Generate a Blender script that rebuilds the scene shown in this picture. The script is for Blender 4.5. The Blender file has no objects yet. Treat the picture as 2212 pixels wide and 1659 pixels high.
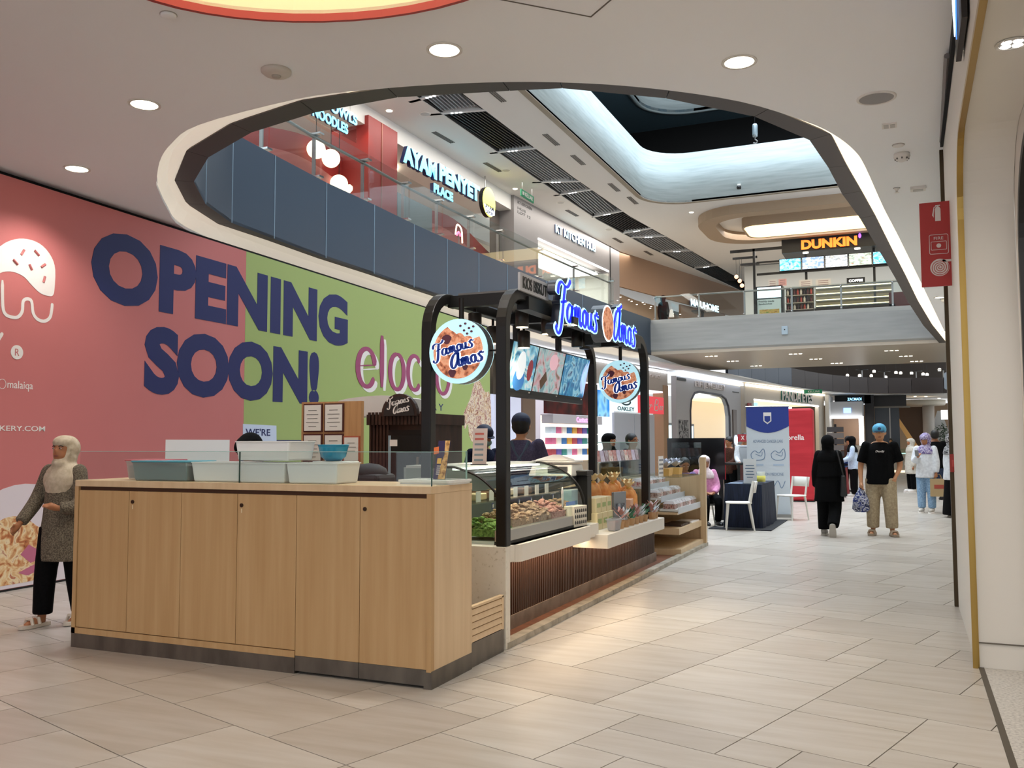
import bpy, bmesh, math, random
from math import sin, cos, pi, radians, sqrt, atan2
from mathutils import Vector, Matrix
random.seed(11)
SC = bpy.context.scene
COL = SC.collection
# ------------------------------------------------------------------ camera
cd = bpy.data.cameras.new('camera')
cd.sensor_fit = 'HORIZONTAL'; cd.sensor_width = 36.0; cd.lens = 1958.3/2212*36.0
cd.clip_start = .05; cd.clip_end = 400
cam = bpy.data.objects.new('camera', cd); COL.objects.link(cam)
PITCH, ROLL, YAW = radians(3.713), radians(-.154), radians(23.519)
_fw = Vector((-sin(YAW)*cos(PITCH), cos(YAW)*cos(PITCH), sin(PITCH)))
_r0 = Vector((cos(YAW), sin(YAW), 0)); _u0 = _r0.cross(_fw)
_r = _r0*cos(ROLL)+_u0*sin(ROLL); _u = -_r0*sin(ROLL)+_u0*cos(ROLL)
cam.matrix_world = Matrix(((_r.x, _u.x, -_fw.x, 0), (_r.y, _u.y, -_fw.y, 0), (_r.z, _u.z, -_fw.z, 1.45), (0, 0, 0, 1)))
SC.camera = cam
# ------------------------------------------------------------------ world, exposure, large lights
w = bpy.data.worlds.new('world'); SC.world = w; w.use_nodes = True
bg = w.node_tree.nodes['Background']; bg.inputs[0].default_value = (.88, .94, 1.0, 1); bg.inputs[1].default_value = 1.6
vs = SC.view_settings
vs.view_transform = 'Standard'; vs.look = 'None'; vs.gamma = 1; vs.exposure = 0.0
try: vs.use_curve_mapping = False
except Exception: pass
SC.cycles.use_denoising = True
SC.cycles.max_bounces = 6; SC.cycles.diffuse_bounces = 4; SC.cycles.glossy_bounces = 3; SC.cycles.transparent_max_bounces = 14; SC.cycles.use_adaptive_sampling = True; SC.cycles.adaptive_threshold = .03; SC.cycles.use_light_tree = False; SC.cycles.sample_clamp_indirect = 4.0
def area_light(name, loc, sx, sy, power, col=(1, 1, 1), rot=(0, 0, 0), spread=180):
    l = bpy.data.lights.new(name, 'AREA'); l.shape = 'RECTANGLE'; l.size = sx; l.size_y = sy; l.energy = power; l.color = col
    o = bpy.data.objects.new(name, l); o.location = loc; o.rotation_euler = rot; COL.objects.link(o); l.spread = radians(spread); return o
# daylight that falls through the roof void into the atrium, and the lit ceilings of the upper gallery and the far hall
area_light('atrium_daylight', (-2.2, 20.5, 15.3), 11, 19, 2000, (.74, .87, 1), spread=95)
area_light('atrium_daylight', (-2.5, 47, 13.2), 9, 14, 2000, (.78, .89, 1), spread=110)
area_light('gallery_light', (-10.15, 22, 8.96), .5, 26, 330, (1, .95, .88))
area_light('bridge_light', (-3.5, 34.5, 8.9), 8, 5, 600, (1, .95, .9))
area_light('right_shop_light', (1.3, 2.4, 3.44), 1.1, 7, 45, (1, .97, .93))
area_light('far_hall_light', (-1.0, 64, 4.1), 9, 6, 350, (1, .9, .78))
# ------------------------------------------------------------------ colour and materials
def lin(c):
    if isinstance(c, str):
        c = c.lstrip('#'); c = [int(c[i:i+2], 16)/255 for i in (0, 2, 4)]
    return tuple(x/12.92 if x <= .04045 else ((x+.055)/1.055)**2.4 for x in c)
MATS = {}
def mat(name, col=(.8, .8, .8), rough=.5, metal=0, spec=.5, emit=0, ecol=None, alpha=1, coat=0):
    if name in MATS: return MATS[name]
    m = bpy.data.materials.new(name); m.use_nodes = True
    b = m.node_tree.nodes['Principled BSDF']
    c = lin(col)
    b.inputs['Base Color'].default_value = (*c, 1); b.inputs['Roughness'].default_value = rough
    b.inputs['Metallic'].default_value = metal; b.inputs['Specular IOR Level'].default_value = spec
    b.inputs['Coat Weight'].default_value = coat
    if emit:
        b.inputs['Emission Color'].default_value = (*lin(ecol or col), 1); b.inputs['Emission Strength'].default_value = emit
        if not name.startswith(('cove', 'panel_', 'recess_glow', 'warm_panel', 'optical_c', 'jewel_c', 'warm_c')): m.cycles.emission_sampling = 'NONE'
    MATS[name] = m; return m
def nodes(m): return m.node_tree.nodes, m.node_tree.links, m.node_tree.nodes['Principled BSDF']
def ramp(N, stops):
    r = N.new('ShaderNodeValToRGB'); e = r.color_ramp.elements
    while len(e) > 1: e.remove(e[0])
    e[0].position = stops[0][0]; e[0].color = (*lin(stops[0][1]), 1)
    for p, c in stops[1:]:
        k = e.new(p); k.color = (*lin(c), 1)
    return r
def noisemat(name, stops, scale=(1, 1, 1), nscale=5, detail=4, rough=.6, bump=0, metal=0, spec=.4, distort=0, coords='Object', emit=0, coat=0, vor=False):
    """procedural colour from stretched noise or cells, with fine relief"""
    if name in MATS: return MATS[name]
    m = mat(name, (.5, .5, .5), rough, metal, spec, coat=coat); N, L, b = nodes(m)
    tc = N.new('ShaderNodeTexCoord'); mp = N.new('ShaderNodeMapping'); mp.inputs['Scale'].default_value = scale
    L.new(tc.outputs[coords], mp.inputs[0])
    if vor:
        t = N.new('ShaderNodeTexVoronoi'); t.inputs['Scale'].default_value = nscale; out = t.outputs['Color']
        sep = N.new('ShaderNodeSeparateColor'); L.new(out, sep.inputs[0]); fac = sep.outputs[0]; hgt = t.outputs['Distance']
    else:
        t = N.new('ShaderNodeTexNoise'); t.inputs['Scale'].default_value = nscale; t.inputs['Detail'].default_value = detail
        t.inputs['Distortion'].default_value = distort; fac = t.outputs['Fac']; hgt = fac
    L.new(mp.outputs[0], t.inputs['Vector'])
    r = ramp(N, stops); L.new(fac, r.inputs[0]); L.new(r.outputs[0], b.inputs['Base Color'])
    if emit:
        L.new(r.outputs[0], b.inputs['Emission Color']); b.inputs['Emission Strength'].default_value = emit; m.cycles.emission_sampling = 'NONE'
    if bump:
        bp = N.new('ShaderNodeBump'); bp.inputs['Strength'].default_value = bump; bp.inputs['Distance'].default_value = .01
        L.new(hgt, bp.inputs['Height']); L.new(bp.outputs[0], b.inputs['Normal'])
    return m
def glassmat(name, tint=(.93, .97, .96), refl=.06, rough=.02):
    if name in MATS: return MATS[name]
    m = bpy.data.materials.new(name); m.use_nodes = True; N = m.node_tree.nodes; L = m.node_tree.links; N.clear()
    o = N.new('ShaderNodeOutputMaterial'); t = N.new('ShaderNodeBsdfTransparent'); t.inputs[0].default_value = (*tint, 1)
    g = N.new('ShaderNodeBsdfGlossy'); g.inputs['Roughness'].default_value = rough
    lw = N.new('ShaderNodeLayerWeight'); lw.inputs[0].default_value = .5
    pw = N.new('ShaderNodeMath'); pw.operation = 'POWER'; pw.inputs[1].default_value = 4; L.new(lw.outputs['Facing'], pw.inputs[0])
    fr = N.new('ShaderNodeMath'); fr.operation = 'MULTIPLY_ADD'; fr.inputs[1].default_value = .5; fr.inputs[2].default_value = refl*.6; L.new(pw.outputs[0], fr.inputs[0])
    mx = N.new('ShaderNodeMixShader'); L.new(fr.outputs[0], mx.inputs[0]); L.new(t.outputs[0], mx.inputs[1]); L.new(g.outputs[0], mx.inputs[2])
    L.new(mx.outputs[0], o.inputs[0]); MATS[name] = m; return m
def milkmat(name, col, fac=.5):
    """translucent plastic: part see-through, part diffuse"""
    if name in MATS: return MATS[name]
    m = bpy.data.materials.new(name); m.use_nodes = True; N = m.node_tree.nodes; L = m.node_tree.links; b = N['Principled BSDF']; o = N['Material Output']
    b.inputs['Base Color'].default_value = (*lin(col), 1); b.inputs['Roughness'].default_value = .35
    t = N.new('ShaderNodeBsdfTransparent'); mx = N.new('ShaderNodeMixShader'); mx.inputs[0].default_value = fac
    L.new(t.outputs[0], mx.inputs[1]); L.new(b.outputs[0], mx.inputs[2]); L.new(mx.outputs[0], o.inputs[0]); MATS[name] = m; return m
# ------------------------------------------------------------------ mesh helpers
def frame(o, x, up):
    x = Vector(x).normalized(); up = Vector(up); n = x.cross(up).normalized(); up = n.cross(x)
    return Matrix(((x.x, up.x, n.x, o[0]), (x.y, up.y, n.y, o[1]), (x.z, up.z, n.z, o[2]), (0, 0, 0, 1)))
def rz(a): return Matrix.Rotation(a, 4, 'Z')
def tr(x, y=0, z=0): return Matrix.Translation((x, y, z))
class MB:
    def __init__(s): s.v = []; s.f = []; s.m = []; s.k = 0
    def add(s, vs_, fs, M=None):
        n = len(s.v)
        s.v += [tuple((M @ Vector(p)) if M else p) for p in vs_]
        s.f += [tuple(i+n for i in f) for f in fs]; s.m += [s.k]*len(fs); return s
    def box(s, x0, x1, y0, y1, z0, z1, M=None):
        return s.add([(x0, y0, z0), (x1, y0, z0), (x1, y1, z0), (x0, y1, z0), (x0, y0, z1), (x1, y0, z1), (x1, y1, z1), (x0, y1, z1)],
                     [(0, 3, 2, 1), (4, 5, 6, 7), (0, 1, 5, 4), (1, 2, 6, 5), (2, 3, 7, 6), (3, 0, 4, 7)], M)
    def cbox(s, c, d, M=None):
        return s.box(c[0]-d[0]/2, c[0]+d[0]/2, c[1]-d[1]/2, c[1]+d[1]/2, c[2]-d[2]/2, c[2]+d[2]/2, M)
    def frus(s, a, b, z0, z1, M=None):
        """box whose bottom rectangle a=(x0,x1,y0,y1) and top rectangle b differ"""
        return s.add([(a[0], a[2], z0), (a[1], a[2], z0), (a[1], a[3], z0), (a[0], a[3], z0), (b[0], b[2], z1), (b[1], b[2], z1), (b[1], b[3], z1), (b[0], b[3], z1)],
                     [(0, 3, 2, 1), (4, 5, 6, 7), (0, 1, 5, 4), (1, 2, 6, 5), (2, 3, 7, 6), (3, 0, 4, 7)], M)
    def prism(s, pts, z0, z1, M=None):
        n = len(pts); a = sum(pts[i][0]*pts[(i+1) % n][1]-pts[(i+1) % n][0]*pts[i][1] for i in range(n))
        if a < 0: pts = pts[::-1]
        v = [(p[0], p[1], z0) for p in pts]+[(p[0], p[1], z1) for p in pts]
        return s.add(v, [tuple(range(n-1, -1, -1)), tuple(range(n, 2*n))]+[(i, (i+1) % n, (i+1) % n+n, i+n) for i in range(n)], M)
    def ring(s, outer, inner, z0, z1, M=None):
        """prism between two loops of equal count"""
        n = len(outer)
        v = [(p[0], p[1], z) for z in (z0, z1) for p in outer]+[(p[0], p[1], z) for z in (z0, z1) for p in inner]; f = []
        for i in range(n):
            j = (i+1) % n
            f += [(i, j, n+j, n+i), (2*n+j, 2*n+i, 3*n+i, 3*n+j), (n+i, n+j, 3*n+j, 3*n+i), (j, i, 2*n+i, 2*n+j)]
        return s.add(v, f, M)
    def tube(s, pts, r, n=8, caps=True, M=None, sq=None):
        pts = [Vector(p) for p in pts]; m = len(pts); rs = r if isinstance(r, (list, tuple)) else [r]*m
        v = []; f = []; prev = None
        for i, p in enumerate(pts):
            d = (pts[min(i+1, m-1)]-pts[max(i-1, 0)]).normalized()
            if prev is None:
                prev = d.orthogonal().normalized() if sq is None else Vector(sq)
            a = (prev-d*prev.dot(d)).normalized(); b = d.cross(a); prev = a
            for k in range(n):
                t = 2*pi*k/n+(pi/n if sq is not None else 0); v.append(tuple(p+a*cos(t)*rs[i]+b*sin(t)*rs[i]))
        for i in range(m-1):
            for k in range(n): f.append((i*n+k, i*n+(k+1) % n, (i+1)*n+(k+1) % n, (i+1)*n+k))
        if caps: f += [tuple(range(n-1, -1, -1)), tuple(range((m-1)*n, m*n))]
        return s.add(v, f, M)
    def lathe(s, prof, n=16, c=(0, 0, 0), M=None, sx=1, sy=1, caps=True):
        v = []; f = []
        for r, z in prof:
            for k in range(n): v.append((c[0]+r*cos(2*pi*k/n)*sx, c[1]+r*sin(2*pi*k/n)*sy, c[2]+z))
        for i in range(len(prof)-1):
            for k in range(n): f.append((i*n+k, i*n+(k+1) % n, (i+1)*n+(k+1) % n, (i+1)*n+k))
        if caps: f += [tuple(range(n-1, -1, -1)), tuple(range((len(prof)-1)*n, len(prof)*n))]
        return s.add(v, f, M)
    def ball(s, c, r, n=12, m=8, M=None):
        r = r if isinstance(r, (tuple, list)) else (r, r, r); v = [(c[0], c[1], c[2]-r[2])]; f = []
        for i in range(1, m):
            a = -pi/2+pi*i/m
            for k in range(n): v.append((c[0]+r[0]*cos(a)*cos(2*pi*k/n), c[1]+r[1]*cos(a)*sin(2*pi*k/n), c[2]+r[2]*sin(a)))
        v.append((c[0], c[1], c[2]+r[2])); e = len(v)-1
        for k in range(n):
            f.append((0, 1+(k+1) % n, 1+k)); f.append((e, e-n+k, e-n+(k+1) % n))
        for i in range(m-2):
            for k in range(n): f.append((1+i*n+k, 1+i*n+(k+1) % n, 1+(i+1)*n+(k+1) % n, 1+(i+1)*n+k))
        return s.add(v, f, M)
    def text(s, t, w=None, h=None, M=None, depth=.01, bold=.0, shear=0, sp=1.0, ax=.5, ay=0):
        v, f = textmesh(t, bold, shear, sp)
        if not v: return s
        x0 = min(p[0] for p in v); x1 = max(p[0] for p in v); y0 = min(p[1] for p in v); y1 = max(p[1] for p in v)
        kx = (w/(x1-x0)) if w else None; ky = (h/(y1-y0)) if h else None
        kx = kx or ky; ky = ky or kx
        W = (x1-x0)*kx; H = (y1-y0)*ky
        v = [((p[0]-x0)*kx-W*ax, (p[1]-y0)*ky-H*ay, depth if p[2] > 0 else 0) for p in v]
        return s.add(v, f, M)
    def ribbon(s, pts, w, M=None, depth=.01, wmin=.35, ang=radians(75), n=6, close=False):
        """calligraphic stroke through the points, thick along downstrokes"""
        P = smooth(pts, n, close); m = len(P); v = []; f = []; pa = (cos(ang), sin(ang))
        for i in range(m):
            a = P[max(i-1, 0)]; b = P[min(i+1, m-1)]
            dx, dy = b[0]-a[0], b[1]-a[1]; l = math.hypot(dx, dy) or 1; dx /= l; dy /= l
            k = abs(dx*pa[0]+dy*pa[1]); hw = w/2*(wmin+(1-wmin)*k*k)
            if i in (0, m-1): hw *= .55
            x, y = P[i]
            v += [(x-dy*hw, y+dx*hw, 0), (x+dy*hw, y-dx*hw, 0), (x-dy*hw, y+dx*hw, depth), (x+dy*hw, y-dx*hw, depth)]
        for i in range(m-1):
            a = 4*i; b = a+4
            f += [(a, b, b+1, a+1), (a+2, a+3, b+3, b+2), (a, a+2, b+2, b), (a+1, b+1, b+3, a+3)]
        f += [(0, 1, 3, 2), (4*m-4, 4*m-2, 4*m-1, 4*m-3)]
        return s.add(v, f, M)
    def mesh(s, name, mats, sm=False, off=None):
        me = bpy.data.meshes.new(name)
        vv = s.v if off is None else [(p[0]-off[0], p[1]-off[1], p[2]-off[2]) for p in s.v]
        me.from_pydata(vv, [], s.f); me.validate(clean_customdata=False)
        for m in (mats if isinstance(mats, (list, tuple)) else [mats]): me.materials.append(m)
        if s.k and len(me.polygons) == len(s.m): me.polygons.foreach_set('material_index', s.m)
        if sm: me.shade_smooth()
        me.update(); return me
    def build(s, name, mats, parent=None, sm=False, loc=None, bevel=0, auto=False, subs=0):
        o = bpy.data.objects.new(name, s.mesh(name, mats, sm, loc)); COL.objects.link(o)
        if loc is not None: o.location = loc
        if parent: o.parent = parent
        if bevel:
            b = o.modifiers.new('bevel', 'BEVEL'); b.width = bevel; b.segments = 2; b.limit_method = 'ANGLE'; b.angle_limit = radians(40)
        if subs:
            b = o.modifiers.new('subd', 'SUBSURF'); b.levels = subs; b.render_levels = subs
        return o
def smooth(pts, n=6, close=False):
    """Catmull-Rom through 2-D or 3-D points"""
    m = len(pts); out = []; D = len(pts[0])
    for i in range(m if close else m-1):
        p0 = pts[(i-1) % m] if close or i > 0 else pts[0]; p1 = pts[i]; p2 = pts[(i+1) % m]
        p3 = pts[(i+2) % m] if close or i+2 < m else pts[-1]
        for k in range(n):
            t = k/n; out.append(tuple(.5*((2*p1[d])+(-p0[d]+p2[d])*t+(2*p0[d]-5*p1[d]+4*p2[d]-p3[d])*t*t+(-p0[d]+3*p1[d]-3*p2[d]+p3[d])*t**3) for d in range(D)))
    if not close: out.append(tuple(pts[-1]))
    return out
_TC = {}
def textmesh(t, bold, shear, sp):
    k = (t, bold, shear, sp)
    if k in _TC: return _TC[k]
    c = bpy.data.curves.new('lettering_source', 'FONT'); c.body = t; c.extrude = .01; c.offset = bold; c.shear = shear; c.space_character = sp; c.resolution_u = 4
    o = bpy.data.objects.new('lettering_source', c); COL.objects.link(o)
    me = bpy.data.meshes.new_from_object(o.evaluated_get(bpy.context.evaluated_depsgraph_get()))
    v = [tuple(p.co) for p in me.vertices]; f = [tuple(p.vertices) for p in me.polygons]
    bpy.data.objects.remove(o); bpy.data.curves.remove(c); bpy.data.meshes.remove(me)
    _TC[k] = (v, f); return _TC[k]
def thing(name, label, cat, loc=(0, 0, 0), rot=0, group=None):
    o = bpy.data.objects.new(name, None); COL.objects.link(o); o.location = loc; o.rotation_euler = (0, 0, rot); o.empty_display_size = .1
    o['label'] = label; o['category'] = cat
    if group: o['group'] = group
    return o
def tag(o, label, cat, group=None):
    o['label'] = label; o['category'] = cat
    if group: o['group'] = group
    return o
def struct(o, label=None):
    o['kind'] = 'structure'
    if label: o['label'] = label
    return o
def sroot(name):
    o = bpy.data.objects.new(name, None); COL.objects.link(o); o['kind'] = 'structure'; return o
def inst(src, name, M, parent=None):
    o = bpy.data.objects.new(name, src); COL.objects.link(o); o.matrix_local = M
    if parent: o.parent = parent
    return o
def dup(root, loc, rot=None, label=None, group=None, scale=None):
    r = root.copy(); COL.objects.link(r); r.location = loc
    if rot is not None: r.rotation_euler = (0, 0, rot)
    if scale: r.scale = scale
    if label: r['label'] = label
    if group: r['group'] = group
    for ch in list(root.children):
        c = ch.copy(); COL.objects.link(c); c.parent = r
        for g in ch.children:
            d = g.copy(); COL.objects.link(d); d.parent = c
    return r
def spot(name, loc, power, size=100, blend=.6, col=(1, .93, .82), parent=None, aim=None, rad=.05):
    l = bpy.data.lights.new(name, 'SPOT'); l.energy = power; l.spot_size = radians(size); l.spot_blend = blend; l.color = col; l.shadow_soft_size = rad
    o = bpy.data.objects.new(name, l); COL.objects.link(o); o.location = loc
    if aim is not None:
        o.rotation_euler = (Vector(aim)-Vector(loc)).to_track_quat('-Z', 'Y').to_euler()
    if parent: o.parent = parent
    return o
WHITE = mat('white_paint', '#e9e4dc', .6); CEIL = mat('ceiling_paint', '#f8f8f7', .8)
BLACK = mat('black_paint', '#0b0b0c', .45); DARK = mat('dark_void', '#070708', .9)
STEEL = mat('steel', '#9a9a98', .3, 1); GLASS = glassmat('clear_glass'); CHROME = mat('chrome', '#cfcfcf', .15, 1)
ORD = ['first', 'second', 'third', 'fourth', 'fifth', 'sixth', 'seventh', 'eighth', 'ninth', 'tenth', 'eleventh', 'twelfth', 'thirteenth', 'fourteenth', 'fifteenth', 'sixteenth']
def em(name, col, s): return mat(name, col, .4, emit=s*1.35)
# ================================================================== FLOOR
def tilemat():
    m = mat('floor_tile', '#c4b7a4', .33, spec=.45); N, L, b = nodes(m)
    tc = N.new('ShaderNodeTexCoord'); geo = N.new('ShaderNodeNewGeometry'); oi = N.new('ShaderNodeObjectInfo')
    rot = N.new('ShaderNodeMapping'); rot.inputs['Rotation'].default_value = (0, 0, radians(17)); rot.inputs['Scale'].default_value = (1.0, 7, 1)
    L.new(geo.outputs['Position'], rot.inputs[0])
    n1 = N.new('ShaderNodeTexNoise'); n1.inputs['Scale'].default_value = 1.6; n1.inputs['Detail'].default_value = 5; L.new(rot.outputs[0], n1.inputs['Vector'])
    add = N.new('ShaderNodeMath'); add.operation = 'ADD'; L.new(geo.outputs['Random Per Island'], add.inputs[0]); L.new(oi.outputs['Random'], add.inputs[1])
    fr = N.new('ShaderNodeMath'); fr.operation = 'FRACT'; L.new(add.outputs[0], fr.inputs[0])
    r1 = ramp(N, [(0, '#a9a198'), (.5, '#b3aca3'), (1, '#bbb4ab')]); L.new(fr.outputs[0], r1.inputs[0])
    r2 = ramp(N, [(.3, '#ece8e2'), (.65, '#ffffff')]); L.new(n1.outputs['Fac'], r2.inputs[0])
    mx = N.new('ShaderNodeMix'); mx.data_type = 'RGBA'; mx.blend_type = 'MULTIPLY'; mx.inputs[0].default_value = 1
    L.new(r1.outputs[0], mx.inputs[6]); L.new(r2.outputs[0], mx.inputs[7]); L.new(mx.outputs[2], b.inputs['Base Color'])
    n2 = N.new('ShaderNodeTexNoise'); n2.inputs['Scale'].default_value = 3; L.new(geo.outputs['Position'], n2.inputs['Vector'])
    mr = N.new('ShaderNodeMapRange'); mr.inputs[3].default_value = .24; mr.inputs[4].default_value = .42; L.new(n2.outputs['Fac'], mr.inputs[0]); L.new(mr.outputs[0], b.inputs['Roughness'])
    return m
TILE = tilemat()
floor = struct(MB().box(-16, 9, -5, 75, -.12, -.012).build('floor', mat('grout', '#4f473e', .9)), 'large beige stone-look floor tiles of mixed sizes laid on the diagonal')
def build_tiles():
    U = Vector((cos(radians(-17)), sin(radians(-17)))); V = Vector((cos(radians(73)), sin(radians(73)))); g = .3
    rnd = random.Random(5); occ = set(); tiles = []
    i0, i1, j0, j1 = -75, 14, -6, 215
    for j in range(j0, j1):
        for i in range(i0, i1):
            if (i, j) in occ: continue
            c = U*(i*g)+V*(j*g)
            opts = [(3, 2), (2, 2), (2, 1), (3, 1), (2, 3), (1, 1)]; wts = [6, 5, 2, .6, 3, .1]
            rnd_order = sorted(opts, key=lambda o: -rnd.random()**(1/wts[opts.index(o)]))
            for (a, b) in rnd_order+[(1, 1)]:
                cells = [(i+x, j+y) for x in range(a) for y in range(b)]
                if all(k not in occ for k in cells):
                    occ.update(cells); tiles.append((i*g, j*g, a*g, b*g)); break
    def inside(p):
        x, y = p
        lim = .385 if y < 6.64 else (.40 if y < 9 else .47+(y-9)*.06)
        return lim-x
    near = []; far = MB(); cand = []
    for (a, b, wd, hd) in tiles:
        e = .003
        loc = [U*(a+e)+V*(b+e), U*(a+wd-e)+V*(b+e), U*(a+wd-e)+V*(b+hd-e), U*(a+e)+V*(b+hd-e)]
        poly = [(p.x, p.y) for p in loc]
        c = (sum(p[0] for p in poly)/4, sum(p[1] for p in poly)/4)
        if c[1] > 60 or c[1] < -1 or c[0] < -9.6-max(0, 6-c[1]): continue
        d = [inside(p) for p in poly]
        if max(d) <= 0.02: continue
        clipped = False
        if min(d) < 0:
            clipped = True; out = []
            for k in range(4):
                p, q = poly[k], poly[(k+1) % 4]; dp, dq = inside(p), inside(q)
                if dp >= 0: out.append(p)
                if dp*dq < 0:
                    t = dp/(dp-dq); out.append((p[0]+(q[0]-p[0])*t, p[1]+(q[1]-p[1])*t))
            poly = out
            if len(poly) < 3: continue
        v = Vector((c[0], c[1], -1.45)); dep = v.dot(_fw)
        if dep < 1.5 or abs(v.dot(_r)/dep) > .62 or abs(v.dot(_u)/dep) > .48: continue
        hid = c[0] < -2.7 and 5.2 < c[1] < 13 and c[0] > -5.2
        cand.append((wd*hd/dep**3*(0 if hid else 1), poly, wd, hd, loc, clipped))
    cand.sort(key=lambda t: -t[0])
    cache = {}
    for k, (s_, poly, wd, hd, loc, clipped) in enumerate(cand):
        if k < 300:
            if clipped:
                o = MB().prism(poly, -.012, 0).build('tile', TILE, floor, loc=(poly[0][0], poly[0][1], 0))
            else:
                key = (round(wd, 2), round(hd, 2))
                if key not in cache: cache[key] = MB().box(0, wd-.006, 0, hd-.006, -.012, 0).mesh('tile', TILE)
                inst(cache[key], 'tile', Matrix.Translation((loc[0].x, loc[0].y, 0)) @ rz(radians(-17)), floor)
        else: far.prism(poly, -.012, 0)
    o = far.build('distant_tiles', TILE, floor); o['kind'] = 'stuff'
build_tiles()
TERR = noisemat('terrazzo_floor', [(.3, '#8f8a82'), (.45, '#b5b0a8'), (.7, '#c9c4bb')], nscale=60, detail=3, rough=.4)
struct(MB().box(.41, 4, -3, 6.66, -.011, .001).build('floor_shop', TERR), 'pale speckled terrazzo floor inside the shop doorway on the right')
tr_ = struct(MB().box(.378, .41, -3, 6.66, -.01, .003).build('trim_1', mat('bronze_strip', '#5a5246', .5, .6)), 'dark metal strip between tiles and terrazzo')
# ================================================================== CEILING WITH ITS LONG CURVED OPENING
CE_R = [(-7.26, 7.20), (-6.63, 6.61), (-6.12, 6.24), (-5.54, 5.96), (-4.43, 5.82), (-3.77, 5.89), (-3.05, 6.07), (-2.39, 6.34), (-1.77, 6.74), (-1.16, 7.32), (-.73, 8.0), (-.53, 8.45), (-.385, 9.0), (-.31, 9.6), (-.183, 11.35), (-.03, 13.12), (.22, 16.2), (.55, 20.3), (.97, 25.5), (1.39, 30.2), (2.2, 40), (2.9, 50), (3.2, 57)]
CE_L = [(-7.26, 7.20), (-7.85, 7.95), (-8.43, 8.86), (-8.80, 10.6), (-8.95, 13), (-9.05, 18), (-9.05, 23), (-8.6, 27), (-7.95, 30.0), (-7.26, 33.85), (-6.4, 39), (-5.4, 46.6), (-3.7, 53.4), (-1.4, 57.3), (1.0, 59)]
hole = smooth(CE_R[::-1], 4)+smooth(CE_L, 4)[1:]
def fill(loops, z, thick, name, m, parent=None, label=None):
    """flat slab with holes: triangulated between loops and given thickness upwards"""
    bm = bmesh.new(); eds = []
    for lp in loops:
        vs_ = [bm.verts.new((p[0], p[1], z)) for p in lp]
        eds += [bm.edges.new((vs_[i], vs_[(i+1) % len(vs_)])) for i in range(len(vs_))]
    bmesh.ops.triangle_fill(bm, use_beauty=True, use_dissolve=False, edges=eds)
    r = bmesh.ops.extrude_face_region(bm, geom=bm.faces[:])
    bmesh.ops.translate(bm, verts=[g for g in r['geom'] if isinstance(g, bmesh.types.BMVert)], vec=(0, 0, thick))
    bmesh.ops.recalc_face_normals(bm, faces=bm.faces)
    me = bpy.data.meshes.new(name); bm.to_mesh(me); bm.free(); me.materials.append(m)
    o = bpy.data.objects.new(name, me); COL.objects.link(o)
    if parent: o.parent = parent
    return struct(o, label)
red_c = (-3.0, 4.05); RED = [(red_c[0]+1.25*cos(a)*(1+.0*sin(a)), red_c[1]+.80*sin(a)-.12*cos(a)*0+.22*cos(a)) for a in [2*pi*k/40 for k in range(40)]]
ceiling = fill([[(-10.6, -4), (-10.6, 64), (4.5, 64), (4.5, 9), (.38, 9), (.34, 6.0), (.30, -4)], hole, RED], 4.2, .05, 'ceiling', CEIL, label='smooth off-white ceiling around a long curved opening')
struct(MB().ring(RED, [(red_c[0]+(p[0]-red_c[0])*.97, red_c[1]+(p[1]-red_c[1])*.97) for p in RED], 4.165, 4.215).build('trim_2', mat('red_rim', '#a8332c', .5)), 'red rim of the round recess in the ceiling')
MB().ring([(red_c[0]+(p[0]-red_c[0])*1.01, red_c[1]+(p[1]-red_c[1])*1.01) for p in RED], RED, 4.2, 4.5).build('recess_wall', mat('recess_cream', '#f5e3c0', .6), ceiling)
MB().prism(RED, 4.5, 4.52).build('recess_panel', em('recess_glow', '#fff0cf', 1.6), ceiling)
# dark slot between ceiling and hoarding / shop wall
# light cove: luminous diffuser on the right, white paint given a glow on the left, between the ceiling edge (4.2) and the dark ring (4.45)
RO = [(-8.20, 30.4), (-8.45, 27.3), (-8.65, 24.5), (-8.78, 22), (-8.82, 19.6), (-8.84, 18.1), (-8.84, 16.6), (-8.80, 15.2), (-8.72, 13.63), (-8.70, 12.1), (-8.60, 10.67), (-8.57, 9.62), (-8.195, 8.63), (-7.59, 7.80), (-6.70, 7.04), (-5.74, 6.60), (-4.81, 6.40), (-3.95, 6.45), (-3.0, 6.68), (-2.55, 6.85), (-1.75, 7.40), (-1.05, 8.25), (-.60, 9.20), (-.52, 10.35), (-.42, 11.48), (-.31, 12.8), (-.13, 15.3), (.05, 17.7), (.29, 21.1), (.66, 25.5), (1.17, 30.4)]
RI = [(-8.00, 30.4), (-8.25, 27.3), (-8.45, 24.5), (-8.58, 22), (-8.64, 19.6), (-8.68, 18.1), (-8.69, 16.6), (-8.68, 15.2), (-8.61, 13.65), (-8.58, 12.15), (-8.45, 10.67), (-8.36, 9.65), (-8.0, 8.75), (-7.43, 7.93), (-6.65, 7.30), (-5.73, 6.87), (-4.85, 6.68), (-3.98, 6.67), (-3.03, 6.93), (-2.60, 7.06), (-1.85, 7.64), (-1.21, 8.41), (-.81, 9.30), (-.71, 10.33), (-.64, 11.54), (-.50, 12.9), (-.31, 15.4), (-.13, 17.8), (.10, 21.2), (.46, 25.6), (.97, 30.4)]
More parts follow.
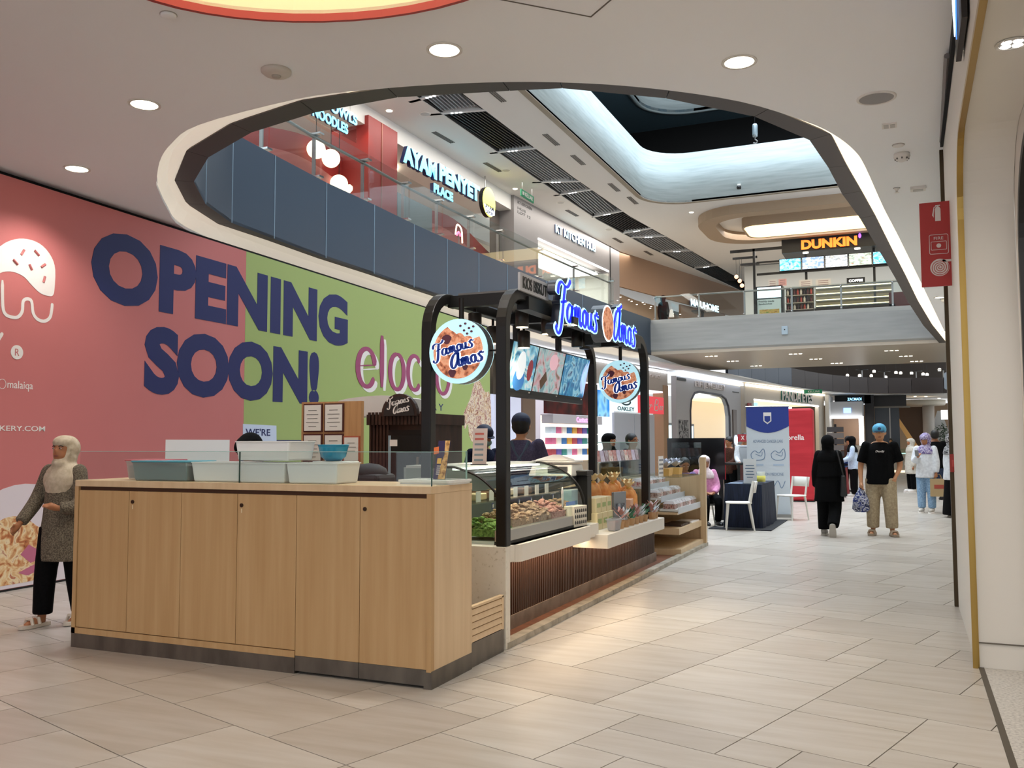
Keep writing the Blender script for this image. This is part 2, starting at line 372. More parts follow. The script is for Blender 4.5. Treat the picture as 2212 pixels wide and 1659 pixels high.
def resample(pts, n):
    L_ = [0]
    for a, b in zip(pts, pts[1:]): L_.append(L_[-1]+math.hypot(b[0]-a[0], b[1]-a[1]))
    out = []
    for k in range(n):
        t = L_[-1]*k/(n-1); i = max(j for j in range(len(L_)) if L_[j] <= t+1e-9); i = min(i, len(pts)-2)
        q = (t-L_[i])/(L_[i+1]-L_[i]); out.append((pts[i][0]+(pts[i+1][0]-pts[i][0])*q, pts[i][1]+(pts[i+1][1]-pts[i][1])*q))
    return out
ringroot = sroot('trim_atrium'); ringroot['label'] = 'faceted dark panel ring and blue-grey fascia around the atrium opening'
edge_out = [p for p in smooth(CE_L, 6) if p[1] <= 30.4][::-1]+[p for p in smooth(CE_R, 6) if p[1] <= 30.4][1:]
COVE_R = em('cove_diffuser', '#ffeccb', 1.05); COVE_L = em('cove_paint_lit', '#e8dccb', .38)  # left cove is white paint; its soft glow stands for the light on it
n_c = 90
def nearest(p, pts):
    best = None
    for a, b in zip(pts, pts[1:]):
        ab = Vector((b[0]-a[0], b[1]-a[1])); ap = Vector((p[0]-a[0], p[1]-a[1])); t = max(0, min(1, ap.dot(ab)/ab.length_squared)); q = Vector(a)+ab*t
        d = (q-Vector(p)).length
        if best is None or d < best[0]: best = (d, (q.x, q.y))
    return best[1]
EO = resample(edge_out, 121); RR = [nearest(p, RO) for p in EO]
seg_len = 10
for k in range(0, 120, seg_len):
    mb = MB(); ids = range(k, k+seg_len+1); pts = []
    for i in ids:
        a, b = EO[i], RR[i]; mid = ((a[0]*.55+b[0]*.45), (a[1]*.55+b[1]*.45))
        mb.v += [(a[0], a[1], 4.235), (mid[0], mid[1], 4.40), (b[0], b[1], 4.462), (a[0], a[1], 4.30), (mid[0], mid[1], 4.46), (b[0], b[1], 4.50)]
    for i in range(seg_len):
        q = 6*i
        for a, b in ((0, 1), (1, 2), (2, 5), (5, 4), (4, 3), (3, 0)):
            mb.f.append((q+a, q+b, q+6+b, q+6+a)); mb.m.append(0)
    mid = EO[k+seg_len//2]
    mb.build('cove_panel', COVE_R if mid[0] > -3.5 else COVE_L, ringroot, sm=False)
SOFF = mat('ring_soffit', '#4a4644', .55); SOFF2 = mat('ring_soffit_brown', '#3a2e2b', .55)
FASC = mat('fascia_blue_grey', '#3d4c5e', .38, .25)
for i in range(len(RO)-1):
    a, b, c, d = RO[i], RO[i+1], RI[i+1], RI[i]
    def lerp(p, q, t): return (p[0]+(q[0]-p[0])*t, p[1]+(q[1]-p[1])*t)
    e = .004/max(.3, math.hypot(a[0]-b[0], a[1]-b[1]))
    q = [lerp(a, b, e), lerp(b, a, e), lerp(c, d, e), lerp(d, c, e)]
    MB().prism(q, 4.45, 4.49).build('soffit_panel', SOFF, ringroot)
    g = .010/max(.3, math.hypot(d[0]-c[0], d[1]-c[1])); c2, d2 = lerp(c, d, g), lerp(d, c, g)
    nx, ny = -(c2[1]-d2[1]), c2[0]-d2[0]; l = math.hypot(nx, ny); nx, ny = nx/l*.05, ny/l*.05
    cx_, cy_ = -3.5, 18
    if (nx*(cx_-c2[0])+ny*(cy_-c2[1])) > 0: nx, ny = -nx, -ny
    MB().prism([d2, c2, (c2[0]+nx, c2[1]+ny), (d2[0]+nx, d2[1]+ny)], 4.452, 5.70).build('fascia_panel', FASC, ringroot)
    nx, ny = nx*.6, ny*.6
    MB().prism([(d[0]+nx, d[1]+ny), (c[0]+nx, c[1]+ny), (c[0]+2*nx, c[1]+2*ny), (d[0]+2*nx, d[1]+2*ny)], 4.46, 5.68).build('backing', mat('joint_silver', '#8fa6b8', .5), ringroot)
for p in RI[1:-1]: MB().tube([(p[0], p[1], 4.455), (p[0], p[1], 5.698)], .009, 6).build('joint_strip', mat('joint_silver', '#8fa6b8', .5), ringroot)
# ================================================================== HOARDING (left wall)
HA = radians(3.12)
HM = Matrix.Translation((-8.19, 6.24, 0)) @ rz(HA)          # local y runs along the wall, local +x towards the walkway
wall_left = bpy.data.objects.new('wall_left', None); COL.objects.link(wall_left); wall_left.matrix_world = HM
struct(wall_left, 'printed shop hoarding, coral pink then lime green, announcing an opening')
HF = HM  # prints: x along wall, y up
def HP(depth=.0): return Matrix(((0, 0, 1, depth), (1, 0, 0, 0), (0, 1, 0, 0), (0, 0, 0, 1)))   # text (x,y) -> (wall y, z)
PINK = noisemat('hoarding_pink', [(.3, '#ca7573'), (.7, '#ce7a78')], nscale=.7, rough=.5); LIME = mat('hoarding_lime', '#a3b46c', .5)
NAVY = mat('print_navy', '#17235f', .5); PWHITE = mat('print_white', '#efe9e4', .5)
MB().box(-.12, 0, -9.5, 3.765, 0.02, 4.13).build('pink_panel', PINK, wall_left)
MB().box(-.12, 0, 3.768, 12.95, 0.02, 4.13).build('lime_panel', LIME, wall_left)
MB().box(-.06, .004, -9.5, 3.77, 0, .02).build('base_strip', BLACK, wall_left)
MB().box(-.4, -.10, -9.5, 13.2, 4.0, 4.19).build('shadow_gap', DARK, wall_left)
def hprint(name, mb, m): return mb.build(name, m, wall_left)
def HT(t, y0, y1, z0, z1, m, bold=.03, depth=.004, lift=0, shear=0, sp=1.0):
    return hprint('lettering', MB().text(t, y1-y0, z1-z0, HP(lift) @ tr((y0+y1)/2, z0), depth, bold, shear, sp), m)
HT('OPENING', 1.02, 6.51, 3.045, 3.885, NAVY, .052, sp=1.03)
HT('SOON!', 1.86, 5.65, 2.045, 2.88, NAVY, .055)
PLUM = mat('print_plum', '#a0486f', .5)
def el_ocio(dy, dz, m, lift):
    mb = MB(); K = HP(lift)
    def E(c, r, **k): return [(c[0]+r[0]*cos(a), c[1]+r[1]*sin(a)) for a in k['a']]
    A = lambda a0, a1, n=14: [radians(a0+(a1-a0)*i/(n-1)) for i in range(n)]
    R_ = dict(M=K @ tr(dy, dz), depth=.005, wmin=.45, ang=radians(90), n=2)
    mb.ribbon([(6.86, 2.77), (7.45, 2.83)], .05, **R_); mb.ribbon(E((7.15, 2.76), (.30, .33), a=A(10, 330)), .16, **R_)
    mb.ribbon([(7.70, 3.38), (7.70, 3.0), (7.70, 2.45)], .15, **R_)
    mb.ribbon(E((8.28, 2.77), (.27, .33), a=A(90, 450)), .16, **R_); mb.ribbon(E((9.0, 2.80), (.28, .33), a=A(40, 320)), .16, **R_)
    mb.ribbon([(9.62, 3.12), (9.62, 2.8), (9.62, 2.47)], .15, **R_); mb.ribbon([(9.50, 2.47), (9.75, 2.47)], .05, **R_); mb.ball((9.6, 3.3, .002), (.08, .09, .004), 10, 4, K @ tr(dy, dz))
    mb.ribbon(E((10.3, 2.80), (.30, .34), a=A(90, 450)), .16, **R_)
    return hprint('lettering', mb, m)
el_ocio(.10, -.06, PWHITE, 0); el_ocio(0, 0, PLUM, .003)
HT('EATERY', 8.6, 10.33, 2.11, 2.25, NAVY, .0, sp=1.5)
hprint('lettering', MB().text('malaiqa', .3, .1, HP() @ tr(.155, 1.985), .003, .0), PWHITE)
hprint('lettering', MB().text('MALAIQACAKERY.COM', 1.18, .062, HP() @ tr(-.12, 1.572), .003, .005), PWHITE)
hprint('emblem', MB().ring([(-.055+.045*cos(a), 2.045+.05*sin(a)) for a in [k*pi/10 for k in range(20)]], [(-.055+.04*cos(a), 2.045+.045*sin(a)) for a in [k*pi/10 for k in range(20)]], 0, .003, HP()), PWHITE)
DOME = [(-0.42, 3.05), (-0.36, 3.2), (-0.21, 3.33), (-0.13, 3.405), (-0.047, 3.47), (0.082, 3.527), (0.232, 3.544), (0.373, 3.51), (0.487, 3.413), (0.537, 3.288), (0.535, 3.086), (0.518, 3.017), (0.471, 2.999), (0.36, 3.012), (0.249, 3.08), (0.156, 3.148), (0.051, 3.175), (-0.036, 3.17), (-0.121, 3.139), (-.22, 3.05), (-.33, 3.0)]
hprint('cake_emblem', MB().prism(smooth(DOME, 3, True), 0, .004, HP()), PWHITE)
mb = MB()
for a, b in [((0.11, 3.366), (0.145, 3.424)), ((0.269, 3.443), (0.327, 3.401)), ((0.02, 3.3), (0.074, 3.259)), ((0.211, 3.288), (0.246, 3.233)), ((0.357, 3.285), (0.408, 3.324)), ((0.391, 3.13), (0.408, 3.196))]:
    mb.tube([(a[0], a[1], .004), (b[0], b[1], .004)], .014, 6, M=HP())
hprint('sprinkles', mb, PINK)
DRIP = [(-0.093, 3.074), (-0.08, 2.825), (-0.048, 2.742), (0.024, 2.72), (0.097, 2.729), (0.147, 2.793), (0.155, 2.897), (0.202, 2.93), (0.255, 2.912), (0.278, 2.798), (0.331, 2.74), (0.417, 2.727), (0.487, 2.773), (0.508, 2.856), (0.513, 2.93)]
hprint('cake_outline', MB().ribbon(DRIP, .034, HP(), .004, 1, n=4), PWHITE)
hprint('lettering', MB().ribbon([(-0.20, 2.36), (-0.136, 2.444), (-0.07, 2.551)], .035, HP(), .004, 1), PWHITE)
hprint('registered_mark', MB().lathe([(.072, 0), (.072, .004)], 24, M=HP() @ tr(.102, 2.373)), PWHITE); hprint('lettering', MB().text('R', .05, .07, HP(.004) @ tr(.102, 2.338), .002, .0), PINK)
# printed bowl of food at the foot of the hoarding
PLATE = [(max(-1.2, .25+.82*cos(a)), max(.025, .25+.80*sin(a))) for a in [2*pi*k/40 for k in range(40)]]
hprint('printed_bowl', MB().prism(PLATE, 0, .003, HP()), mat('print_bowl', '#e3d7dc', .5))
FOODM = noisemat('print_food', [(.25, '#7a3a22'), (.4, '#c47a4a'), (.5, '#e6c08c'), (.58, '#efdcb4'), (.68, '#b0563f'), (.8, '#e8b48a')], nscale=9, detail=6, distort=1.2, rough=.5)
FOOD = [(.12+.55*cos(a)*(1+.12*sin(5*a)), max(.06, .36+.34*sin(a)*(1+.1*cos(4*a)))) for a in [2*pi*k/40 for k in range(40)]]
hprint('printed_food', MB().prism(FOOD, 0, .004, HP()), FOODM)
HAM = mat('print_ham', '#c06a86', .5)
hprint('printed_ham', MB().prism([(0.217, 0.344), (0.313, 0.434), (0.459, 0.351), (0.482, 0.28), (0.34, 0.246)], 0, .005, HP()), HAM)
hprint('printed_ham', MB().prism([(0.195, 0.164), (0.342, 0.212), (0.503, 0.26), (0.466, 0.162), (0.305, 0.125)], 0, .005, HP()), HAM)
# speech bubble and blue band, blank white code panel
hprint('speech_bubble', MB().prism([(3.75, 1.72), (4.53, 1.71), (4.54, 1.46), (4.45, 1.36), (4.3, 1.46), (3.76, 1.46)], 0, .003, HP()), mat('print_pale_blue', '#cfd9ee', .5))
HT("WE'RE", 3.81, 4.38, 1.56, 1.66, NAVY, .01, .003, .003)
hprint('blue_band', MB().prism([(3.7, 1.50), (6.1, 1.50), (6.1, 1.2), (3.7, 1.2)], 0, .002, HP()), NAVY)
hprint('white_panel', MB().prism([(2.25, .95), (3.47, .95), (3.47, 1.50), (2.25, 1.50)], 0, .003, HP()), PWHITE)
CREPE = [(11.753, 2.438), (11.554, 2.253), (11.40, 2.10), (11.34, 1.95), (11.45, 1.75), (11.62, 1.86), (11.8, 1.5), (12.9, 1.4), (12.93, 2.55), (12.6, 2.62), (12.2, 2.9), (11.95, 2.75)]
hprint('printed_food', MB().prism(smooth(CREPE, 3, True), 0, .004, HP()), noisemat('print_crepe', [(.3, '#7d3b3a'), (.42, '#d9b48c'), (.5, '#e9dcc6'), (.6, '#a2564f'), (.7, '#d8c0a6')], nscale=7, detail=6, distort=1.5))
# ================================================================== RIGHT WALL AND SHOP PORTAL
PORT = mat('portal_white', '#e4dfd6', .55)
PM = Matrix(((0, 0, 1, 0), (1, 0, 0, 0), (0, 1, 0, 0), (0, 0, 0, 1)))        # (a, b, c) -> (X=c, Y=a, Z=b)
def arch_curve(y, z, r, yend=-3, n=10):
    return [(yend, z)]+[(y-r+r*sin(t), z-r+r*cos(t)) for t in [pi/2*k/n for k in range(n+1)]]+[(y, 0)]
cv = arch_curve(6.64, 3.42, .5)
wall_right = struct(MB().prism(cv+[(9.0, 0), (9.0, 4.17), (-3, 4.17)], .372, .68, PM).build('wall_right', PORT), 'white rounded shop portal with gold edging')
GOLD = mat('brushed_gold', '#a8894a', .32, .85)
off = arch_curve(6.605, 3.385, .47); MB().prism(cv+off[::-1], .345, .374, PM).build('gold_edge', GOLD, wall_right)
MB().prism(cv+arch_curve(6.628, 3.408, .49)[::-1], .372, .384, PM).build('gold_return', GOLD, wall_right)
MB().box(.384, .68, 6.632, 6.6395, .155, .163).build('skirting_joint', mat('joint_shadow', '#6b645a', .8), wall_right)
MB().box(.34, .50, 8.98, 9.06, 0, 4.1).build('bronze_corner', mat('dark_bronze', '#4d4131', .35, .8), wall_right)
cv2 = arch_curve(6.52, 3.28, .62); MB().prism(cv2+arch_curve(6.46, 3.22, .58)[::-1], .68, .72, PM).build('door_frame', BLACK, wall_right)
MB().prism(cv2+[(6.64, 0), (6.64, 4.1), (-3, 4.1)], .682, .70, PM).build('inner_reveal', PORT, wall_right)
struct(MB().box(1.9, 2.0, -3, 7, 0, 4.1).build('wall_shop', mat('shop_beige', '#cdbfa9', .6)), 'beige wall inside the shop on the right')
struct(MB().box(.7, 2.0, 6.66, 6.8, 0, 4.1).build('wall_shop_end', mat('shop_beige', '#cdbfa9', .6)), 'end wall inside the shop on the right')
struct(MB().box(.68, 2, -3, 6.66, 3.45, 3.5).build('ceiling_shop', CEIL), 'ceiling of the shop on the right')
w2 = struct(MB().prism([(.46, 9.06), (.6, 12), (1.75, 26), (3.6, 58), (4.2, 58), (2.4, 26), (1.3, 9.06)], 0, 4.19).build('wall_far_right', PORT), 'white shop wall running on beyond the portal')
MB().box(.345, .37, -3, 8.9, 4.10, 4.196).build('shadow_gap', DARK, wall_right)
MB().prism([(.40, 9.0), (.52, 12), (.60, 12), (.48, 9.0)], 4.05, 4.197).build('shadow_gap', DARK, wall_right)
MB().tube([(.33, 6.9, 4.15), (.36, 8.9, 4.15)], .02, 8).build('sprinkler_pipe', mat('pipe_grey', '#7c7470', .5), wall_right)
t = thing('neon_sign', 'blue-white neon letter sign high on the wall above the portal', 'sign', (.36, 5.62, 3.72))
MB().box(-.03, 0, -.32, .30, .0, .42).build('backing', mat('sign_back', '#241c16', .5), t)
for dx, m_, ww in ((-.045, em('neon_blue_white', '#d8ecff', 2.2), .035), (-.036, em('neon_halo', '#4f8fe8', .8), .07)):
    mb = MB()
    K = Matrix(((0, 0, -1, dx), (-1, 0, 0, 0), (0, 1, 0, 0), (0, 0, 0, 1)))
    mb.ribbon([(-.12, .40), (0, .05), (.12, .40)], ww, K, .006, 1, n=1); mb.build('neon_letter', m_, t)
# fire point sign: projects from the wall, red with white pictograms
FY = 8.2; t = thing('fire_sign', 'red fire extinguisher, alarm and hose reel sign projecting from the gold edge', 'sign', (.145, FY, 2.73))
RED_S = mat('sign_red', '#a82a28', .45); SW = mat('sign_white', '#d8cfcb', .5)
MB().box(0, .255, 0, .02, 0, .705).build('panel', RED_S, t)
FM = lambda x, z: Matrix(((1, 0, 0, x), (0, 0, -1, -.0005), (0, 1, 0, z), (0, 0, 0, 1)))
mb = MB(); mb.prism([(-.018, 0), (.024, 0), (.024, .10), (.016, .117), (-.010, .117), (-.018, .10)], 0, .002, FM(.135, .545)); mb.box(-.004, .01, .117, .128, 0, .002, FM(.135, .545)); mb.box(-.014, .022, .126, .133, 0, .002, FM(.135, .545))
mb.prism([(-.028, .03), (-.040, .05), (-.026, .118), (-.008, .126), (-.009, .120), (-.022, .113), (-.028, .055)], 0, .002, FM(.135, .545)); mb.build('extinguisher_pictogram', SW, t)
def rr(w_, h_, r, n=5):
    o_ = []
    for cx_, cy_, a0 in ((w_/2-r, h_/2-r, 0), (-w_/2+r, h_/2-r, 90), (-w_/2+r, -h_/2+r, 180), (w_/2-r, -h_/2+r, 270)):
        o_ += [(cx_+r*cos(radians(a0+90*k/n)), cy_+r*sin(radians(a0+90*k/n))) for k in range(n+1)]
    return o_
mb = MB(); mb.ring(rr(.145, .165, .015), rr(.137, .157, .011), 0, .002, FM(.138, .35)); mb.ring(rr(.118, .072, .006), rr(.111, .065, .004), 0, .002, FM(.138, .338)); mb.lathe([(.018, 0), (.018, .002)], 16, M=FM(.138, .338)); mb.text('FIRE', .072, .024, FM(.138, .388), .002, .0)
mb.build('alarm_pictogram', SW, t)
MB().lathe([(.072, 0), (.072, .002)], 32, M=FM(.14, .155)).build('hose_pictogram', SW, t)
sp_ = [(.006*k/7*1.3*cos(k*.42)*1, .006*k/7*1.3*sin(k*.42)) for k in range(4, 62)]
MB().ribbon(sp_, .005, FM(.14, .155) @ tr(0, 0, .002), .001, 1, n=2).build('hose_spiral', RED_S, t)
MB().box(.02, .09, 0, .018, 0, .002, FM(.14, .20)).build('hose_tail', SW, t)
# ================================================================== CEILING FITTINGS
LAMP = em('downlight_glow', '#fff3d6', 6)
def downlight(x, y, z, label, r=.105, power=150, group='round recessed downlights', col=(1, .955, .90)):
    t = thing('downlight', label, 'downlight', (x, y, z), group=group)
    MB().lathe([(r+.022, -.006), (r+.022, 0), (r, 0), (r, -.006)], 28, caps=False).build('trim_ring', WHITE, t, True)
    MB().lathe([(r, -.004), (r*.98, -.001)], 28).build('lens', LAMP, t)
    spot('lamp', (0, 0, -.02), power, 125, .7, col, t, rad=r); return t
downlight(-2.896, 5.484, 4.198, 'round recessed downlight above the wooden counter')
downlight(-1.039, 6.526, 4.198, 'round recessed downlight above the open walkway')
downlight(-5.599, 5.407, 4.198, 'round recessed downlight left of the ceiling opening, nearer one')
downlight(-7.541, 6.434, 4.198, 'round recessed downlight closest to the pink hoarding')
for i, (x, y) in enumerate(((-.6, 2.2), (-3.2, 1.6), (-6, 2.4), (-.3, -1))): downlight(x, y, 4.198, 'round recessed downlight '+['overhead just right of the red rimmed recess', 'overhead on the near side of the red rimmed recess', 'overhead left of the red rimmed recess', 'in the ceiling behind the viewer'][i])
t = thing('downlight', 'four-lamp recessed downlight in the portal soffit', 'downlight', (.53, 5.0, 3.418))
MB().lathe([(.075, -.006), (.075, .0), (.06, 0), (.06, -.006)], 24, caps=False).build('trim_ring', WHITE, t, True); MB().lathe([(.06, -.002), (.059, .001)], 24).build('recess', mat('recess_grey', '#8a8680', .5), t)
for sx in (-1, 1):
    for sy in (-1, 1): MB().lathe([(.024, -.005), (.023, -.003)], 14, (sx*.026, sy*.026, 0)).build('bulb', em('cool_bulb', '#ffffff', 5), t)
spot('lamp', (0, 0, -.02), 60, 130, .8, (1, .97, .93), t, rad=.05)
t = thing('smoke_detector', 'round beige smoke detector on the ceiling above the counter', 'detector', (-4.197, 5.297, 4.2))
MB().lathe([(.11, 0), (.11, -.018), (.09, -.035), (.05, -.042)], 28).build('housing', mat('detector_beige', '#cfc6ba', .5), t, True)
MB().lathe([(.036, -.040), (.030, -.052), (.012, -.056)], 20).build('sensor', mat('detector_ring', '#b0a79c', .5), t, True)
t = thing('ceiling_cover', 'small round cover plate on the ceiling by the red recess', 'cover plate', (-4.271, 4.305, 4.2)); MB().lathe([(.05, 0), (.05, -.012), (.04, -.018)], 20).build('disc', CEIL, t, True); MB().lathe([(.054, 0), (.054, -.004)], 20).build('rim', mat('detector_ring', '#b0a79c', .5), t)
t = thing('ceiling_speaker', 'round grey speaker grille in the ceiling near the portal', 'speaker', (-.151, 7.673, 4.2))
MB().lathe([(.15, 0), (.15, -.008), (.133, -.012), (.130, -.006)], 32, caps=False).build('rim', WHITE, t, True); MB().lathe([(.13, -.007), (.13, -.003)], 32).build('grille', noisemat('speaker_mesh', [(.4, '#8d8a88'), (.6, '#a5a2a0')], nscale=300, rough=.7), t)
t = thing('ceiling_panel_light', 'small square vent plate in the ceiling beyond the speaker', 'vent', (-.067, 8.394, 4.2)); MB().cbox((0, 0, -.006), (.12, .12, .012)).build('frame', WHITE, t)
for k in (-1, 1): MB().cbox((k*.026, 0, -.013), (.04, .09, .004)).build('slot', mat('slot_grey', '#b9b4ad', .5), t)
t = thing('sprinkler_head', 'small curved sprinkler cap beyond the square vent', 'sprinkler', (.0, 9.0, 4.2)); MB().lathe([(.05, 0), (.05, -.012), (.03, -.016)], 18).build('cap', WHITE, t); MB().lathe([(.056, 0), (.056, -.003)], 18).build('rim', mat('detector_ring', '#b0a79c', .5), t)
t = thing('smoke_detector', 'white domed smoke detector hanging under the ceiling beyond the vent', 'detector', (.028, 9.295, 4.2))
MB().lathe([(.07, 0), (.075, -.03), (.06, -.045), (.055, -.06), (.03, -.075)], 22).build('housing', WHITE, t, True)
for k in range(8): MB().cbox((0, 0, 0), (.02, .012, .014), tr(.055*cos(k*pi/4), .055*sin(k*pi/4), -.054) @ rz(k*pi/4)).build('slot', mat('slot_dark', '#5c5753', .6), t)
t = thing('ceiling_sensor', 'small square white sensor on the ceiling near the red sign', 'sensor', (.182, 10.623, 4.2)); MB().cbox((0, 0, -.015), (.15, .12, .03)).build('body', WHITE, t); MB().cbox((0, 0, -.032), (.10, .08, .006)).build('face', mat('slot_grey', '#b9b4ad', .5), t)
t = thing('sprinkler_head', 'tiny sprinkler nozzle between the cove light and the sensor', 'sprinkler', (-.03, 10.55, 4.2)); MB().lathe([(.03, 0), (.03, -.01), (.012, -.03), (.012, -.05), (.026, -.052)], 14).build('nozzle', WHITE, t); MB().lathe([(.036, 0), (.036, -.004)], 14).build('plate', STEEL, t)
t = thing('smoke_detector', 'white smoke detector on the ceiling far down the walkway', 'detector', (.75, 19.2, 4.2)); MB().lathe([(.08, 0), (.085, -.05), (.05, -.08)], 18).build('housing', WHITE, t, True); MB().lathe([(.1, 0), (.1, -.01)], 18).build('base', mat('slot_grey', '#b9b4ad', .5), t)
mb = MB(); ac = [(-2.6, 4.62), (-1.801, 5.431), (-1.2, 4.9), (-2.0, 4.1)]
for a, b in zip(ac, ac[1:]+ac[:1]): mb.tube([(a[0], a[1], 4.2), (b[0], b[1], 4.2)], .006, 4)
mb.build('access_hatch_joint', mat('joint_shadow', '#6b645a', .8), ceiling)
# walkway downlights further along the right-hand ceiling strip
for i, y in enumerate((14, 19, 25)): downlight(.25+(y-12)*.055, y, 4.198, 'recessed downlight in the right-hand ceiling strip, %s from the portal' % ORD[i], .08, 110, 'downlights along the right strip')

t = thing('fire_call_point', 'small red fire alarm call point on the bronze wall edge', 'alarm', (.36, 8.95, 1.18)); MB().box(-.02, .06, -.02, .02, 0, .16).build('case', mat('call_red', '#9a2a22', .45), t, bevel=.004); MB().box(-.005, .045, -.023, -.02, .05, .11).build('glass', mat('call_glass', '#b8433a', .3), t)
# ================================================================== UPPER GALLERY
UP = 5.40
struct(MB().prism([(-8.74, 6), (-8.74, 30.4), (1.4, 30.4), (1.9, 38), (-6.7, 38), (-6.2, 42), (-5.2, 48), (-16, 48), (-16, 6)], 5.28, UP).build('floor_upper', mat('gallery_floor', '#b8aea0', .4)), 'pale floor of the upper gallery')
# upper ceiling with roof void, black slatted trough
def rrect(x0, x1, y0, y1, r, n=8):
    o_ = []
    for cx_, cy_, a0 in ((x1-r, y1-r, 0), (x0+r, y1-r, 90), (x0+r, y0+r, 180), (x1-r, y0+r, 270)):
        o_ += [(cx_+r*cos(radians(a0+90*k/n)), cy_+r*sin(radians(a0+90*k/n))) for k in range(n+1)]
    return o_
VOID = rrect(-7.3, 5.5, 6.5, 28.0, 1.3)
TRO = [(-9.75, 9), (-9.62, 17), (-9.55, 24), (-9.45, 29), (-9.0, 34), (-8.2, 40), (-7.4, 46), (-6.55, 46), (-7.15, 40), (-7.75, 34), (-8.30, 29), (-8.52, 24), (-8.62, 17), (-8.65, 9)]
UCEIL = mat('gallery_ceiling_paint', '#d9d6d2', .7)
ceil2 = fill([[(-18, 6), (-18, 80), (7, 80), (7, 6)], VOID, TRO], 9.0, .06, 'ceiling_upper', UCEIL, label='white ceiling of the upper gallery with a rounded roof void')
MB().ring(TRO, [(p[0]*1.0, p[1]) for p in [(q[0]+(.06 if i < 7 else -.06), q[1]) for i, q in enumerate(TRO)]], 9.02, 9.7).build('trough_side', DARK, ceil2)
MB().prism(TRO, 9.68, 9.72).build('trough_back', DARK, ceil2)
LIMEW = noisemat('upstand_marble', [(.3, '#a9b7b8'), (.55, '#b9c6c7'), (.8, '#c2cecf')], (1, 1, 14), 1.2, 6, .55)
vo = rrect(-7.42, 5.62, 6.38, 28.12, 1.42)
MB().ring(vo, VOID, 9.0, 10.58).build('void_upstand', LIMEW, ceil2, True)
MB().ring(rrect(-7.44, 5.64, 6.36, 28.14, 1.44), rrect(-7.29, 5.49, 6.51, 27.99, 1.29), 8.985, 9.0).build('void_edge', mat('edge_bronze', '#8f8474', .5), ceil2)
# top storey seen through the void: black rear wall, blue-grey soffit with a second white-lipped void
V2 = rrect(-8.4, 5, 10.0, 32.3, 1.6)
top = fill([[(-22, 5), (-22, 36), (12, 36), (12, 5)], V2], 13.5, .1, 'ceiling_top', mat('top_soffit', '#5d7682', .7), label='blue-grey soffit of the top storey around the skylight')
MB().ring(rrect(-8.55, 5.15, 9.85, 32.45, 1.75), V2, 13.45, 15.4).build('skylight_lip', LIMEW, top, True)
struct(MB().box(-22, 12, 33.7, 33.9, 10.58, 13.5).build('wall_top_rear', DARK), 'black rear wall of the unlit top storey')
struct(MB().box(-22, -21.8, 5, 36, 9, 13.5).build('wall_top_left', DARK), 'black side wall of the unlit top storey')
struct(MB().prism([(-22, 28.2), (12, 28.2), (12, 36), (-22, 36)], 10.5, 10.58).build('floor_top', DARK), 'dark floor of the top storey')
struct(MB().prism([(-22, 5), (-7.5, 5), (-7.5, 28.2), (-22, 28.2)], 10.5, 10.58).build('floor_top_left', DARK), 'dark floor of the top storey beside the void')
# slats and light bars of the trough
SLATM = mat('slat_grey', '#8d9094', .5); SLATD = mat('slat_black', '#202124', .5)
bars = [((-9.93, 17.15), (-8.75, 16.95)), ((-9.93, 18.0), (-8.6, 18.27)), ((-9.8, 21.1), (-8.55, 21.22)), ((-9.8, 24.02), (-8.5, 24.5)), ((-9.72, 25.6), (-8.45, 25.44)), ((-9.52, 28.62), (-8.35, 28.28)), ((-9.28, 31.33), (-8.08, 31.0)), ((-9.18, 32.1), (-7.9, 32.44)), ((-8.8, 35.06), (-7.55, 35.34)), ((-8.3, 39), (-7.2, 38.7))]
BARM = mat('light_bar_white', '#cfd1d2', .5); TRI = em('bar_spot_glow', '#ffffff', 6)
for i, (a, b) in enumerate(bars):
    t = thing('track_light', 'white bar with three small spots across the slatted trough, %s from the near end' % ORD[i], 'track light', ((a[0]+b[0])/2, (a[1]+b[1])/2, 9.0), atan2(b[1]-a[1], b[0]-a[0]), 'spot bars across the slatted trough')
    l = math.hypot(b[0]-a[0], b[1]-a[1])/2; MB().box(-l, l, -.05, .05, .0, .14).build('bar', BARM, t)
    for k in (-1, 0, 1): MB().lathe([(.032, -.008), (.030, 0)], 10, (k*.1, 0, 0)).build('spot', TRI, t)
def xr(y, left=True):
    L_ = [(p[1], p[0]) for p in (TRO[:7] if left else TRO[7:][::-1])]
    for (a, b), (c, d) in zip(L_, L_[1:]):
        if a <= y <= c: return b+(d-b)*(y-a)/(c-a)
    return L_[-1][1]
slats = sroot('trim_slats'); slats['label'] = 'black ceiling trough filled with slanted grey slats'
ys = [12.5, 17.05, 18.1, 21.15, 24.25, 25.5, 28.45, 31.15, 32.25, 35.2, 38.85, 43]
for bi, (y0, y1) in enumerate(zip(ys, ys[1:])):
    n = 11; wide = (bi % 4) in (0, 1, 3); m = SLATM if wide else SLATD
    lean = (-.45, -.55, .30, .12)[bi % 4]
    for k in range(n):
        u0 = (k+.5)/n
        xa = xr(y0)+(xr(y0, False)-xr(y0))*u0; u1 = min(.97, max(.03, u0+lean*(y1-y0)/9)); xb = xr(y1)+(xr(y1, False)-xr(y1))*u1
        mb = MB(); dx, dy = xb-xa, y1-y0; l = math.hypot(dx, dy); px, py = -dy/l*.014, dx/l*.014
        mb.prism([(xa+px, y0+.1), (xb+px, y1-.1), (xb-px, y1-.1), (xa-px, y0+.1)], 9.03, 9.17); mb.build('slat', m, slats)
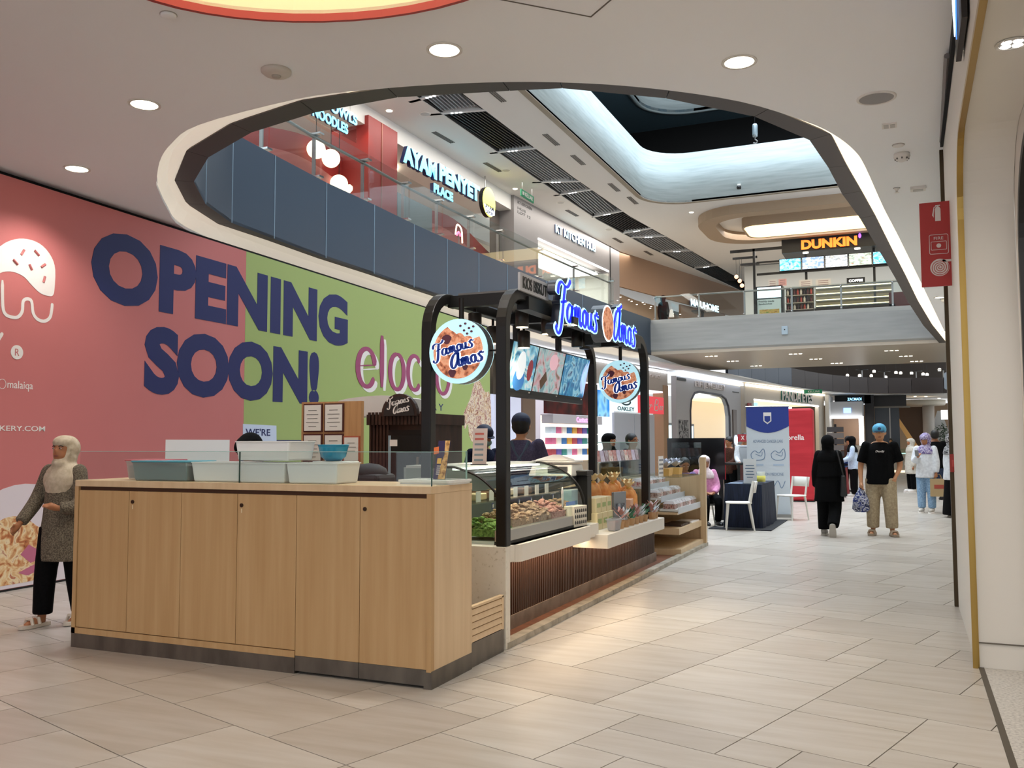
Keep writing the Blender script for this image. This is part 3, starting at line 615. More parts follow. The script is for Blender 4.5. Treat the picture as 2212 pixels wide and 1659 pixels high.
# slot diffusers, speakers, small downlights in the upper ceiling
def slotvent(x, y, a=0, lab='', L_=.9):
    t = thing('air_diffuser', lab, 'vent', (x, y, 9.0), a, 'linear air slots in the upper ceiling')
    for k in range(3): MB().box(-.035+.05*k, -.005+.05*k, -L_/2, L_/2, -.012, 0).build('slot', mat('slot_dark', '#5c5753', .6), t)
    return t
for i, (x, y) in enumerate(((-8.02, 17.5), (-7.97, 20.74), (-7.9, 22.56), (-7.79, 25.46), (-7.69, 27.09))): slotvent(x, y, 0, 'dark linear air slot beside the white void, %s from the near end' % ORD[i])
for i, (x, y) in enumerate(((-10.35, 19.5), (-10.25, 22.2), (-9.95, 27.8), (-9.75, 32.3), (-9.3, 35))): slotvent(x, y, -.06, 'dark linear air slot between slatted trough and upper shops, %s from the near end' % ORD[i])
for i, (x, y) in enumerate(((-9.95, 17.9), (-10.0, 22.6), (-9.8, 26.4), (-9.5, 30.5))):
    t = thing('ceiling_speaker', 'small round speaker in the upper gallery ceiling, %s from the near end' % ORD[i], 'speaker', (x, y, 9.0), group='gallery ceiling speakers'); MB().lathe([(.13, 0), (.13, -.012)], 20).build('rim', WHITE, t); MB().lathe([(.11, -.012), (.11, -.014)], 20).build('grille', mat('slot_grey', '#b9b4ad', .5), t)
GLOW = em('small_lamp_glow', '#fff6e0', 4)
def minilight(x, y, z, lab, grp, r=.07, m=GLOW):
    o = MB().lathe([(r, -.012), (r, 0)], 14).build('downlight', m, loc=None); o.location = (x, y, z); return tag(o, lab, 'downlight', grp)
for i, (x, y) in enumerate(((-6.3, 29.3), (-6.35, 31.0), (-10.5, 24.4), (-10.6, 17.4), (-12.2, 20.2))): minilight(x, y, 9.0 if x > -11 else 8.55, 'small round downlight in the upper ceiling '+['between the white void and the beige drop', 'at the left end of the beige drop', 'beside the yellow round sign', 'above the red column', 'inside the red restaurant'][i], 'gallery downlights')
# camera, hoist
t = thing('crane_hook', 'steel hoist hook hanging on a thin wire in front of the white void', 'hook', (-3.45, 24, 9.35)); MB().tube([(0, 0, .45), (0, 0, 3.9)], .006, 6).build('wire', DARK, t); MB().lathe([(.06, .12), (.07, .2), (.07, .42), (.05, .46)], 12).build('body', mat('hoist_steel', '#9fb0b8', .35, .6), t, True)
MB().tube(smooth([(0, 0, .12), (0, 0, .05), (.05, 0, 0), (.02, 0, -.06), (-.05, 0, -.04)], 4), .014, 6).build('hook', STEEL, t)
t = thing('camera_dome', 'tiny black security camera on the white void face', 'camera', (-4.53, 27.93, 9.22)); MB().lathe([(.06, 0), (.07, .05), (.05, .1)], 12).build('dome', BLACK, t, True); MB().box(-.05, .05, 0, .06, .1, .16).build('mount', WHITE, t)
# beige oval drop ceiling with warm light panel above the bridge
BEI = mat('beige_drop', '#a08a72', .6)
OV = rrect(-6.3, 4, 28.9, 33.6, 1.6); OVi = rrect(-5.75, 4, 29.45, 33.05, 1.2)
drop = struct(MB().ring(OV, OVi, 8.70, 9.0).build('ceiling_drop', BEI), 'beige rounded drop ceiling over the bridge')
MB().ring(rrect(-4.95, 4, 30.5, 32.6, .5), rrect(-4.88, 4, 30.57, 32.53, .45), 8.66, 9.0).build('light_box', BEI, drop)
MB().prism(rrect(-4.88, 4, 30.57, 32.53, .45), 8.67, 8.7).build('light_panel', em('warm_panel', '#ffe2a6', 1.5), drop)
# ------------------------------------------------------------------ balustrades
GL2 = glassmat('balustrade_glass', (.93, .97, .97))
def balustrade(name, lab, pts, z0, z1, zr, off=(0, 0), fin=True):
    t = thing(name, lab, 'balustrade', (pts[0][0], pts[0][1], z0)); o = pts[0]
    P = [(p[0]-o[0], p[1]-o[1]) for p in pts]
    for a, b in zip(P, P[1:]):
        d = Vector((b[0]-a[0], b[1]-a[1])); n = Vector((-d.y, d.x)).normalized()*.006; e = d.normalized()*.02
        MB().prism([(a[0]+e.x+n.x, a[1]+e.y+n.y), (b[0]-e.x+n.x, b[1]-e.y+n.y), (b[0]-e.x-n.x, b[1]-e.y-n.y), (a[0]+e.x-n.x, a[1]+e.y-n.y)], 0, z1-z0).build('glass_pane', GL2, t)
    for p in P:
        q = (p[0]+off[0], p[1]+off[1])
        po = MB().box(q[0]-.03, q[0]+.03, q[1]-.012, q[1]+.012, -.25, zr-z0-.03).build('post', STEEL, t)
        for zz in (.08, z1-z0-.1):
            MB().box(min(p[0], q[0])-.02, max(p[0], q[0])+.02, p[1]-.06, p[1]+.06, zz, zz+.03).build('clamp', CHROME, po)
    MB().tube([(p[0]+off[0], p[1]+off[1], zr-z0) for p in P], .028, 8).build('handrail', STEEL, t, True); return t
balustrade('glass_balustrade', 'glass balustrade with steel posts along the left upper gallery', [(RI[i][0]-.12, RI[i][1]) for i in range(11, 0, -1)], 5.72, 6.62, 6.5, (-.14, 0))
balustrade('glass_balustrade', 'glass balustrade with steel handrail across the bridge', [(-7.9+1.52*k, 30.52) for k in range(7)], 5.62, 6.52, 6.48, (0, .12))
# ------------------------------------------------------------------ bridge
BRW = noisemat('bridge_white', [(.3, '#aaacaa'), (.7, '#b6b8b6')], (1, 1, 10), 1, 4, .5)
br = sroot('floor_bridge'); br['label'] = 'white clad bridge crossing the atrium'
prof = [(30.42, 4.56), (30.36, 4.62), (30.36, 5.52), (30.42, 5.66), (30.55, 5.68), (30.55, 4.5)]
MB().prism(prof, -8.02, 2.0, PM).build('front_cladding', BRW, br)
MB().box(-8.02, 2, 30.42, 38, 4.46, 4.56).build('soffit', mat('bridge_soffit', '#cbbfae', .35), br)
MB().box(-8.02, 2, 37.9, 38, 4.56, 5.66).build('rear_cladding', BRW, br)
for i, (x, y) in enumerate(((-6.22, 31.8), (-5.88, 34.1), (-3.43, 32.2), (-2.97, 34.5), (-.4, 32.4), (.03, 34.7), (.4, 37.1), (-5.4, 36.6), (-2.4, 36.7))):
    t = thing('triple_downlight', 'three small downlights under the bridge, '+['left in the near row', 'left in the middle row', 'centre of the near row', 'centre of the middle row', 'right in the near row', 'right in the middle row', 'right in the far row', 'left in the far row', 'centre of the far row'][i], 'downlight', (x, y, 4.46), group='triple downlights under the bridge')
    for k in (-1, 0, 1): MB().lathe([(.055, -.01), (.055, 0)], 12, (k*.16, 0, 0)).build('bulb', GLOW, t)
    spot('lamp', (0, 0, -.03), 90, 120, .7, (1, .93, .82), t, rad=.2)
t = thing('access_point', 'small pale blue box on the bridge cladding', 'box', (-3.55, 30.30, 4.93)); MB().box(-.1, .1, 0, .06, 0, .28).build('case', mat('pale_blue_box', '#b9cdda', .4), t, bevel=.02); MB().lathe([(.02, 0), (.02, .01)], 10, M=Matrix(((1, 0, 0, 0), (0, 0, -1, 0), (0, 1, 0, .16), (0, 0, 0, 1)))).build('lens', BLACK, t)
struct(MB().box(-6.2, 5, 39.2, 39.4, UP, 8.95).build('wall_upper_rear', mat('rear_pale', '#c9ccc8', .6)), 'pale wall behind the doughnut bar on the upper floor')
# ------------------------------------------------------------------ upper shops
XR = Matrix(((0, 0, 1, 0), (1, 0, 0, 0), (0, 1, 0, 0), (0, 0, 0, 1)))     # text facing +X : (x,y,z)->(Y,Z,X)
def TX(x, y, z, a=0): return Matrix.Translation((x, y, z)) @ rz(a) @ XR
REDW = mat('shop_red', '#8c2622', .5); REDP = mat('shop_pink_red', '#b0645f', .5)
sh = sroot('wall_upper_left'); sh['label'] = 'shop fronts of the upper gallery'
MB().box(-15.2, -15, 8, 25, UP, 9).build('rear_wall', mat('shop_rear', '#8f807a', .7), sh)
MB().box(-15, -10.9, 8, 25, 8.55, 8.6).build('shop_ceiling', UCEIL, sh)
MB().box(-10.95, -10.9, 8, 25, 8.6, 9).build('bulkhead', UCEIL, sh)
wv = [(8.0, UP), (8.0, 7.9)]+[(8+16.9*k/40, 7.75+.22*sin(k*.42)-.02*max(0, k-22)) for k in range(41)]+[(24.9, UP)]
MB().prism(wv, -11.6, -11.5, PM).build('wavy_screen', REDW, sh)
wv2 = [(8.0, UP), (8.0, 7.3)]+[(8+16.9*k/40, 7.2+.22*sin(k*.42+.6)-.01*max(0, k-22)) for k in range(41)]+[(24.9, UP)]
MB().prism(wv2, -11.49, -11.44, PM).build('wavy_panel', REDP, sh)
MB().box(-11.8, -10.8, 16.85, 18.1, UP, 8.75).build('red_column', REDW, sh)
MB().box(-10.798, -10.79, 17.4, 17.42, UP, 8.75).build('column_joint', mat('rose_gold', '#9a6a55', .4, .6), sh)
MB().box(-11.5, -10.85, 18.2, 19.9, UP, 7.35).build('doorway', mat('door_grey', '#6b7174', .5), sh)
MB().lathe([(.0, -.02), (.75, -.02), (.75, 0)], 24, (-12.5, 19.5, 8.5)).build('ring_lamp', GLOW, sh)
spot('column_uplight', (-10.6, 16.6, 8.6), 25, 90, .8, (1, .5, .3), None, (-11.2, 16.9, 6.5))
SIGNC = em('sign_cyan_white', '#7fdcf6', .85); SIGNB = mat('sign_side_navy', '#1b2550', .5)
def lit_sign(lab, rows, x, a=0, group=None, depth=.1, m=SIGNC, side=SIGNB, bold=.03):
    y0 = rows[0][1]; z0 = min(r[3] for r in rows)
    t = thing('illuminated_sign', lab, 'sign', (x, y0, z0), a)
    for (s_, ya, yb, za, zb) in rows:
        MB().text(s_, (yb-ya), zb-za, XR @ tr((ya+yb)/2-y0, za-z0, 0), depth, bold).build('letter_sides', side, t)
        MB().text(s_, (yb-ya), zb-za, XR @ tr((ya+yb)/2-y0, za-z0, depth), .012, bold).build('lettering', m, t)
    return t
lit_sign('glowing cyan restaurant sign reading AYAM PENYET PLACE', [('AYAM', 18.2, 19.86, 8.06, 8.50), ('PENYET', 20.0, 22.35, 8.10, 8.54), ('PLACE', 19.7, 20.75, 7.72, 7.96)], -10.8, bold=.055)
lit_sign('small cyan sign reading BOWLS and NOODLES beside the red column', [('& BOWLS', 14.8, 16.3, 8.3, 8.52), ('NOODLES', 14.7, 15.95, 8.0, 8.22)], -10.78, depth=.04)
sg = [o for o in bpy.data.objects if 'BOWLS' in o.get('label', '')][0]; MB().box(-.012, -.002, -.15, 1.55, -.05, .58).build('acrylic_plate', GLASS, sg)
for yy in (.1, 1.3): MB().tube([(-.006, yy, .5), (-.006, yy, 1.0)], .008, 5).build('hanger', STEEL, sg)
t = thing('round_sign', 'round yellow lightbox sign with a white name band', 'sign', (-10.75, 22.83, 7.78)); K = XR @ tr(0, .44)
MB().lathe([(.42, 0), (.42, .12)], 32, M=K).build('lightbox_side', BLACK, t); MB().lathe([(.415, .12), (.415, .13)], 32, M=K).build('face', em('sign_yellow', '#f2ef62', 1.1), t)
MB().prism([(-.36, -.12), (.36, -.16), (.36, -.3), (.12, -.38), (-.25, -.34)], .13, .137, K).build('name_band', em('band_white', '#eef3ff', 1.1), t)
MB().text('AYAM', .56, .13, K @ tr(0, -.22), .14, .02).build('lettering', SIGNB, t)
MB().text('GEPUK', .5, .1, K @ tr(0, -.35), .14, .02).build('lettering', SIGNB, t)
MB().tube([(0, 0, .86), (0, 0, 1.2)], .02, 6).build('hanger', STEEL, t)
for i, (y, z) in enumerate(((16.15, 7.62), (16.46, 7.14), (17.02, 7.13), (15.61, 7.66))):
    t = thing('globe_lamp', 'white opal globe pendant lamp, '+['upper right of the four', 'lower left of the four', 'lower right of the four', 'upper left of the four'][i], 'lamp', (-11.3, y, z), group='opal globe pendants'); MB().ball((0, 0, 0), .20, 18, 12).build('globe', em('opal_glow', '#fff1d4', 1.2), t, True); MB().tube([(0, 0, .2), (0, 0, 8.55-z)], .008, 6).build('cord', BLACK, t)
t = thing('neon_sign', 'small curved pink and white neon sign low behind the glass', 'sign', (-10.7, 21.0, 6.9)); MB().tube([(0, .1, -1.5), (0, .1, .1)], .012, 5).build('stand', STEEL, t); MB().tube(smooth([(0, -.1, 0), (0, 0, .28), (0, .25, .2), (0, .3, -.15)], 5), .02, 6).build('neon_tube', em('neon_warm', '#ffd6c0', 2.5), t); MB().tube(smooth([(0, -.02, 0), (0, .08, .1), (0, .2, .02)], 4), .03, 6).build('neon_tube', em('neon_pink', '#ff6a8c', 2), t)
# grey fronted kitchen shop
KA = radians(3.5); kt = sroot('wall_upper_kitchen'); kt.location = (-10.8, 25.0, 0); kt.rotation_euler = (0, 0, -KA); kt['label'] = 'grey kitchen shop front with a wide lit opening'
GREY = mat('shop_grey', '#8e8988', .55)
MB().box(-.5, 0, 0, 1.7, UP, 9).build('pier', GREY, kt); MB().box(-.5, -.0, 8.0, 9.2, UP, 9).build('pier', GREY, kt); MB().box(-.5, 0, 1.7, 8.0, 8.0, 9).build('bulkhead', GREY, kt)
MB().box(-.52, -.5, -.6, 0, UP, 8.95).build('return_wall', mat('brown_return', '#6a5f58', .6), kt)
MB().box(0, .02, 8.15, 8.2, UP, 9).build('joint', BLACK, kt); MB().box(-.01, .02, 1.7, 8.0, 7.96, 8.02).build('led_strip', em('led_white', '#ffffff', 3), kt)
MB().box(-1.6, -.2, 1.8, 7.4, 7.78, 7.82).build('light_ceiling', em('panel_white', '#fffdf6', 2.2), kt)
for k in range(1, 4): MB().box(-1.6, -.2, 1.8+1.4*k-.01, 1.8+1.4*k+.01, 7.775, 7.79).build('panel_joint', mat('joint_warm', '#c9c2b6', .6), kt)
MB().box(-5, -4.9, 0, 9, UP, 8).build('rear_wall', mat('kitchen_rear', '#b8aa98', .6), kt); MB().box(-5, 0, 7.9, 8.0, UP, 7.9).build('side_wall', mat('kitchen_side', '#d8d4c8', .5), kt); MB().box(-5, -1.6, 0, 9, 7.85, 7.95).build('inner_ceiling', UCEIL, kt)
lit = thing('illuminated_sign', 'blue-white sign reading KT KITCHEN HUB on grey bulkhead', 'sign', (-10.62, 28.0, 8.46), -KA)
MB().text('KT KITCHEN HUB', 3.6, .28, XR @ tr(1.8, 0, 0), .04, .02).build('letter_sides', SIGNB, lit); MB().text('KT KITCHEN HUB', 3.6, .28, XR @ tr(1.8, 0, .04), .01, .02).build('lettering', em('sign_pale', '#c3ecf7', 1.8), lit)
MB().text('KT KITCHEN', 1.0, .09, TX(0.004, .75, 8.8), .004, .0).build('small_lettering', BLACK, kt); MB().text('HUB\nLOT 12', .9, .2, TX(0.004, .7, 8.5), .004, .0).build('small_lettering', BLACK, kt)
area_light('red_shop_light', (-13, 17, 8.5), 3, 14, 260, (1, .86, .76))
area_light('kitchen_shop_light', (-11.9, 29.5, 7.7), 1.2, 5, 120, (1, .97, .92))
for i, (dx, dy, zz) in enumerate(((-1.8, 3.2, 6.9), (-2.2, 5.0, 6.9), (-1.2, 4.2, 7.2))):
    t = thing('pendant_spot', 'black pendant spot inside the kitchen shop, '+['nearest one', 'farthest one', 'highest one'][i], 'lamp', (-10.8+dx, 25+dy, zz), group='pendant spots in the kitchen shop'); MB().lathe([(.05, .12), (.09, 0)], 12).build('shade', BLACK, t); MB().lathe([(.08, -.006), (.08, 0)], 12).build('bulb', GLOW, t); MB().tube([(0, 0, .12), (0, 0, 7.85-zz)], .008, 5).build('cord', BLACK, t)
t = thing('wall_screen', 'pale blue lit display screen inside the kitchen shop', 'screen', (-11.6, 30.6, 5.9)); MB().box(0, .05, 0, 2.2, 0, 1.0).build('panel', em('screen_pale', '#b9d6ea', .9), t); MB().box(.05, .06, 0, 2.2, -.03, 0).build('frame', STEEL, t)
MB().text('TAM KITCHEN', 2.0, .22, TX(.06, 1.1, 1.1), .01, .01).build('lettering', mat('letter_dark', '#4a4038', .6), t)
# brown shop with angled bulkhead
BRN = mat('shop_brown', '#8f6f54', .55); bn = sroot('wall_upper_brown'); bn['label'] = 'brown clad shop front with angled bulkhead'
def wallseg(pts, z0, z1, m, parent, name='cladding', th=.1):
    for a, b in zip(pts, pts[1:]):
        d = Vector((b[0]-a[0], b[1]-a[1])); n = Vector((-d.y, d.x)).normalized()*th
        MB().prism([a, b, (b[0]+n.x, b[1]+n.y), (a[0]+n.x, a[1]+n.y)], z0, z1).build(name, m, parent)
wallseg([(-10.25, 34.2), (-8.9, 39.6), (-8.0, 43.2), (-6.8, 48)], 7.6, 9, BRN, bn)
wallseg([(-10.9, 34.2), (-10.6, 38), (-9.6, 43), (-8.6, 48)], UP, 7.6, mat('shop_brown_pale', '#b59a7c', .55), bn, 'inner_wall')
wallseg([(-9.1, 39.8), (-7.9, 44)], 7.0, 7.6, BRN, bn, 'sign_bulkhead')
MB().box(-10.9, -10.3, 34.2, 34.4, UP, 7.6).build('pier', BRN, bn)
t = thing('illuminated_sign', 'white lit sign reading MAJUHOME on the brown bulkhead', 'sign', (-8.75, 39.9, 7.45), radians(16)); t.rotation_euler = (0, 0, -atan2(1.35, 5.4)); K = XR
MB().text('MAJUHOME', 2.9, .40, K @ tr(1.5, 0, .0), .06, .03).build('letter_sides', SIGNB, t); MB().text('MAJUHOME', 2.9, .40, K @ tr(1.5, 0, .06), .01, .03).build('lettering', em('sign_pale', '#c3ecf7', 1.8), t)
for k in range(16):
    y = 33.6+(k % 8)*.75+random.random()*.3; x = -9.75+(y-34)*.16-random.random()*.5
    minilight(x, y, 7.1-.05*(k % 3), 'tiny warm bulb in the light string at the brown shop, %s along it' % ORD[k], 'string lights at the brown shop', .035)
t = thing('exit_sign', 'green emergency exit sign hanging from the gallery ceiling', 'sign', (-10.0, 23.65, 8.55), 0); MB().box(-.02, .02, 0, .95, 0, .2).build('panel', mat('exit_green', '#1f7a54', .5, emit=.3), t); MB().text('KELUAR', .6, .12, XR @ tr(.56, .04, .02), .004, .01).build('lettering', PWHITE, t); MB().box(.02, .026, .08, .2, .05, .15).build('arrow', PWHITE, t)
for k in (.1, .85): MB().tube([(0, k, .2), (0, k, .45)], .006, 5).build('hanger', STEEL, t)
# ================================================================== FAR END OF THE ATRIUM
fa = sroot('trim_far_fascia'); fa['label'] = 'dark curved fascia of the upper floor at the far end'
FP = smooth([(-6.75, 38.0), (-6.25, 41), (-5.6, 45), (-4.8, 49.3), (-3.7, 53.0), (-2.0, 56.0), (.3, 57.6), (3.4, 58.2)], 2)
DBR = mat('fascia_dark_brown', '#3a2e2a', .5)
for i, (a, b) in enumerate(zip(FP, FP[1:])):
    d = Vector((b[0]-a[0], b[1]-a[1])); n = Vector((-d.y, d.x)).normalized()*.12; e = d.normalized()*.012
    MB().prism([(a[0]+e.x, a[1]+e.y), (b[0]-e.x, b[1]-e.y), (b[0]-e.x+n.x, b[1]-e.y+n.y), (a[0]+e.x+n.x, a[1]+e.y+n.y)], 4.26, 5.16).build('fascia_panel', FASC if i < 5 else DBR, fa)
struct(MB().prism([(-3.9, 53.3), (-2.1, 56.2), (.3, 57.8), (3.4, 58.4), (5, 80), (-12, 80), (-12, 48), (-5, 48.6)], 4.7, 5.05).build('floor_upper_far', mat('gallery_floor', '#b8aea0', .4)), 'floor of the far upper gallery')
struct(MB().box(-12, 8, 78, 78.2, 4.9, 9).build('wall_upper_far', mat('far_dark', '#4a423c', .8)), 'dim rear wall of the far upper gallery')
for k, (x, y) in enumerate([(-1.2, 60.5), (.6, 61), (2.1, 60.6), (-2.4, 58.4)]):
    t = thing('bistro_table', 'small dark table on the far upper gallery, '+['second from the left', 'third from the left', 'rightmost', 'leftmost'][k], 'table', (x, y, 5.05), group='tables on the far upper gallery'); MB().lathe([(.35, .72), (.35, .75)], 14).build('top', BLACK, t); MB().tube([(0, 0, .02), (0, 0, .72)], .03, 6).build('column', STEEL, t); MB().lathe([(.2, 0), (.2, .02)], 12).build('base', BLACK, t)
for k in range(12):
    zz = 5.62+.09*(k % 4); t = thing('pendant_lamp', 'small glowing pendant lamp over the far upper gallery, %s from the left' % ORD[k], 'lamp', (-3.4+k*.52+(k % 3)*.13, 61.5+(k*7 % 5)*.9, zz), group='lamps of the far upper gallery')
    MB().lathe([(.09, 0), (.09, .12), (.03, .16)], 10).build('shade', em('small_lamp_glow', '#fff6e0', 4), t); MB().tube([(0, 0, .16), (0, 0, 9.0-zz)], .008, 5).build('cord', BLACK, t)
t = thing('hanging_banner', 'pale blue-grey rounded board hanging at the end of the far fascia', 'board', (2.05, 55.5, 4.35)); MB().prism(rr(1.0, .95, .12), 0, .06, Matrix(((1, 0, 0, .4), (0, 0, -1, 0), (0, 1, 0, .45), (0, 0, 0, 1)))).build('board', mat('pale_board', '#aebccb', .5), t); MB().tube([(.4, 0, .9), (.4, 0, 4.6)], .01, 5).build('hanger', STEEL, t)
# ================================================================== LOWER SHOPS ON THE LEFT BEYOND THE HOARDING
def facade(name, a, b, lab):
    o = sroot(name); o.location = (a[0], a[1], 0); o.rotation_euler = (0, 0, atan2(-(b[0]-a[0]), b[1]-a[1])); o['label'] = lab; return o
SB = mat('bulkhead_beige', '#bdb4aa', .6); GRY = mat('facade_grey', '#bcbcbf', .5); CREAM = mat('facade_cream', '#c6beb2', .55)
A = facade('wall_optical_shop', (-9.5, 25), (-8.35, 33.6), 'optical shop front with lit posters and shelves')
MB().box(-.3, 0, -5.8, 9.0, 3.35, 4.17).build('bulkhead', SB, A)
MB().box(.0, .12, -5.6, 8.9, 4.06, 4.12).build('cove_light', em('cove_cool', '#eaf2ff', 1.6), A)
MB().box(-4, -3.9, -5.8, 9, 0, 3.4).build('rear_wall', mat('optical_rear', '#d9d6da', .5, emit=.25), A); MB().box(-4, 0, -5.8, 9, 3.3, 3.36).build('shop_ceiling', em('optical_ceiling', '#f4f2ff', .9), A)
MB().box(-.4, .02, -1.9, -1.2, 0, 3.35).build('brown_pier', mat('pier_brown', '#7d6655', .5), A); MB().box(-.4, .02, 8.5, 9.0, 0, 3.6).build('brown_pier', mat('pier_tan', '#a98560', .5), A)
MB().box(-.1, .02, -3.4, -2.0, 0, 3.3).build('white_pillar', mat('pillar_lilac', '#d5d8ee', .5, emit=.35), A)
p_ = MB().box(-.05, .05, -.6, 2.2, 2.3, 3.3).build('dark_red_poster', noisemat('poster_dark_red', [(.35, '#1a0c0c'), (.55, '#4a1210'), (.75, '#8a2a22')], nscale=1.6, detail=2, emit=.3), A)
MB().box(.05, .06, 2.2, 2.75, 0, 3.3).build('black_post', BLACK, A)
MB().box(-.05, .04, 2.8, 3.7, 2.3, 3.15).build('blue_poster', noisemat('poster_blue', [(.4, '#2f86d8'), (.55, '#8fd0ee'), (.7, '#3f4a7a')], nscale=2, detail=1, emit=.7), A)
oak = MB().box(-.05, .05, 4.0, 6.0, 2.5, 3.12).build('white_lightbox', em('lightbox_ice', '#cfeaf0', .85), A)
MB().ring([(5.0+.42*cos(a), 2.84+.13*sin(a)) for a in [k*pi/12 for k in range(24)]], [(5.0+.30*cos(a), 2.84+.075*sin(a)) for a in [k*pi/12 for k in range(24)]], .05, .06, XR).build('oval_logo', mat('logo_teal', '#2d4a52', .5), A)
MB().text('OAKLEY', 1.4, .14, XR @ tr(5.0, 2.53, .05), .01, .015).build('lettering', mat('logo_teal', '#2d4a52', .5), A)
MB().box(-.05, .05, 6.03, 8.45, 2.5, 3.12).build('red_lightbox', em('lightbox_red', '#c2303a', .8), A)
mb = MB(); K = XR @ tr(6.4, 2.62, .05); R1 = dict(M=K, depth=.01, wmin=.5, n=4)
mb.ribbon([(.05, 0), (.18, .36), (.42, .36), (.40, .24), (.2, .18), (.42, 0)], .06, **R1); mb.text('ay-', .5, .2, K @ tr(.72, .02), .01, .01, .4)
mb.ribbon([(1.12, 0), (1.25, .38), (1.5, .36), (1.42, .22), (1.22, .2), (1.5, .16), (1.4, 0), (1.1, .02)], .06, **R1); mb.text('an', .36, .16, K @ tr(1.78, .02), .01, .01, .4); mb.build('script_lettering', PWHITE, A)
MB().box(-.06, .02, 4.1, 5.75, 0, 2.45).build('cabinet_door', mat('door_pale', '#b9bcc4', .45), A); MB().box(-.06, .02, 5.79, 7.6, 0, 2.45).build('cabinet_door', mat('door_pale', '#b9bcc4', .45), A)
MB().text('OPTICS', 1.0, .12, XR @ tr(7.75, 3.82, .0), .02, .01).build('lettering', em('sign_white', '#ffffff', 2.2), A)
# lit lens shelf unit with pink header
t = thing('shelf_unit', 'lit shop shelf of small boxes under a pink glowing header', 'shelf', (-9.25, 26.0, 0), A.rotation_euler.z)
MB().box(-.35, 0, -1.4, 1.9, 0, .9).build('base_cabinet', mat('cabinet_wood_pale', '#b59f86', .5), t); MB().box(-.4, -.35, -1.4, 1.9, .9, 2.25).build('back_panel', em('shelf_glow', '#fff0dc', .9), t); MB().box(-.4, .02, -1.4, 1.9, 2.02, 2.28).build('header', mat('header_grey', '#c7c2c6', .5), t)
MB().text('Contact Lens', 1.2, .16, XR @ tr(.7, 2.07, .02), .01, .02).build('lettering', em('header_pink', '#ff8fdc', 1.4), t)
for z in (1.05, 1.38, 1.7): MB().box(-.35, .0, -1.4, 1.9, z, z+.025).build('shelf_board', em('shelf_edge', '#fff7ea', .6), t)
cols = ['#3a6fae', '#c9d9e6', '#b04a54', '#e7e2da', '#3f8a86', '#d8a24a', '#d06a92', '#6b5aa8']
cn = ['blue', 'pale blue', 'red', 'ivory', 'teal', 'amber', 'pink', 'violet']
for ri, z in enumerate((1.075, 1.405, 1.725)):
    for k in range(9):
        o = MB().box(-.3, -.08, 0, .26, 0, .19+.05*((k*3) % 3)).build('product_box', mat('pack'+str((k*5+int(z*10)) % 8), cols[(k*5+int(z*10)) % 8], .4)); o.matrix_world = Matrix.Translation((-9.25, 26.0, 0)) @ rz(A.rotation_euler.z) @ tr(0, -1.3+k*.34, z+.001); tag(o, '%s product box on the %s lens shelf, %s from the left' % (cn[(k*5+int(z*10)) % 8], ['lower', 'middle', 'upper'][ri], ORD[k]), 'box', 'boxes on the lens shelf')
o = None
# jewellery shop
E_ = facade('wall_jewellery_shop', (-8.06, 34.24), (-6.95, 42.29), 'grey jewellery shop front with a tall rounded opening')
arch = [(1.5, 0), (1.5, 2.7), (1.62, 3.15), (2.0, 3.42), (2.6, 3.5), (5.3, 3.48), (5.9, 3.35), (6.25, 3.05), (6.42, 2.6), (6.42, 0)]
MB().prism([(0, 0), (0, 4.0), (8.1, 4.0), (8.1, 0)][:0]+[(0, 0), (0, 4.0), (8.1, 4.0), (8.1, 0)]+arch[::-1], -.2, 0, XR).build('front', GRY, E_)
mb = MB(); mb.tube([(.0, p[0], p[1]) for p in arch], .05, 6); mb.build('arch_trim', mat('arch_trim_dark', '#5a5a62', .4, .5), E_)
MB().box(0, .15, .05, 8.05, 4.02, 4.15).build('cove_light', em('cove_cool', '#eaf2ff', 1.6), E_)
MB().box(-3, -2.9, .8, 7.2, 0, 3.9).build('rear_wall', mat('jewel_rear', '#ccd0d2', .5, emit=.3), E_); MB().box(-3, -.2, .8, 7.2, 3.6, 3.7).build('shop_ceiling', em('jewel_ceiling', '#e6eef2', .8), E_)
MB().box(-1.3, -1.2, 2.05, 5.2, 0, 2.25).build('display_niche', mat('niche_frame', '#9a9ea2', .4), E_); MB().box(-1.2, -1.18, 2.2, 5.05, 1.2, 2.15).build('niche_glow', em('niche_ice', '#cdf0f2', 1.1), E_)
MB().text('ELFi JEWELLERY', 3.75, .30, XR @ tr(3.9, 3.62, .01), .05, .02).build('lettering', em('sign_white', '#ffffff', 2.2), E_)
MB().box(0, .02, .1, 1.05, 3.84, 3.95).build('plate', BLACK, E_); MB().box(0, .02, 6.9, 7.8, 3.68, 3.72).build('plate', BLACK, E_)
MB().box(0, .05, .23, 1.15, 1.3, 2.32).build('poster', noisemat('poster_grey', [(.35, '#2a2a2c'), (.5, '#a9a9ac'), (.65, '#3c3c40')], nscale=2.2, detail=1, distort=2), E_)
MB().box(-.15, .05, 6.8, 7.3, 0, 2.9).build('mirror_panel', mat('panel_brown', '#6d5f58', .3, .4), E_)
MB().lathe([(.22, 0), (.22, .03)], 20, M=XR @ tr(7.05, 1.55, .06)).build('round_lamp', em('ring_cool', '#cfe4ff', 1.6), E_)
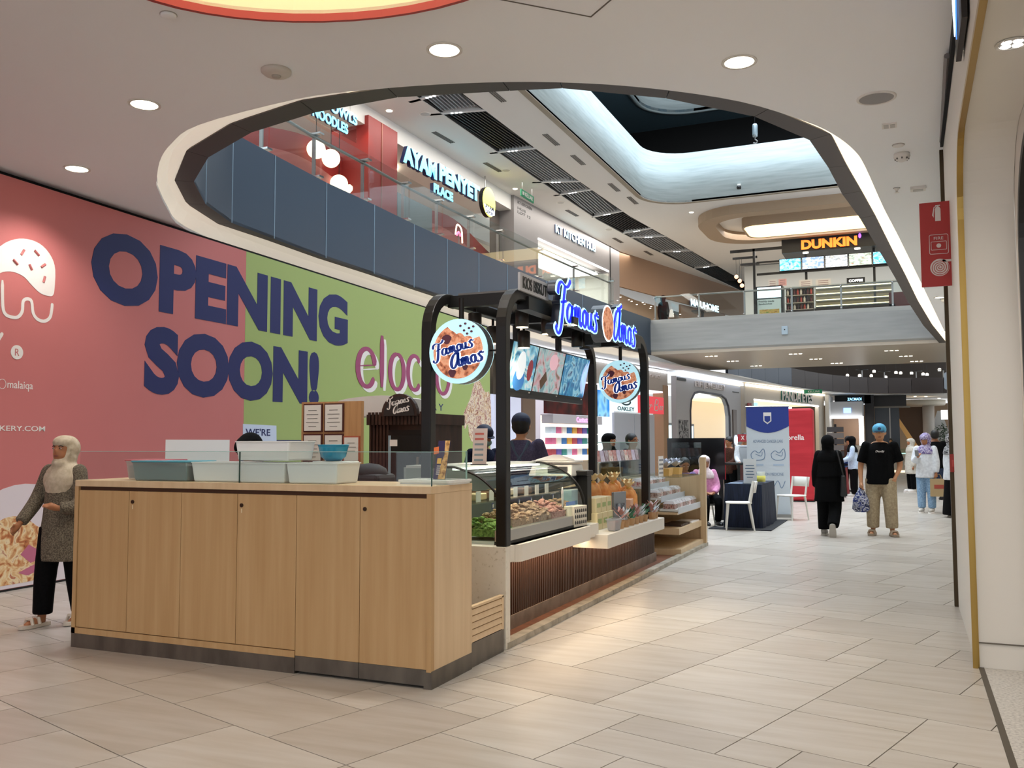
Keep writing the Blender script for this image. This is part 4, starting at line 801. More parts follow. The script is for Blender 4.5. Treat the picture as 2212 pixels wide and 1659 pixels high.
# optical shop with green lit name
P_ = facade('wall_eyewear_shop', (-6.8, 42.36), (-4.3, 54), 'cream shop front with green lit lettering')
MB().box(-.2, 0, 0, 12, 3.45, 4.15).build('bulkhead', CREAM, P_); MB().box(-.2, 0, 0, 1.15, 0, 3.45).build('pier', CREAM, P_); MB().box(-.2, 0, 11, 12, 0, 3.45).build('pier', CREAM, P_)
MB().box(0, .14, .1, 11.8, 4.03, 4.14).build('cove_light', em('cove_warm', '#fff2dc', 1.8), P_); MB().box(-.2, .02, 1.15, 11, 3.42, 3.47).build('led_strip', em('led_white', '#ffffff', 3), P_)
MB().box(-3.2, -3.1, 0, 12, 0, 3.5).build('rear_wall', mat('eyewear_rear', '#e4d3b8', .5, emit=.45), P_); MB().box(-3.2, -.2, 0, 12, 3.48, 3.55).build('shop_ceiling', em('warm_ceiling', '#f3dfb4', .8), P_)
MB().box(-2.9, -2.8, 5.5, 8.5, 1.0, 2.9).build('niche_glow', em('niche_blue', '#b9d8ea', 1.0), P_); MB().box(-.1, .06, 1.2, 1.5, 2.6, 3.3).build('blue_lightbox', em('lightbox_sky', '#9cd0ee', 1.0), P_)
MB().text('PANDA EYES', 4.8, .5, XR @ tr(7.3, 3.56, .01), .08, .005).build('letter_sides', mat('sign_teal', '#1e6a68', .5), P_); MB().text('PANDA EYES', 4.8, .5, XR @ tr(7.25, 3.56, .09), .02, .022).build('lettering', em('sign_white', '#ffffff', 2.2), P_)
t = thing('fire_sign', 'small red fire sign on the pier between the jewellery and cream shops', 'sign', (-6.70, 42.5, 2.5), P_.rotation_euler.z); MB().box(0, .04, 0, .42, 0, .75).build('panel', RED_S, t)
for z, r_ in ((.14, .1), (.36, .08), (.58, .08)): MB().lathe([(r_, 0), (r_, .006)], 12, M=XR @ tr(.21, z, .04)).build('pictogram', SW, t)
t = thing('exit_sign', 'green exit sign projecting above the cream shop', 'sign', (-4.9, 49.6, 3.98)); MB().box(0, .9, 0, .05, 0, .2).build('panel', mat('exit_green', '#1f7a54', .5, emit=.3), t); MB().text('KELUAR', .6, .12, Matrix(((1, 0, 0, .5), (0, 0, -1, -.002), (0, 1, 0, .04), (0, 0, 0, 1))), .004, .01).build('lettering', PWHITE, t)
# far pavilion, dark glass wall, escalator, column
pv = sroot('wall_far_pavilion'); pv['label'] = 'white perfume pavilion with lit canopy beyond the cream shop'
MB().box(-4.2, -4.0, 53.8, 57, 0, 4.1).build('pier', mat('pavilion_white', '#dcdad6', .5), pv); MB().box(-4.0, -2.3, 55, 57, 2.9, 3.75).build('canopy', mat('pavilion_grey', '#b5b6b8', .5), pv)
MB().box(-3.9, -2.3, 55.9, 56.0, 1.3, 2.85).build('brown_panel', mat('panel_tan', '#9c7d66', .5), pv); MB().box(-2.5, -2.25, 55.0, 55.2, .9, 2.9).build('lit_edge', em('led_white', '#ffffff', 3), pv); MB().box(-4, -2.3, 54.8, 55, 2.78, 2.9).build('lit_fringe', em('led_white', '#ffffff', 3), pv)
MB().box(-4, -2.3, 54.9, 55.6, 0, 1.25).build('counter', mat('pavilion_white', '#dcdad6', .5), pv)
FY_ = lambda x, y, z: Matrix(((1, 0, 0, x), (0, 0, -1, y), (0, 1, 0, z), (0, 0, 0, 1)))
MB().text('ZACMADI', .75, .16, FY_(-2.7, 55.0, 3.8), .03, .02).build('lettering', em('sign_blue_white', '#8fd0ff', 2), pv); MB().prism([(-.2, 0), (.2, 0), (.2, .28), (-.2, .28)], 0, .03, FY_(-3.1, 54.98, 3.1)).build('blue_plate', em('plate_blue', '#9cc0ff', 1.2), pv)
MB().box(-3.9, -1.9, 57, 57.2, 3.7, 4.2).build('dark_header', BLACK, pv); MB().box(-2.25, -1.75, 57, 57.4, 0, 4.2).build('dark_pier', mat('pier_black', '#1b1718', .4), pv)
fh = sroot('wall_far_hall'); fh['label'] = 'far hall with dark glass front, escalator and warm walls'
MB().box(-1.75, -.4, 58, 58.1, 0, 3.5).build('dark_glass', mat('dark_glass_wall', '#27323c', .15), fh); MB().box(-.95, -.88, 57.9, 58, 0, 3.5).build('mullion', STEEL, fh); MB().box(-1.8, .2, 57.9, 58.2, 3.45, 3.55).build('head_rail', mat('head_rail', '#8a8378', .5), fh); MB().box(-1.8, -.0, 57.8, 58.3, 3.55, 4.19).build('dark_header', mat('pier_black', '#1b1718', .4), fh)
MB().prism([(-1.05, 3.55), (-.85, 3.55), (.75, .9), (.75, .6), (.55, .6)], 0, .8, FY_(0, 59.4, 0)).build('escalator_side', mat('escalator_gold_lit', '#b88a50', .4, emit=.35), fh)  # gold light on the escalator side put into its colour and glow
MB().prism([(-.8, 3.55), (1.5, 3.55), (1.5, 0), (.9, 0), (.75, .9)], 0, .1, FY_(0, 60.2, 0)).build('stair_flank', mat('flank_brown', '#5a4638', .6), fh)
MB().prism([(-8, 0), (9, 0), (9, 4.2), (-8, 4.2)], 0, .2, FY_(0, 72, 0)).build('rear_wall', mat('rear_warm', '#8a7258', .6), fh)
MB().prism([(1.7, 3.3), (1.9, 3.3), (2.9, 0), (1.5, 0), (1.5, 2.7)], 0, .3, FY_(0, 60.4, 0)).build('pale_stair_flank', mat('flank_pale', '#b6b4b2', .5), fh)
MB().lathe([(.33, 0), (.33, 3.6)], 20, (1.2, 60, 0)).build('round_column', mat('column_white', '#bcb3aa', .5), fh, True); MB().lathe([(1.3, 3.62), (1.36, 3.70), (1.36, 3.92), (1.25, 3.95)], 32, (.8, 60, 0)).build('disc_canopy', mat('canopy_cream', '#d8cdbb', .5), fh, True)
MB().prism([(1.85, 2.75), (2.4, 2.75), (2.4, 3.3), (1.85, 3.3)], 0, .1, FY_(0, 59.0, 0)).build('lit_sign_box', em('lightbox_white', '#eef0f2', 1.1), fh)
for x in (2.0, 2.25): MB().box(x-.03, x+.03, 58.98, 59, 2.88, 3.15).build('pictogram', BLACK, fh)
MB().ball((2.55, 57.5, 1.9), (.25, .1, .6), 12, 8).build('cyan_oval', em('cyan_glow', '#8fe6ff', 1.4), fh)
for i, (x, y) in enumerate(((-.6, 58.6), (-.1, 59.2), (.5, 59.7), (1.1, 60.1), (2.5, 58.8), (-.9, 62), (.9, 64), (1.9, 63))): minilight(x, y, 4.17, 'small bright downlight in the far hall ceiling, '+(ORD[i]+' in the slanting row' if i < 4 else ['at the right edge', 'farther back on the left', 'farther back in the middle', 'farther back on the right'][i-4]), 'far hall downlights', .08)
t = thing('potted_tree', 'leafy dark green tree beside the far round column', 'plant', (1.95, 59.3, 0)); MB().lathe([(.22, 0), (.28, .5)], 14).build('pot', mat('pot_grey', '#77706a', .6), t); MB().tube([(0, 0, .5), (.02, 0, 1.4)], .04, 6).build('trunk', mat('trunk', '#4a3826', .8), t)
mb = MB(); rn = random.Random(3)
for k in range(220):
    a, b, r_ = rn.random()*6.28, rn.random()*3-1.4, rn.random()**.5; c = Vector((.55*r_*cos(a)*cos(b), .45*r_*sin(a)*cos(b), 1.9+.6*r_*sin(b))); d = Vector((rn.uniform(-1, 1), rn.uniform(-1, 1), rn.uniform(-.6, .6))).normalized()*.12; e = d.orthogonal().normalized()*.04
    mb.add([tuple(c), tuple(c+d*.5+e), tuple(c+d), tuple(c+d*.5-e)], [(0, 1, 2, 3)])
mb.build('foliage', mat('leaf_dark', '#2c3f25', .6), t)['kind'] = 'stuff'
t = thing('display_counter', 'white jewellery counter with lit glass top beyond the walkers', 'counter', (-.75, 47.2, 0)); MB().box(-.75, .75, -.3, .3, 0, .88).build('body', mat('counter_cream', '#cbc4b6', .45), t, bevel=.02); MB().box(-.74, .74, -.29, .29, .88, 1.12).build('glass_case', glassmat('case_glass', (.85, .98, .96)), t); MB().box(-.72, .72, -.27, .27, .89, .91).build('lit_tray', em('tray_ice', '#bff2ea', 1.4), t); MB().box(-.74, .74, -.31, -.29, .0, .1).build('plinth_light', em('plinth_warm', '#ffe9c0', 1.2), t)
# ================================================================== STALLS AND STANDS IN THE MIDDLE OF THE WALKWAY
NAVYC = noisemat('navy_cloth', [(.4, '#0d1526'), (.6, '#151f36')], (30, 30, 1), 2, 2, .8)
t = thing('clothed_table', 'small table under a navy floor-length cloth beside the white chairs', 'table', (-2.58, 16.5, 0))
pl = [(-.31, -.78), (.31, -.78), (.31, .78), (-.31, .78)]
def drape(pl, z0, z1, n=14, amp=.018, flare=.05):
    mb = MB(); ring0 = []; per = []
    for i in range(4):
        a, b = pl[i], pl[(i+1) % 4]
        for k in range(n): per.append((a[0]+(b[0]-a[0])*k/n, a[1]+(b[1]-a[1])*k/n))
    N_ = len(per)
    for z, am, fl in ((z1, 0, 0), (z1-.02, .1, .02), ((z0+z1)/2, .7, .5), (z0, 1, 1)):
        for k, p in enumerate(per):
            l = math.hypot(*p); d = (p[0]/l, p[1]/l); o_ = amp*am*sin(k*2.1)+flare*fl; mb.v.append((p[0]+d[0]*o_, p[1]+d[1]*o_, z))
    for j in range(3):
        for k in range(N_): mb.f.append((j*N_+k, (j+1)*N_+k, (j+1)*N_+(k+1) % N_, j*N_+(k+1) % N_)); mb.m.append(0)
    mb.f.append(tuple(range(N_))); mb.m.append(0); return mb
MB().box(-.30, .30, -.77, .77, .70, .73).build('table_top', mat('table_board', '#777777', .6), t)
for x in (-.26, .26):
    for y in (-.7, .7): MB().tube([(x, y, 0), (x, y, .7)], .02, 6).build('leg', STEEL, t)
drape(pl, .015, .742).build('cloth', NAVYC, t)
tag(MB().box(-3.1, -2.08, 15.35, 17.6, .001, .012).build('floor_mat', mat('black_mat', '#15161a', .9), loc=(-2.7, 16, 0)), 'black mat under the navy covered table', 'mat')
CHW = mat('chair_white', '#dedad2', .4)
def chair(label):
    t = thing('white_chair', label, 'chair', group='white plastic chairs')
    MB().prism(rr(.43, .42, .08), .44, .465).build('seat', CHW, t, bevel=.008)
    for x in (-.17, .17):
        MB().tube([(x, -.17, .44), (x*1.12, -.21, 0)], [.02, .013], 8).build('leg', CHW, t); MB().tube([(x, .17, .44), (x*1.12, .24, 0)], [.02, .013], 8).build('leg', CHW, t)
        MB().tube([(x, .18, .45), (x*1.02, .22, .66), (x, .25, .80)], .018, 8).build('back_post', CHW, t)
    mb = MB(); P = [(-.2, .232, .60), (-.1, .262, .60), (.1, .262, .60), (.2, .232, .60)]
    for z, yy in ((.62, 0), (.70, .012), (.80, .03)):
        for p in [(-.205, .225), (-.1, .258), (0, .265), (.1, .258), (.205, .225)]: mb.v.append((p[0], p[1]+yy, z))
    for z, yy in ((.62, .02), (.70, .032), (.80, .05)):
        for p in [(-.205, .225), (-.1, .258), (0, .265), (.1, .258), (.205, .225)]: mb.v.append((p[0], p[1]+yy, z))
    for j in range(2):
        for k in range(4):
            a = j*5+k; mb.f += [(a, a+1, a+6, a+5), (15+a+5, 15+a+6, 15+a+1, 15+a)]
    for k in range(4): mb.f += [(k+1, k, 15+k, 16+k), (10+k, 11+k, 26+k, 25+k)]
    mb.f += [(0, 5, 20, 15), (5, 10, 25, 20), (4, 19, 24, 9), (9, 24, 29, 14)]; mb.m = [0]*len(mb.f); mb.build('backrest', CHW, t, True); return t
c1 = chair('white plastic chair in front of the navy table, facing left'); c1.location = (-2.60, 15.38, 0); c1.rotation_euler = (0, 0, radians(-78))
dup(c1, (-2.02, 17.72, 0), radians(-35), 'white plastic chair behind the far corner of the navy table')
t = thing('sign_card', 'small white upright information card on the navy table', 'card', (-2.50, 15.98, .742)); MB().box(-.11, .11, 0, .008, 0, .42).build('card', mat('card_white', '#d4d8da', .4), t); MB().box(-.12, .12, -.05, .06, 0, .012).build('foot', GLASS, t)
for k, w_ in enumerate((.14, .16, .12, .15, .1)): MB().box(-w_/2, w_/2, -.002, 0, .30-.05*k, .315-.05*k).build('text_line', mat('print_slate', '#56708a', .6), t)
t = thing('tub', 'clear tub with a yellow label on the navy table', 'tub', (-2.33, 16.1, .742)); MB().lathe([(.06, 0), (.07, .2)], 14).build('tub', milkmat('tub_clear', '#e4e8e8', .45), t, True); MB().lathe([(.072, .03), (.074, .13)], 14).build('label', mat('label_yellow', '#e2dc6a', .5), t, True)
tag(MB().box(-2.85, -2.62, 15.85, 16.1, .743, .748).build('leaflets', mat('leaflet_blue', '#9fb4d6', .5), loc=(-2.75, 15.95, .743)), 'pale blue leaflets lying on the navy table', 'leaflets')
# roll-up banner
t = thing('rollup_banner', 'white roll-up health banner with a curved navy header and crest', 'banner', (-2.50, 18.25, 0), radians(8))
FB = lambda x, z, y=-.004: Matrix(((1, 0, 0, x), (0, 0, -1, y), (0, 1, 0, z), (0, 0, 0, 1)))
MB().box(-.42, .42, -.1, .1, 0, .06).build('base', STEEL, t); MB().box(-.40, .40, -.003, .003, .06, 2.14).build('panel', mat('banner_white', '#cdd5dc', .5), t)
hd = [(-.40, 2.14), (.40, 2.14), (.40, 1.76)]+[(.40-.8*k/12, 1.76-.13*sin(pi*k/12)) for k in range(1, 12)]+[(-.40, 1.76)]
MB().prism(hd, 0, .003, FB(0, 0)).build('header', mat('banner_navy', '#223a8c', .5), t); MB().prism([(-.075, .0), (0, -.06), (.075, 0), (.075, .17), (-.075, .17)], 0, .003, FB(0, 1.86, -.007)).build('crest', PWHITE, t); MB().prism([(-.055, .01), (0, -.03), (.055, .01), (.055, .10), (-.055, .10)], 0, .002, FB(0, 1.86, -.01)).build('crest_field', mat('banner_navy', '#223a8c', .5), t)
INKB = mat('banner_ink', '#6f88a6', .5)
MB().text('ADVANCED CANCER CARE', .56, .055, FB(0, 1.44), .002, .0).build('lettering', INKB, t); MB().text('PRECISION MEDICINE', .52, .055, FB(.02, .80), .002, .0).build('lettering', INKB, t)
for sx in (-1, 1):
    mb = MB(); K = FB(sx*.19, 1.2)
    mb.ribbon([(-.12, -.06), (-.13, .02), (-.06, .08), (.02, .04), (.1, .12), (.13, .02), (.1, -.08), (-.04, -.1), (-.12, -.06)], .014, K, .002, 1); mb.ribbon([(-.05, .02), (.06, -.02), (.08, .06)], .012, K, .002, 1); mb.build('line_drawing', INKB, t)
    MB().box(-.1, .1, 0, .035, 0, .002, FB(sx*.19, .99)).build('caption', mat('caption_blue', '#aebfd2', .5), t)
    mb = MB(); K = FB(sx*.19, .6); mb.ribbon([(-.12, -.08), (-.02, .1), (.05, -.04), (.12, .1)], .014, K, .002, 1); mb.build('line_drawing', INKB, t)
MB().tube([(-.41, 0, 2.145), (.41, 0, 2.145)], .012, 6).build('top_bar', STEEL, t)
# red boxed promotional screen
t = thing('promo_box', 'tall red fabric promotional box with white lettering', 'display box', (-2.72, 23.1, 0), radians(3))
MB().box(-.85, .62, 0, 1.0, .02, 2.27).build('fabric', noisemat('red_fabric', [(.35, '#b3242f'), (.65, '#c32d38')], (.6, 1, 5), 1.4, 3, .65, bump=.25), t, bevel=.05)
MB().text('sorella', .47, .13, FB(.18, 1.50, -.001), .004, .012).build('lettering', PWHITE, t); MB().box(-.86, .63, -.01, 1.01, 0, .025).build('base', BLACK, t)
# black screen stand with desk behind the sweet stall
t = thing('black_screen_wall', 'wide black glossy panel stand behind the sweet stall', 'screen', (-3.69, 17.2, 0), radians(3)); MB().box(-.54, .54, 0, .12, .75, 1.53).build('panel', mat('gloss_black', '#0a0b0d', .12), t)
MB().box(-.5, -.42, 0, .1, 0, .75).build('support', BLACK, t); MB().box(.42, .5, 0, .1, 0, .75).build('support', BLACK, t)
t = thing('desk', 'dark desk behind the seated visitors', 'desk', (-3.35, 20.2, 0)); MB().box(-.9, .9, -.3, .3, .96, 1.0).build('top', BLACK, t)
for x in (-.85, 0, .85): MB().box(x-.03, x+.03, -.28, .28, 0, .96).build('leg', BLACK, t)
t = thing('price_sign', 'red price sign with white lettering standing on the dark desk', 'sign', (-3.17, 19.98, 1.001)); MB().box(-.2, .2, 0, .02, .46, .62).build('panel', mat('price_red', '#a8313a', .5), t); MB().tube([(0, .01, 0), (0, .01, .46)], .012, 6).build('stem', STEEL, t); MB().text('X 1.88', .26, .09, FB(0, .50, -.001), .003, .02).build('lettering', PWHITE, t)
t = thing('water_carton', 'white plastic drinks crate on the dark desk', 'crate', (-3.22, 20.3, 1.001)); MB().frus((-.13, .13, -.12, .12), (-.16, .16, -.14, .14), 0, .34).build('bin', milkmat('crate_white', '#cfd8e4', .8), t, bevel=.02); MB().box(-.165, .165, -.145, .145, .34, .37).build('rim', mat('crate_rim', '#c5cfdd', .4), t)
t = thing('market_stall', 'clothing stall table under a blue cloth behind the walking woman', 'stall', (-1.95, 26.0, 0)); MB().box(-.55, .45, -.5, .5, .78, .82).build('top', mat('stall_blue', '#2a4578', .7), t); drape([(-.5, -.45), (.42, -.45), (.42, .45), (-.5, .45)], .05, .78).build('skirt', mat('stall_red', '#8a2a30', .8), t)
for k in range(10):
    o = MB().box(-.15, .15, -.1, .1, 0, .05).build('folded_garment', mat('garment%d' % (k % 5), ['#26407e', '#d8dde6', '#151a2a', '#4e6fae', '#8fa4c8'][k % 5], .8), bevel=.015); o.location = (-2.25+.32*(k % 3), 25.72+.0*k, .82+.055*(k//3)); tag(o, '%s folded garment on the blue stall, %s layer, %s pile' % (['navy', 'white', 'black', 'blue', 'grey blue'][k % 5], ['bottom', 'second', 'third', 'top'][k//3], ['left', 'middle', 'right'][k % 3]), 'garment', 'folded garments on the stall')
t = thing('goods_rack', 'tall black rack hung with small packs behind the stall', 'rack', (-1.85, 27.0, 0)); MB().box(-.03, .03, -.03, .03, 0, 1.95).build('post', BLACK, t)
for k in range(5): MB().box(-.22, .22, -.06, .0, 1.05+.17*k, 1.19+.17*k).build('pack_row', mat('pack_dark%d' % (k % 2), ['#3a3635', '#6a625c'][k % 2], .6), t)
# ================================================================== BISCUIT KIOSK
WOOD = noisemat('maple_veneer', [(.3, '#b59062'), (.5, '#bb9769'), (.7, '#c19e71')], (14, 14, .7), 1.5, 5, .42, spec=.4)
WOODL = noisemat('maple_light', [(.3, '#cdb08a'), (.7, '#d8bd98')], (14, 14, .7), 1.5, 4, .4)
KICK = noisemat('kick_steel', [(.35, '#5d5750'), (.65, '#716a61')], (3, 3, 1), 3, 4, .38, metal=.55)
GAP = mat('gap_brown', '#4a2c18', .8)
# ------------------------------------------------------------------ wooden counter with six doors
t = thing('wooden_counter', 'long pale wooden counter with six tall doors and a dark kick plate', 'counter', (-4.075, 5.06, 0))
def cb(x0, x1, y0, y1, z0, z1): return MB().box(x0+4.075, x1+4.075, y0-5.06, y1-5.06, z0, z1)
cb(-5.52, -2.63, 4.822, 5.33, .10, 1.135).build('carcass', WOOD, t); cb(-5.54, -2.61, 4.79, 5.345, 1.145, 1.19).build('worktop', WOODL, t, bevel=.003)
cb(-5.535, -2.615, 4.81, 5.33, 1.12, 1.145).build('shadow_gap', GAP, t)
cb(-5.54, -5.504, 4.79, 4.83, .10, 1.145).build('stile', WOOD, t); cb(-2.642, -2.61, 4.79, 4.83, .10, 1.145).build('stile', WOOD, t)
cb(-2.63, -2.61, 4.83, 5.335, .105, 1.145).build('side_panel', WOODL, t); cb(-5.54, -5.52, 4.83, 5.335, .105, 1.145).build('side_panel', WOOD, t)  # right side in the paler maple: the light falling on it is in the colour
cb(-5.54, -3.59, 4.79, 4.82, .10, .140).build('bottom_rail', WOOD, t); cb(-5.54, -3.59, 4.792, 5.3, .0, .10).build('kick_plate', KICK, t); cb(-2.66, -2.608, 4.792, 5.335, .0, .105).build('kick_plate', KICK, t); cb(-3.585, -2.66, 4.83, 5.3, 0.005, .1).build('kick_recess', BLACK, t)
ed = [-5.502, -5.021, -4.544, -4.065, -3.59, -3.113, -2.644]
for i in range(6):
    low = i >= 4; z0 = .145 if not low else .112
    d = cb(ed[i]+.002, ed[i+1]-.002, 4.797, 4.818, z0, 1.118).build('door', WOOD, t)
    if low: cb(ed[i]+.002, ed[i+1]-.002, 4.795, 4.818, .018, .111).build('door_kick', KICK, d)
    if i in (1, 3, 5):
        K = Matrix(((1, 0, 0, ed[i]+.035+4.075), (0, 0, -1, 4.797-5.06), (0, 1, 0, 1.045), (0, 0, 0, 1)))
        MB().lathe([(.013, 0), (.013, .006), (.010, .008)], 14, M=K).build('lock', mat('lock_brass', '#3c2a1e', .35, .6), d)
        if i < 5: MB().box(-.004, .004, -.05, -.022, 0, .002, K).build('lock_tag', mat('tag_cream', '#dcc9a4', .6), d)
# glass screens standing on the counter
t = thing('glass_screen', 'clear glass screen standing along the front edge of the wooden counter', 'glass screen', (-4.075, 4.82, 1.19)); GEDGE = mat('glass_edge', '#9fc4ba', .2)
for a, b in ((-1.45, .005), (.009, 1.452)):
    p = MB().box(a, b, -.005, .005, 0, .205).build('glass_pane', GLASS, t); MB().box(a, b, -.005, .005, .205, .208).build('polished_edge', GEDGE, p); MB().box(b-.004, b, -.0055, .0055, 0, .205).build('polished_edge', mat('glass_edge_dark', '#35524b', .2), p)
t = thing('glass_screen', 'short clear glass screen on the right end of the counter', 'glass screen', (-2.63, 5.08, 1.19)); p = MB().box(-.005, .005, -.24, .22, 0, .205).build('glass_pane', GLASS, t); MB().box(-.005, .005, -.24, .22, .205, .208).build('polished_edge', GEDGE, p); MB().box(-.0055, .0055, .216, .22, 0, .205).build('polished_edge', GEDGE, p)
tag(MB().box(-2.66, -2.625, 5.348, 5.362, .42, 1.185).build('mint_panel', mat('panel_mint', '#b9d2c8', .3), loc=(-2.64, 5.355, .42)), 'pale mint upright panel behind the end of the wooden counter', 'panel')
# ------------------------------------------------------------------ plastic tubs
def tub(lab, x0, x1, y0, y1, z, h, body, lid=None, content=None, rim=None):
    cx_, cy_ = (x0+x1)/2, (y0+y1)/2; t = thing('plastic_tub', lab, 'tub', (cx_, cy_, z)); a, b = (x1-x0)/2, (y1-y0)/2; i = .014
    o = MB(); o.frus((-a+i, a-i, -b+i, b-i), (-a, a, -b, b), 0, h*.9); o.f = [f for k, f in enumerate(o.f) if k != 1]; o.m = o.m[:-1]; o.build('body', body, t, bevel=.012)
    MB().ring(rr(2*a+.02, 2*b+.02, .03), rr(2*a-.02, 2*b-.02, .025), h*.88, h*.93).build('rim', rim or body, t)
    if lid: MB().prism(rr(2*a+.03, 2*b+.03, .035), h*.93, h*1.0).build('lid', lid, t, bevel=.004)
    if content: MB().frus((-a+i+.01, a-i-.01, -b+i+.01, b-i-.01), (-a+.015, a-.015, -b+.015, b-.015), .01, h*.7).build('contents', content, t)
    return t
TUBC = milkmat('tub_frosted', '#dfe3e0', .42); TUBW = milkmat('tub_white', '#fbfbf8', .93); COOK = noisemat('biscuit_dark', [(.35, '#2a1a10'), (.6, '#5a3d26')], nscale=28, detail=4, rough=.8, bump=.6)
tub('clear tub of dark biscuits with a red lid, leftmost on the counter', -5.30, -4.96, 5.02, 5.28, 1.19, .145, TUBC, mat('lid_red', '#b8545e', .4), COOK)
tub('grey see-through tub with a teal lid, second on the counter', -5.07, -4.56, 4.86, 5.14, 1.19, .14, milkmat('tub_grey', '#9fb4b4', .6), mat('lid_teal', '#3f9fb4', .4), mat('tub_fill_grey', '#7d8a88', .8))
tub('open white tub between the teal-lidded tub and the tub stack', -4.545, -4.13, 4.88, 5.14, 1.19, .145, TUBW)
tub('white tub at the bottom of the two-high stack', -4.12, -3.73, 4.85, 5.12, 1.19, .145, TUBW)
tub('white tub sitting on top of the stack', -4.13, -3.69, 4.84, 5.13, 1.336, .14, TUBW)
tub('white tub at the right end of the row of tubs', -3.72, -3.32, 4.85, 5.12, 1.19, .145, TUBW)
t = thing('mixing_bowl', 'glossy teal plastic bowl behind the top tub', 'bowl', (-3.60, 5.21, 1.33)); MB().lathe([(.05, 0), (.085, .03), (.10, .09), (.105, .11), (.10, .11), (.08, .04)], 28).build('bowl', mat('bowl_teal', '#1f8fb0', .25), t, True); MB().lathe([(.107, .105), (.107, .112), (.10, .112), (.10, .105)], 28, caps=False).build('rim', mat('bowl_teal', '#1f8fb0', .25), t, True)
tub('white lidded tub half hidden under the teal bowl', -3.72, -3.46, 5.15, 5.30, 1.19, .138, TUBW, mat('lid_white', '#dfe0dc', .4))
# ------------------------------------------------------------------ leaflet holder on a white tray
t = thing('white_tray', 'white flat tray at the right end of the counter', 'tray', (-2.79, 5.17, 1.19)); MB().prism(rr(.38, .28, .03), 0, .018).build('base', mat('tray_white', '#e2e2de', .35), t); MB().ring(rr(.40, .30, .035), rr(.37, .27, .03), .012, .028).build('rim', mat('tray_white', '#e2e2de', .35), t)
t = thing('leaflet_holder', 'clear holder with a purple and orange biscuit leaflet on the white tray', 'leaflet', (-2.735, 5.12, 1.22), radians(-14))
Tl = Matrix.Rotation(radians(-12), 4, 'X')
MB().box(-.05, .05, -.002, .002, 0, .25, Tl).build('leaflet', mat('leaflet_purple', '#3a3560', .45), t); MB().prism([(-.01, 0), (.05, 0), (.05, .25), (.01, .25), (.02, .16), (.0, .09)], 0, .002, Tl @ Matrix(((1, 0, 0, 0), (0, 0, -1, -.003), (0, 1, 0, 0), (0, 0, 0, 1)))).build('biscuit_print', noisemat('leaflet_biscuit', [(.35, '#8a5a34'), (.5, '#d6a466'), (.65, '#f0c987')], nscale=40, detail=3), t)
LO = Tl @ Matrix(((1, 0, 0, 0), (0, 0, -1, -.003), (0, 1, 0, 0), (0, 0, 0, 1)))
MB().box(-.042, .0, .17, .215, 0, .002, LO @ Matrix.Rotation(.18, 4, 'Z')).build('orange_panel', mat('leaflet_orange', '#f0814a', .5), t); MB().box(-.035, .0, .10, .135, 0, .002, LO).build('yellow_panel', mat('leaflet_yellow', '#f2c062', .5), t)
for k in range(5): MB().box(-.03, .0, .03+.013*k, .035+.013*k, 0, .0025, LO).build('text_line', PWHITE, t)
MB().box(-.06, .06, -.05, .05, -.002, .004).build('holder_base', GLASS, t)
# ------------------------------------------------------------------ louvred panel and stone end
t = thing('louvre_panel', 'low maple louvre vent panel beside the counter', 'vent panel', (-2.62, 5.6, 0)); 
MB().box(-.30, 0, -.262, .265, 0, .155).build('kick_plate', KICK, t); MB().box(-.03, 0, -.262, -.235, .155, .385).build('frame', WOODL, t); MB().box(-.03, 0, .24, .265, .155, .385).build('frame', WOODL, t); MB().box(-.03, 0, -.262, .265, .375, .39).build('frame_top', WOODL, t); MB().box(-.04, -.03, -.26, .26, .155, .38).build('back', GAP, t)
for k in range(5): MB().add([(-.028, -.235, .16+.043*k), (.0, -.235, .16+.043*k), (-.006, -.235, .195+.043*k), (-.028, -.235, .20+.043*k), (-.028, .24, .16+.043*k), (.0, .24, .16+.043*k), (-.006, .24, .195+.043*k), (-.028, .24, .20+.043*k)], [(3, 2, 1, 0), (4, 5, 6, 7), (0, 1, 5, 4), (1, 2, 6, 5), (2, 3, 7, 6), (3, 0, 4, 7)]).build('louvre', WOODL, t)
STONE = noisemat('white_quartz', [(.28, '#bfb6a4'), (.36, '#d8d1c3'), (1, '#ded8cc')], nscale=45, detail=2, rough=.35); STONEP = mat('quartz_plain', '#ddd6ca', .35)
platform = struct(MB().box(-5.6, -2.70, 5.9, 12.95, 0, .022).build('floor_kiosk', noisemat('platform_wood', [(.35, '#5a3524'), (.65, '#74462f')], (1, 9, 1), 2, 4, .45)), 'reddish brown wooden floor of the kiosk')
for k in range(14): MB().box(-2.70, -2.615, 5.93+.5*k, 6.425+.5*k, 0, .045).build('kerb_strip', noisemat('kerb_metal', [(.35, '#8f8778'), (.65, '#b3ab9c')], nscale=9, rough=.4, metal=.3), platform)
kc = thing('kiosk_counter', 'kiosk counter with white stone ledges over dark vertical slats', 'counter', (-2.84, 8, 0))
def kb(x0, x1, y0, y1, z0, z1): return MB().box(x0+2.84, x1+2.84, y0-8, y1-8, z0, z1)
kb(-3.6, -2.62, 5.90, 5.98, 0.0, .715).build('end_panel', STONE, kc, bevel=.004)
kb(-3.5, -2.86, 5.98, 10.85, .022, .60).build('core', mat('core_dark', '#120c0a', .8), kc); kb(-3.5, -2.86, 8.0, 10.0, .6, .61).build('core_top', STONEP, kc)
kb(-2.86, -2.825, 5.985, 10.86, .022, .125).build('skirting', noisemat('skirting_stone', [(.35, '#6b5c50'), (.65, '#85756a')], nscale=6, rough=.5), kc)
sl = MB().box(0, .024, 0, .022, 0, .45).mesh('slat', noisemat('slat_walnut', [(.35, '#3c2519'), (.65, '#553627')], (1, 1, .2), 8, 3, .5))
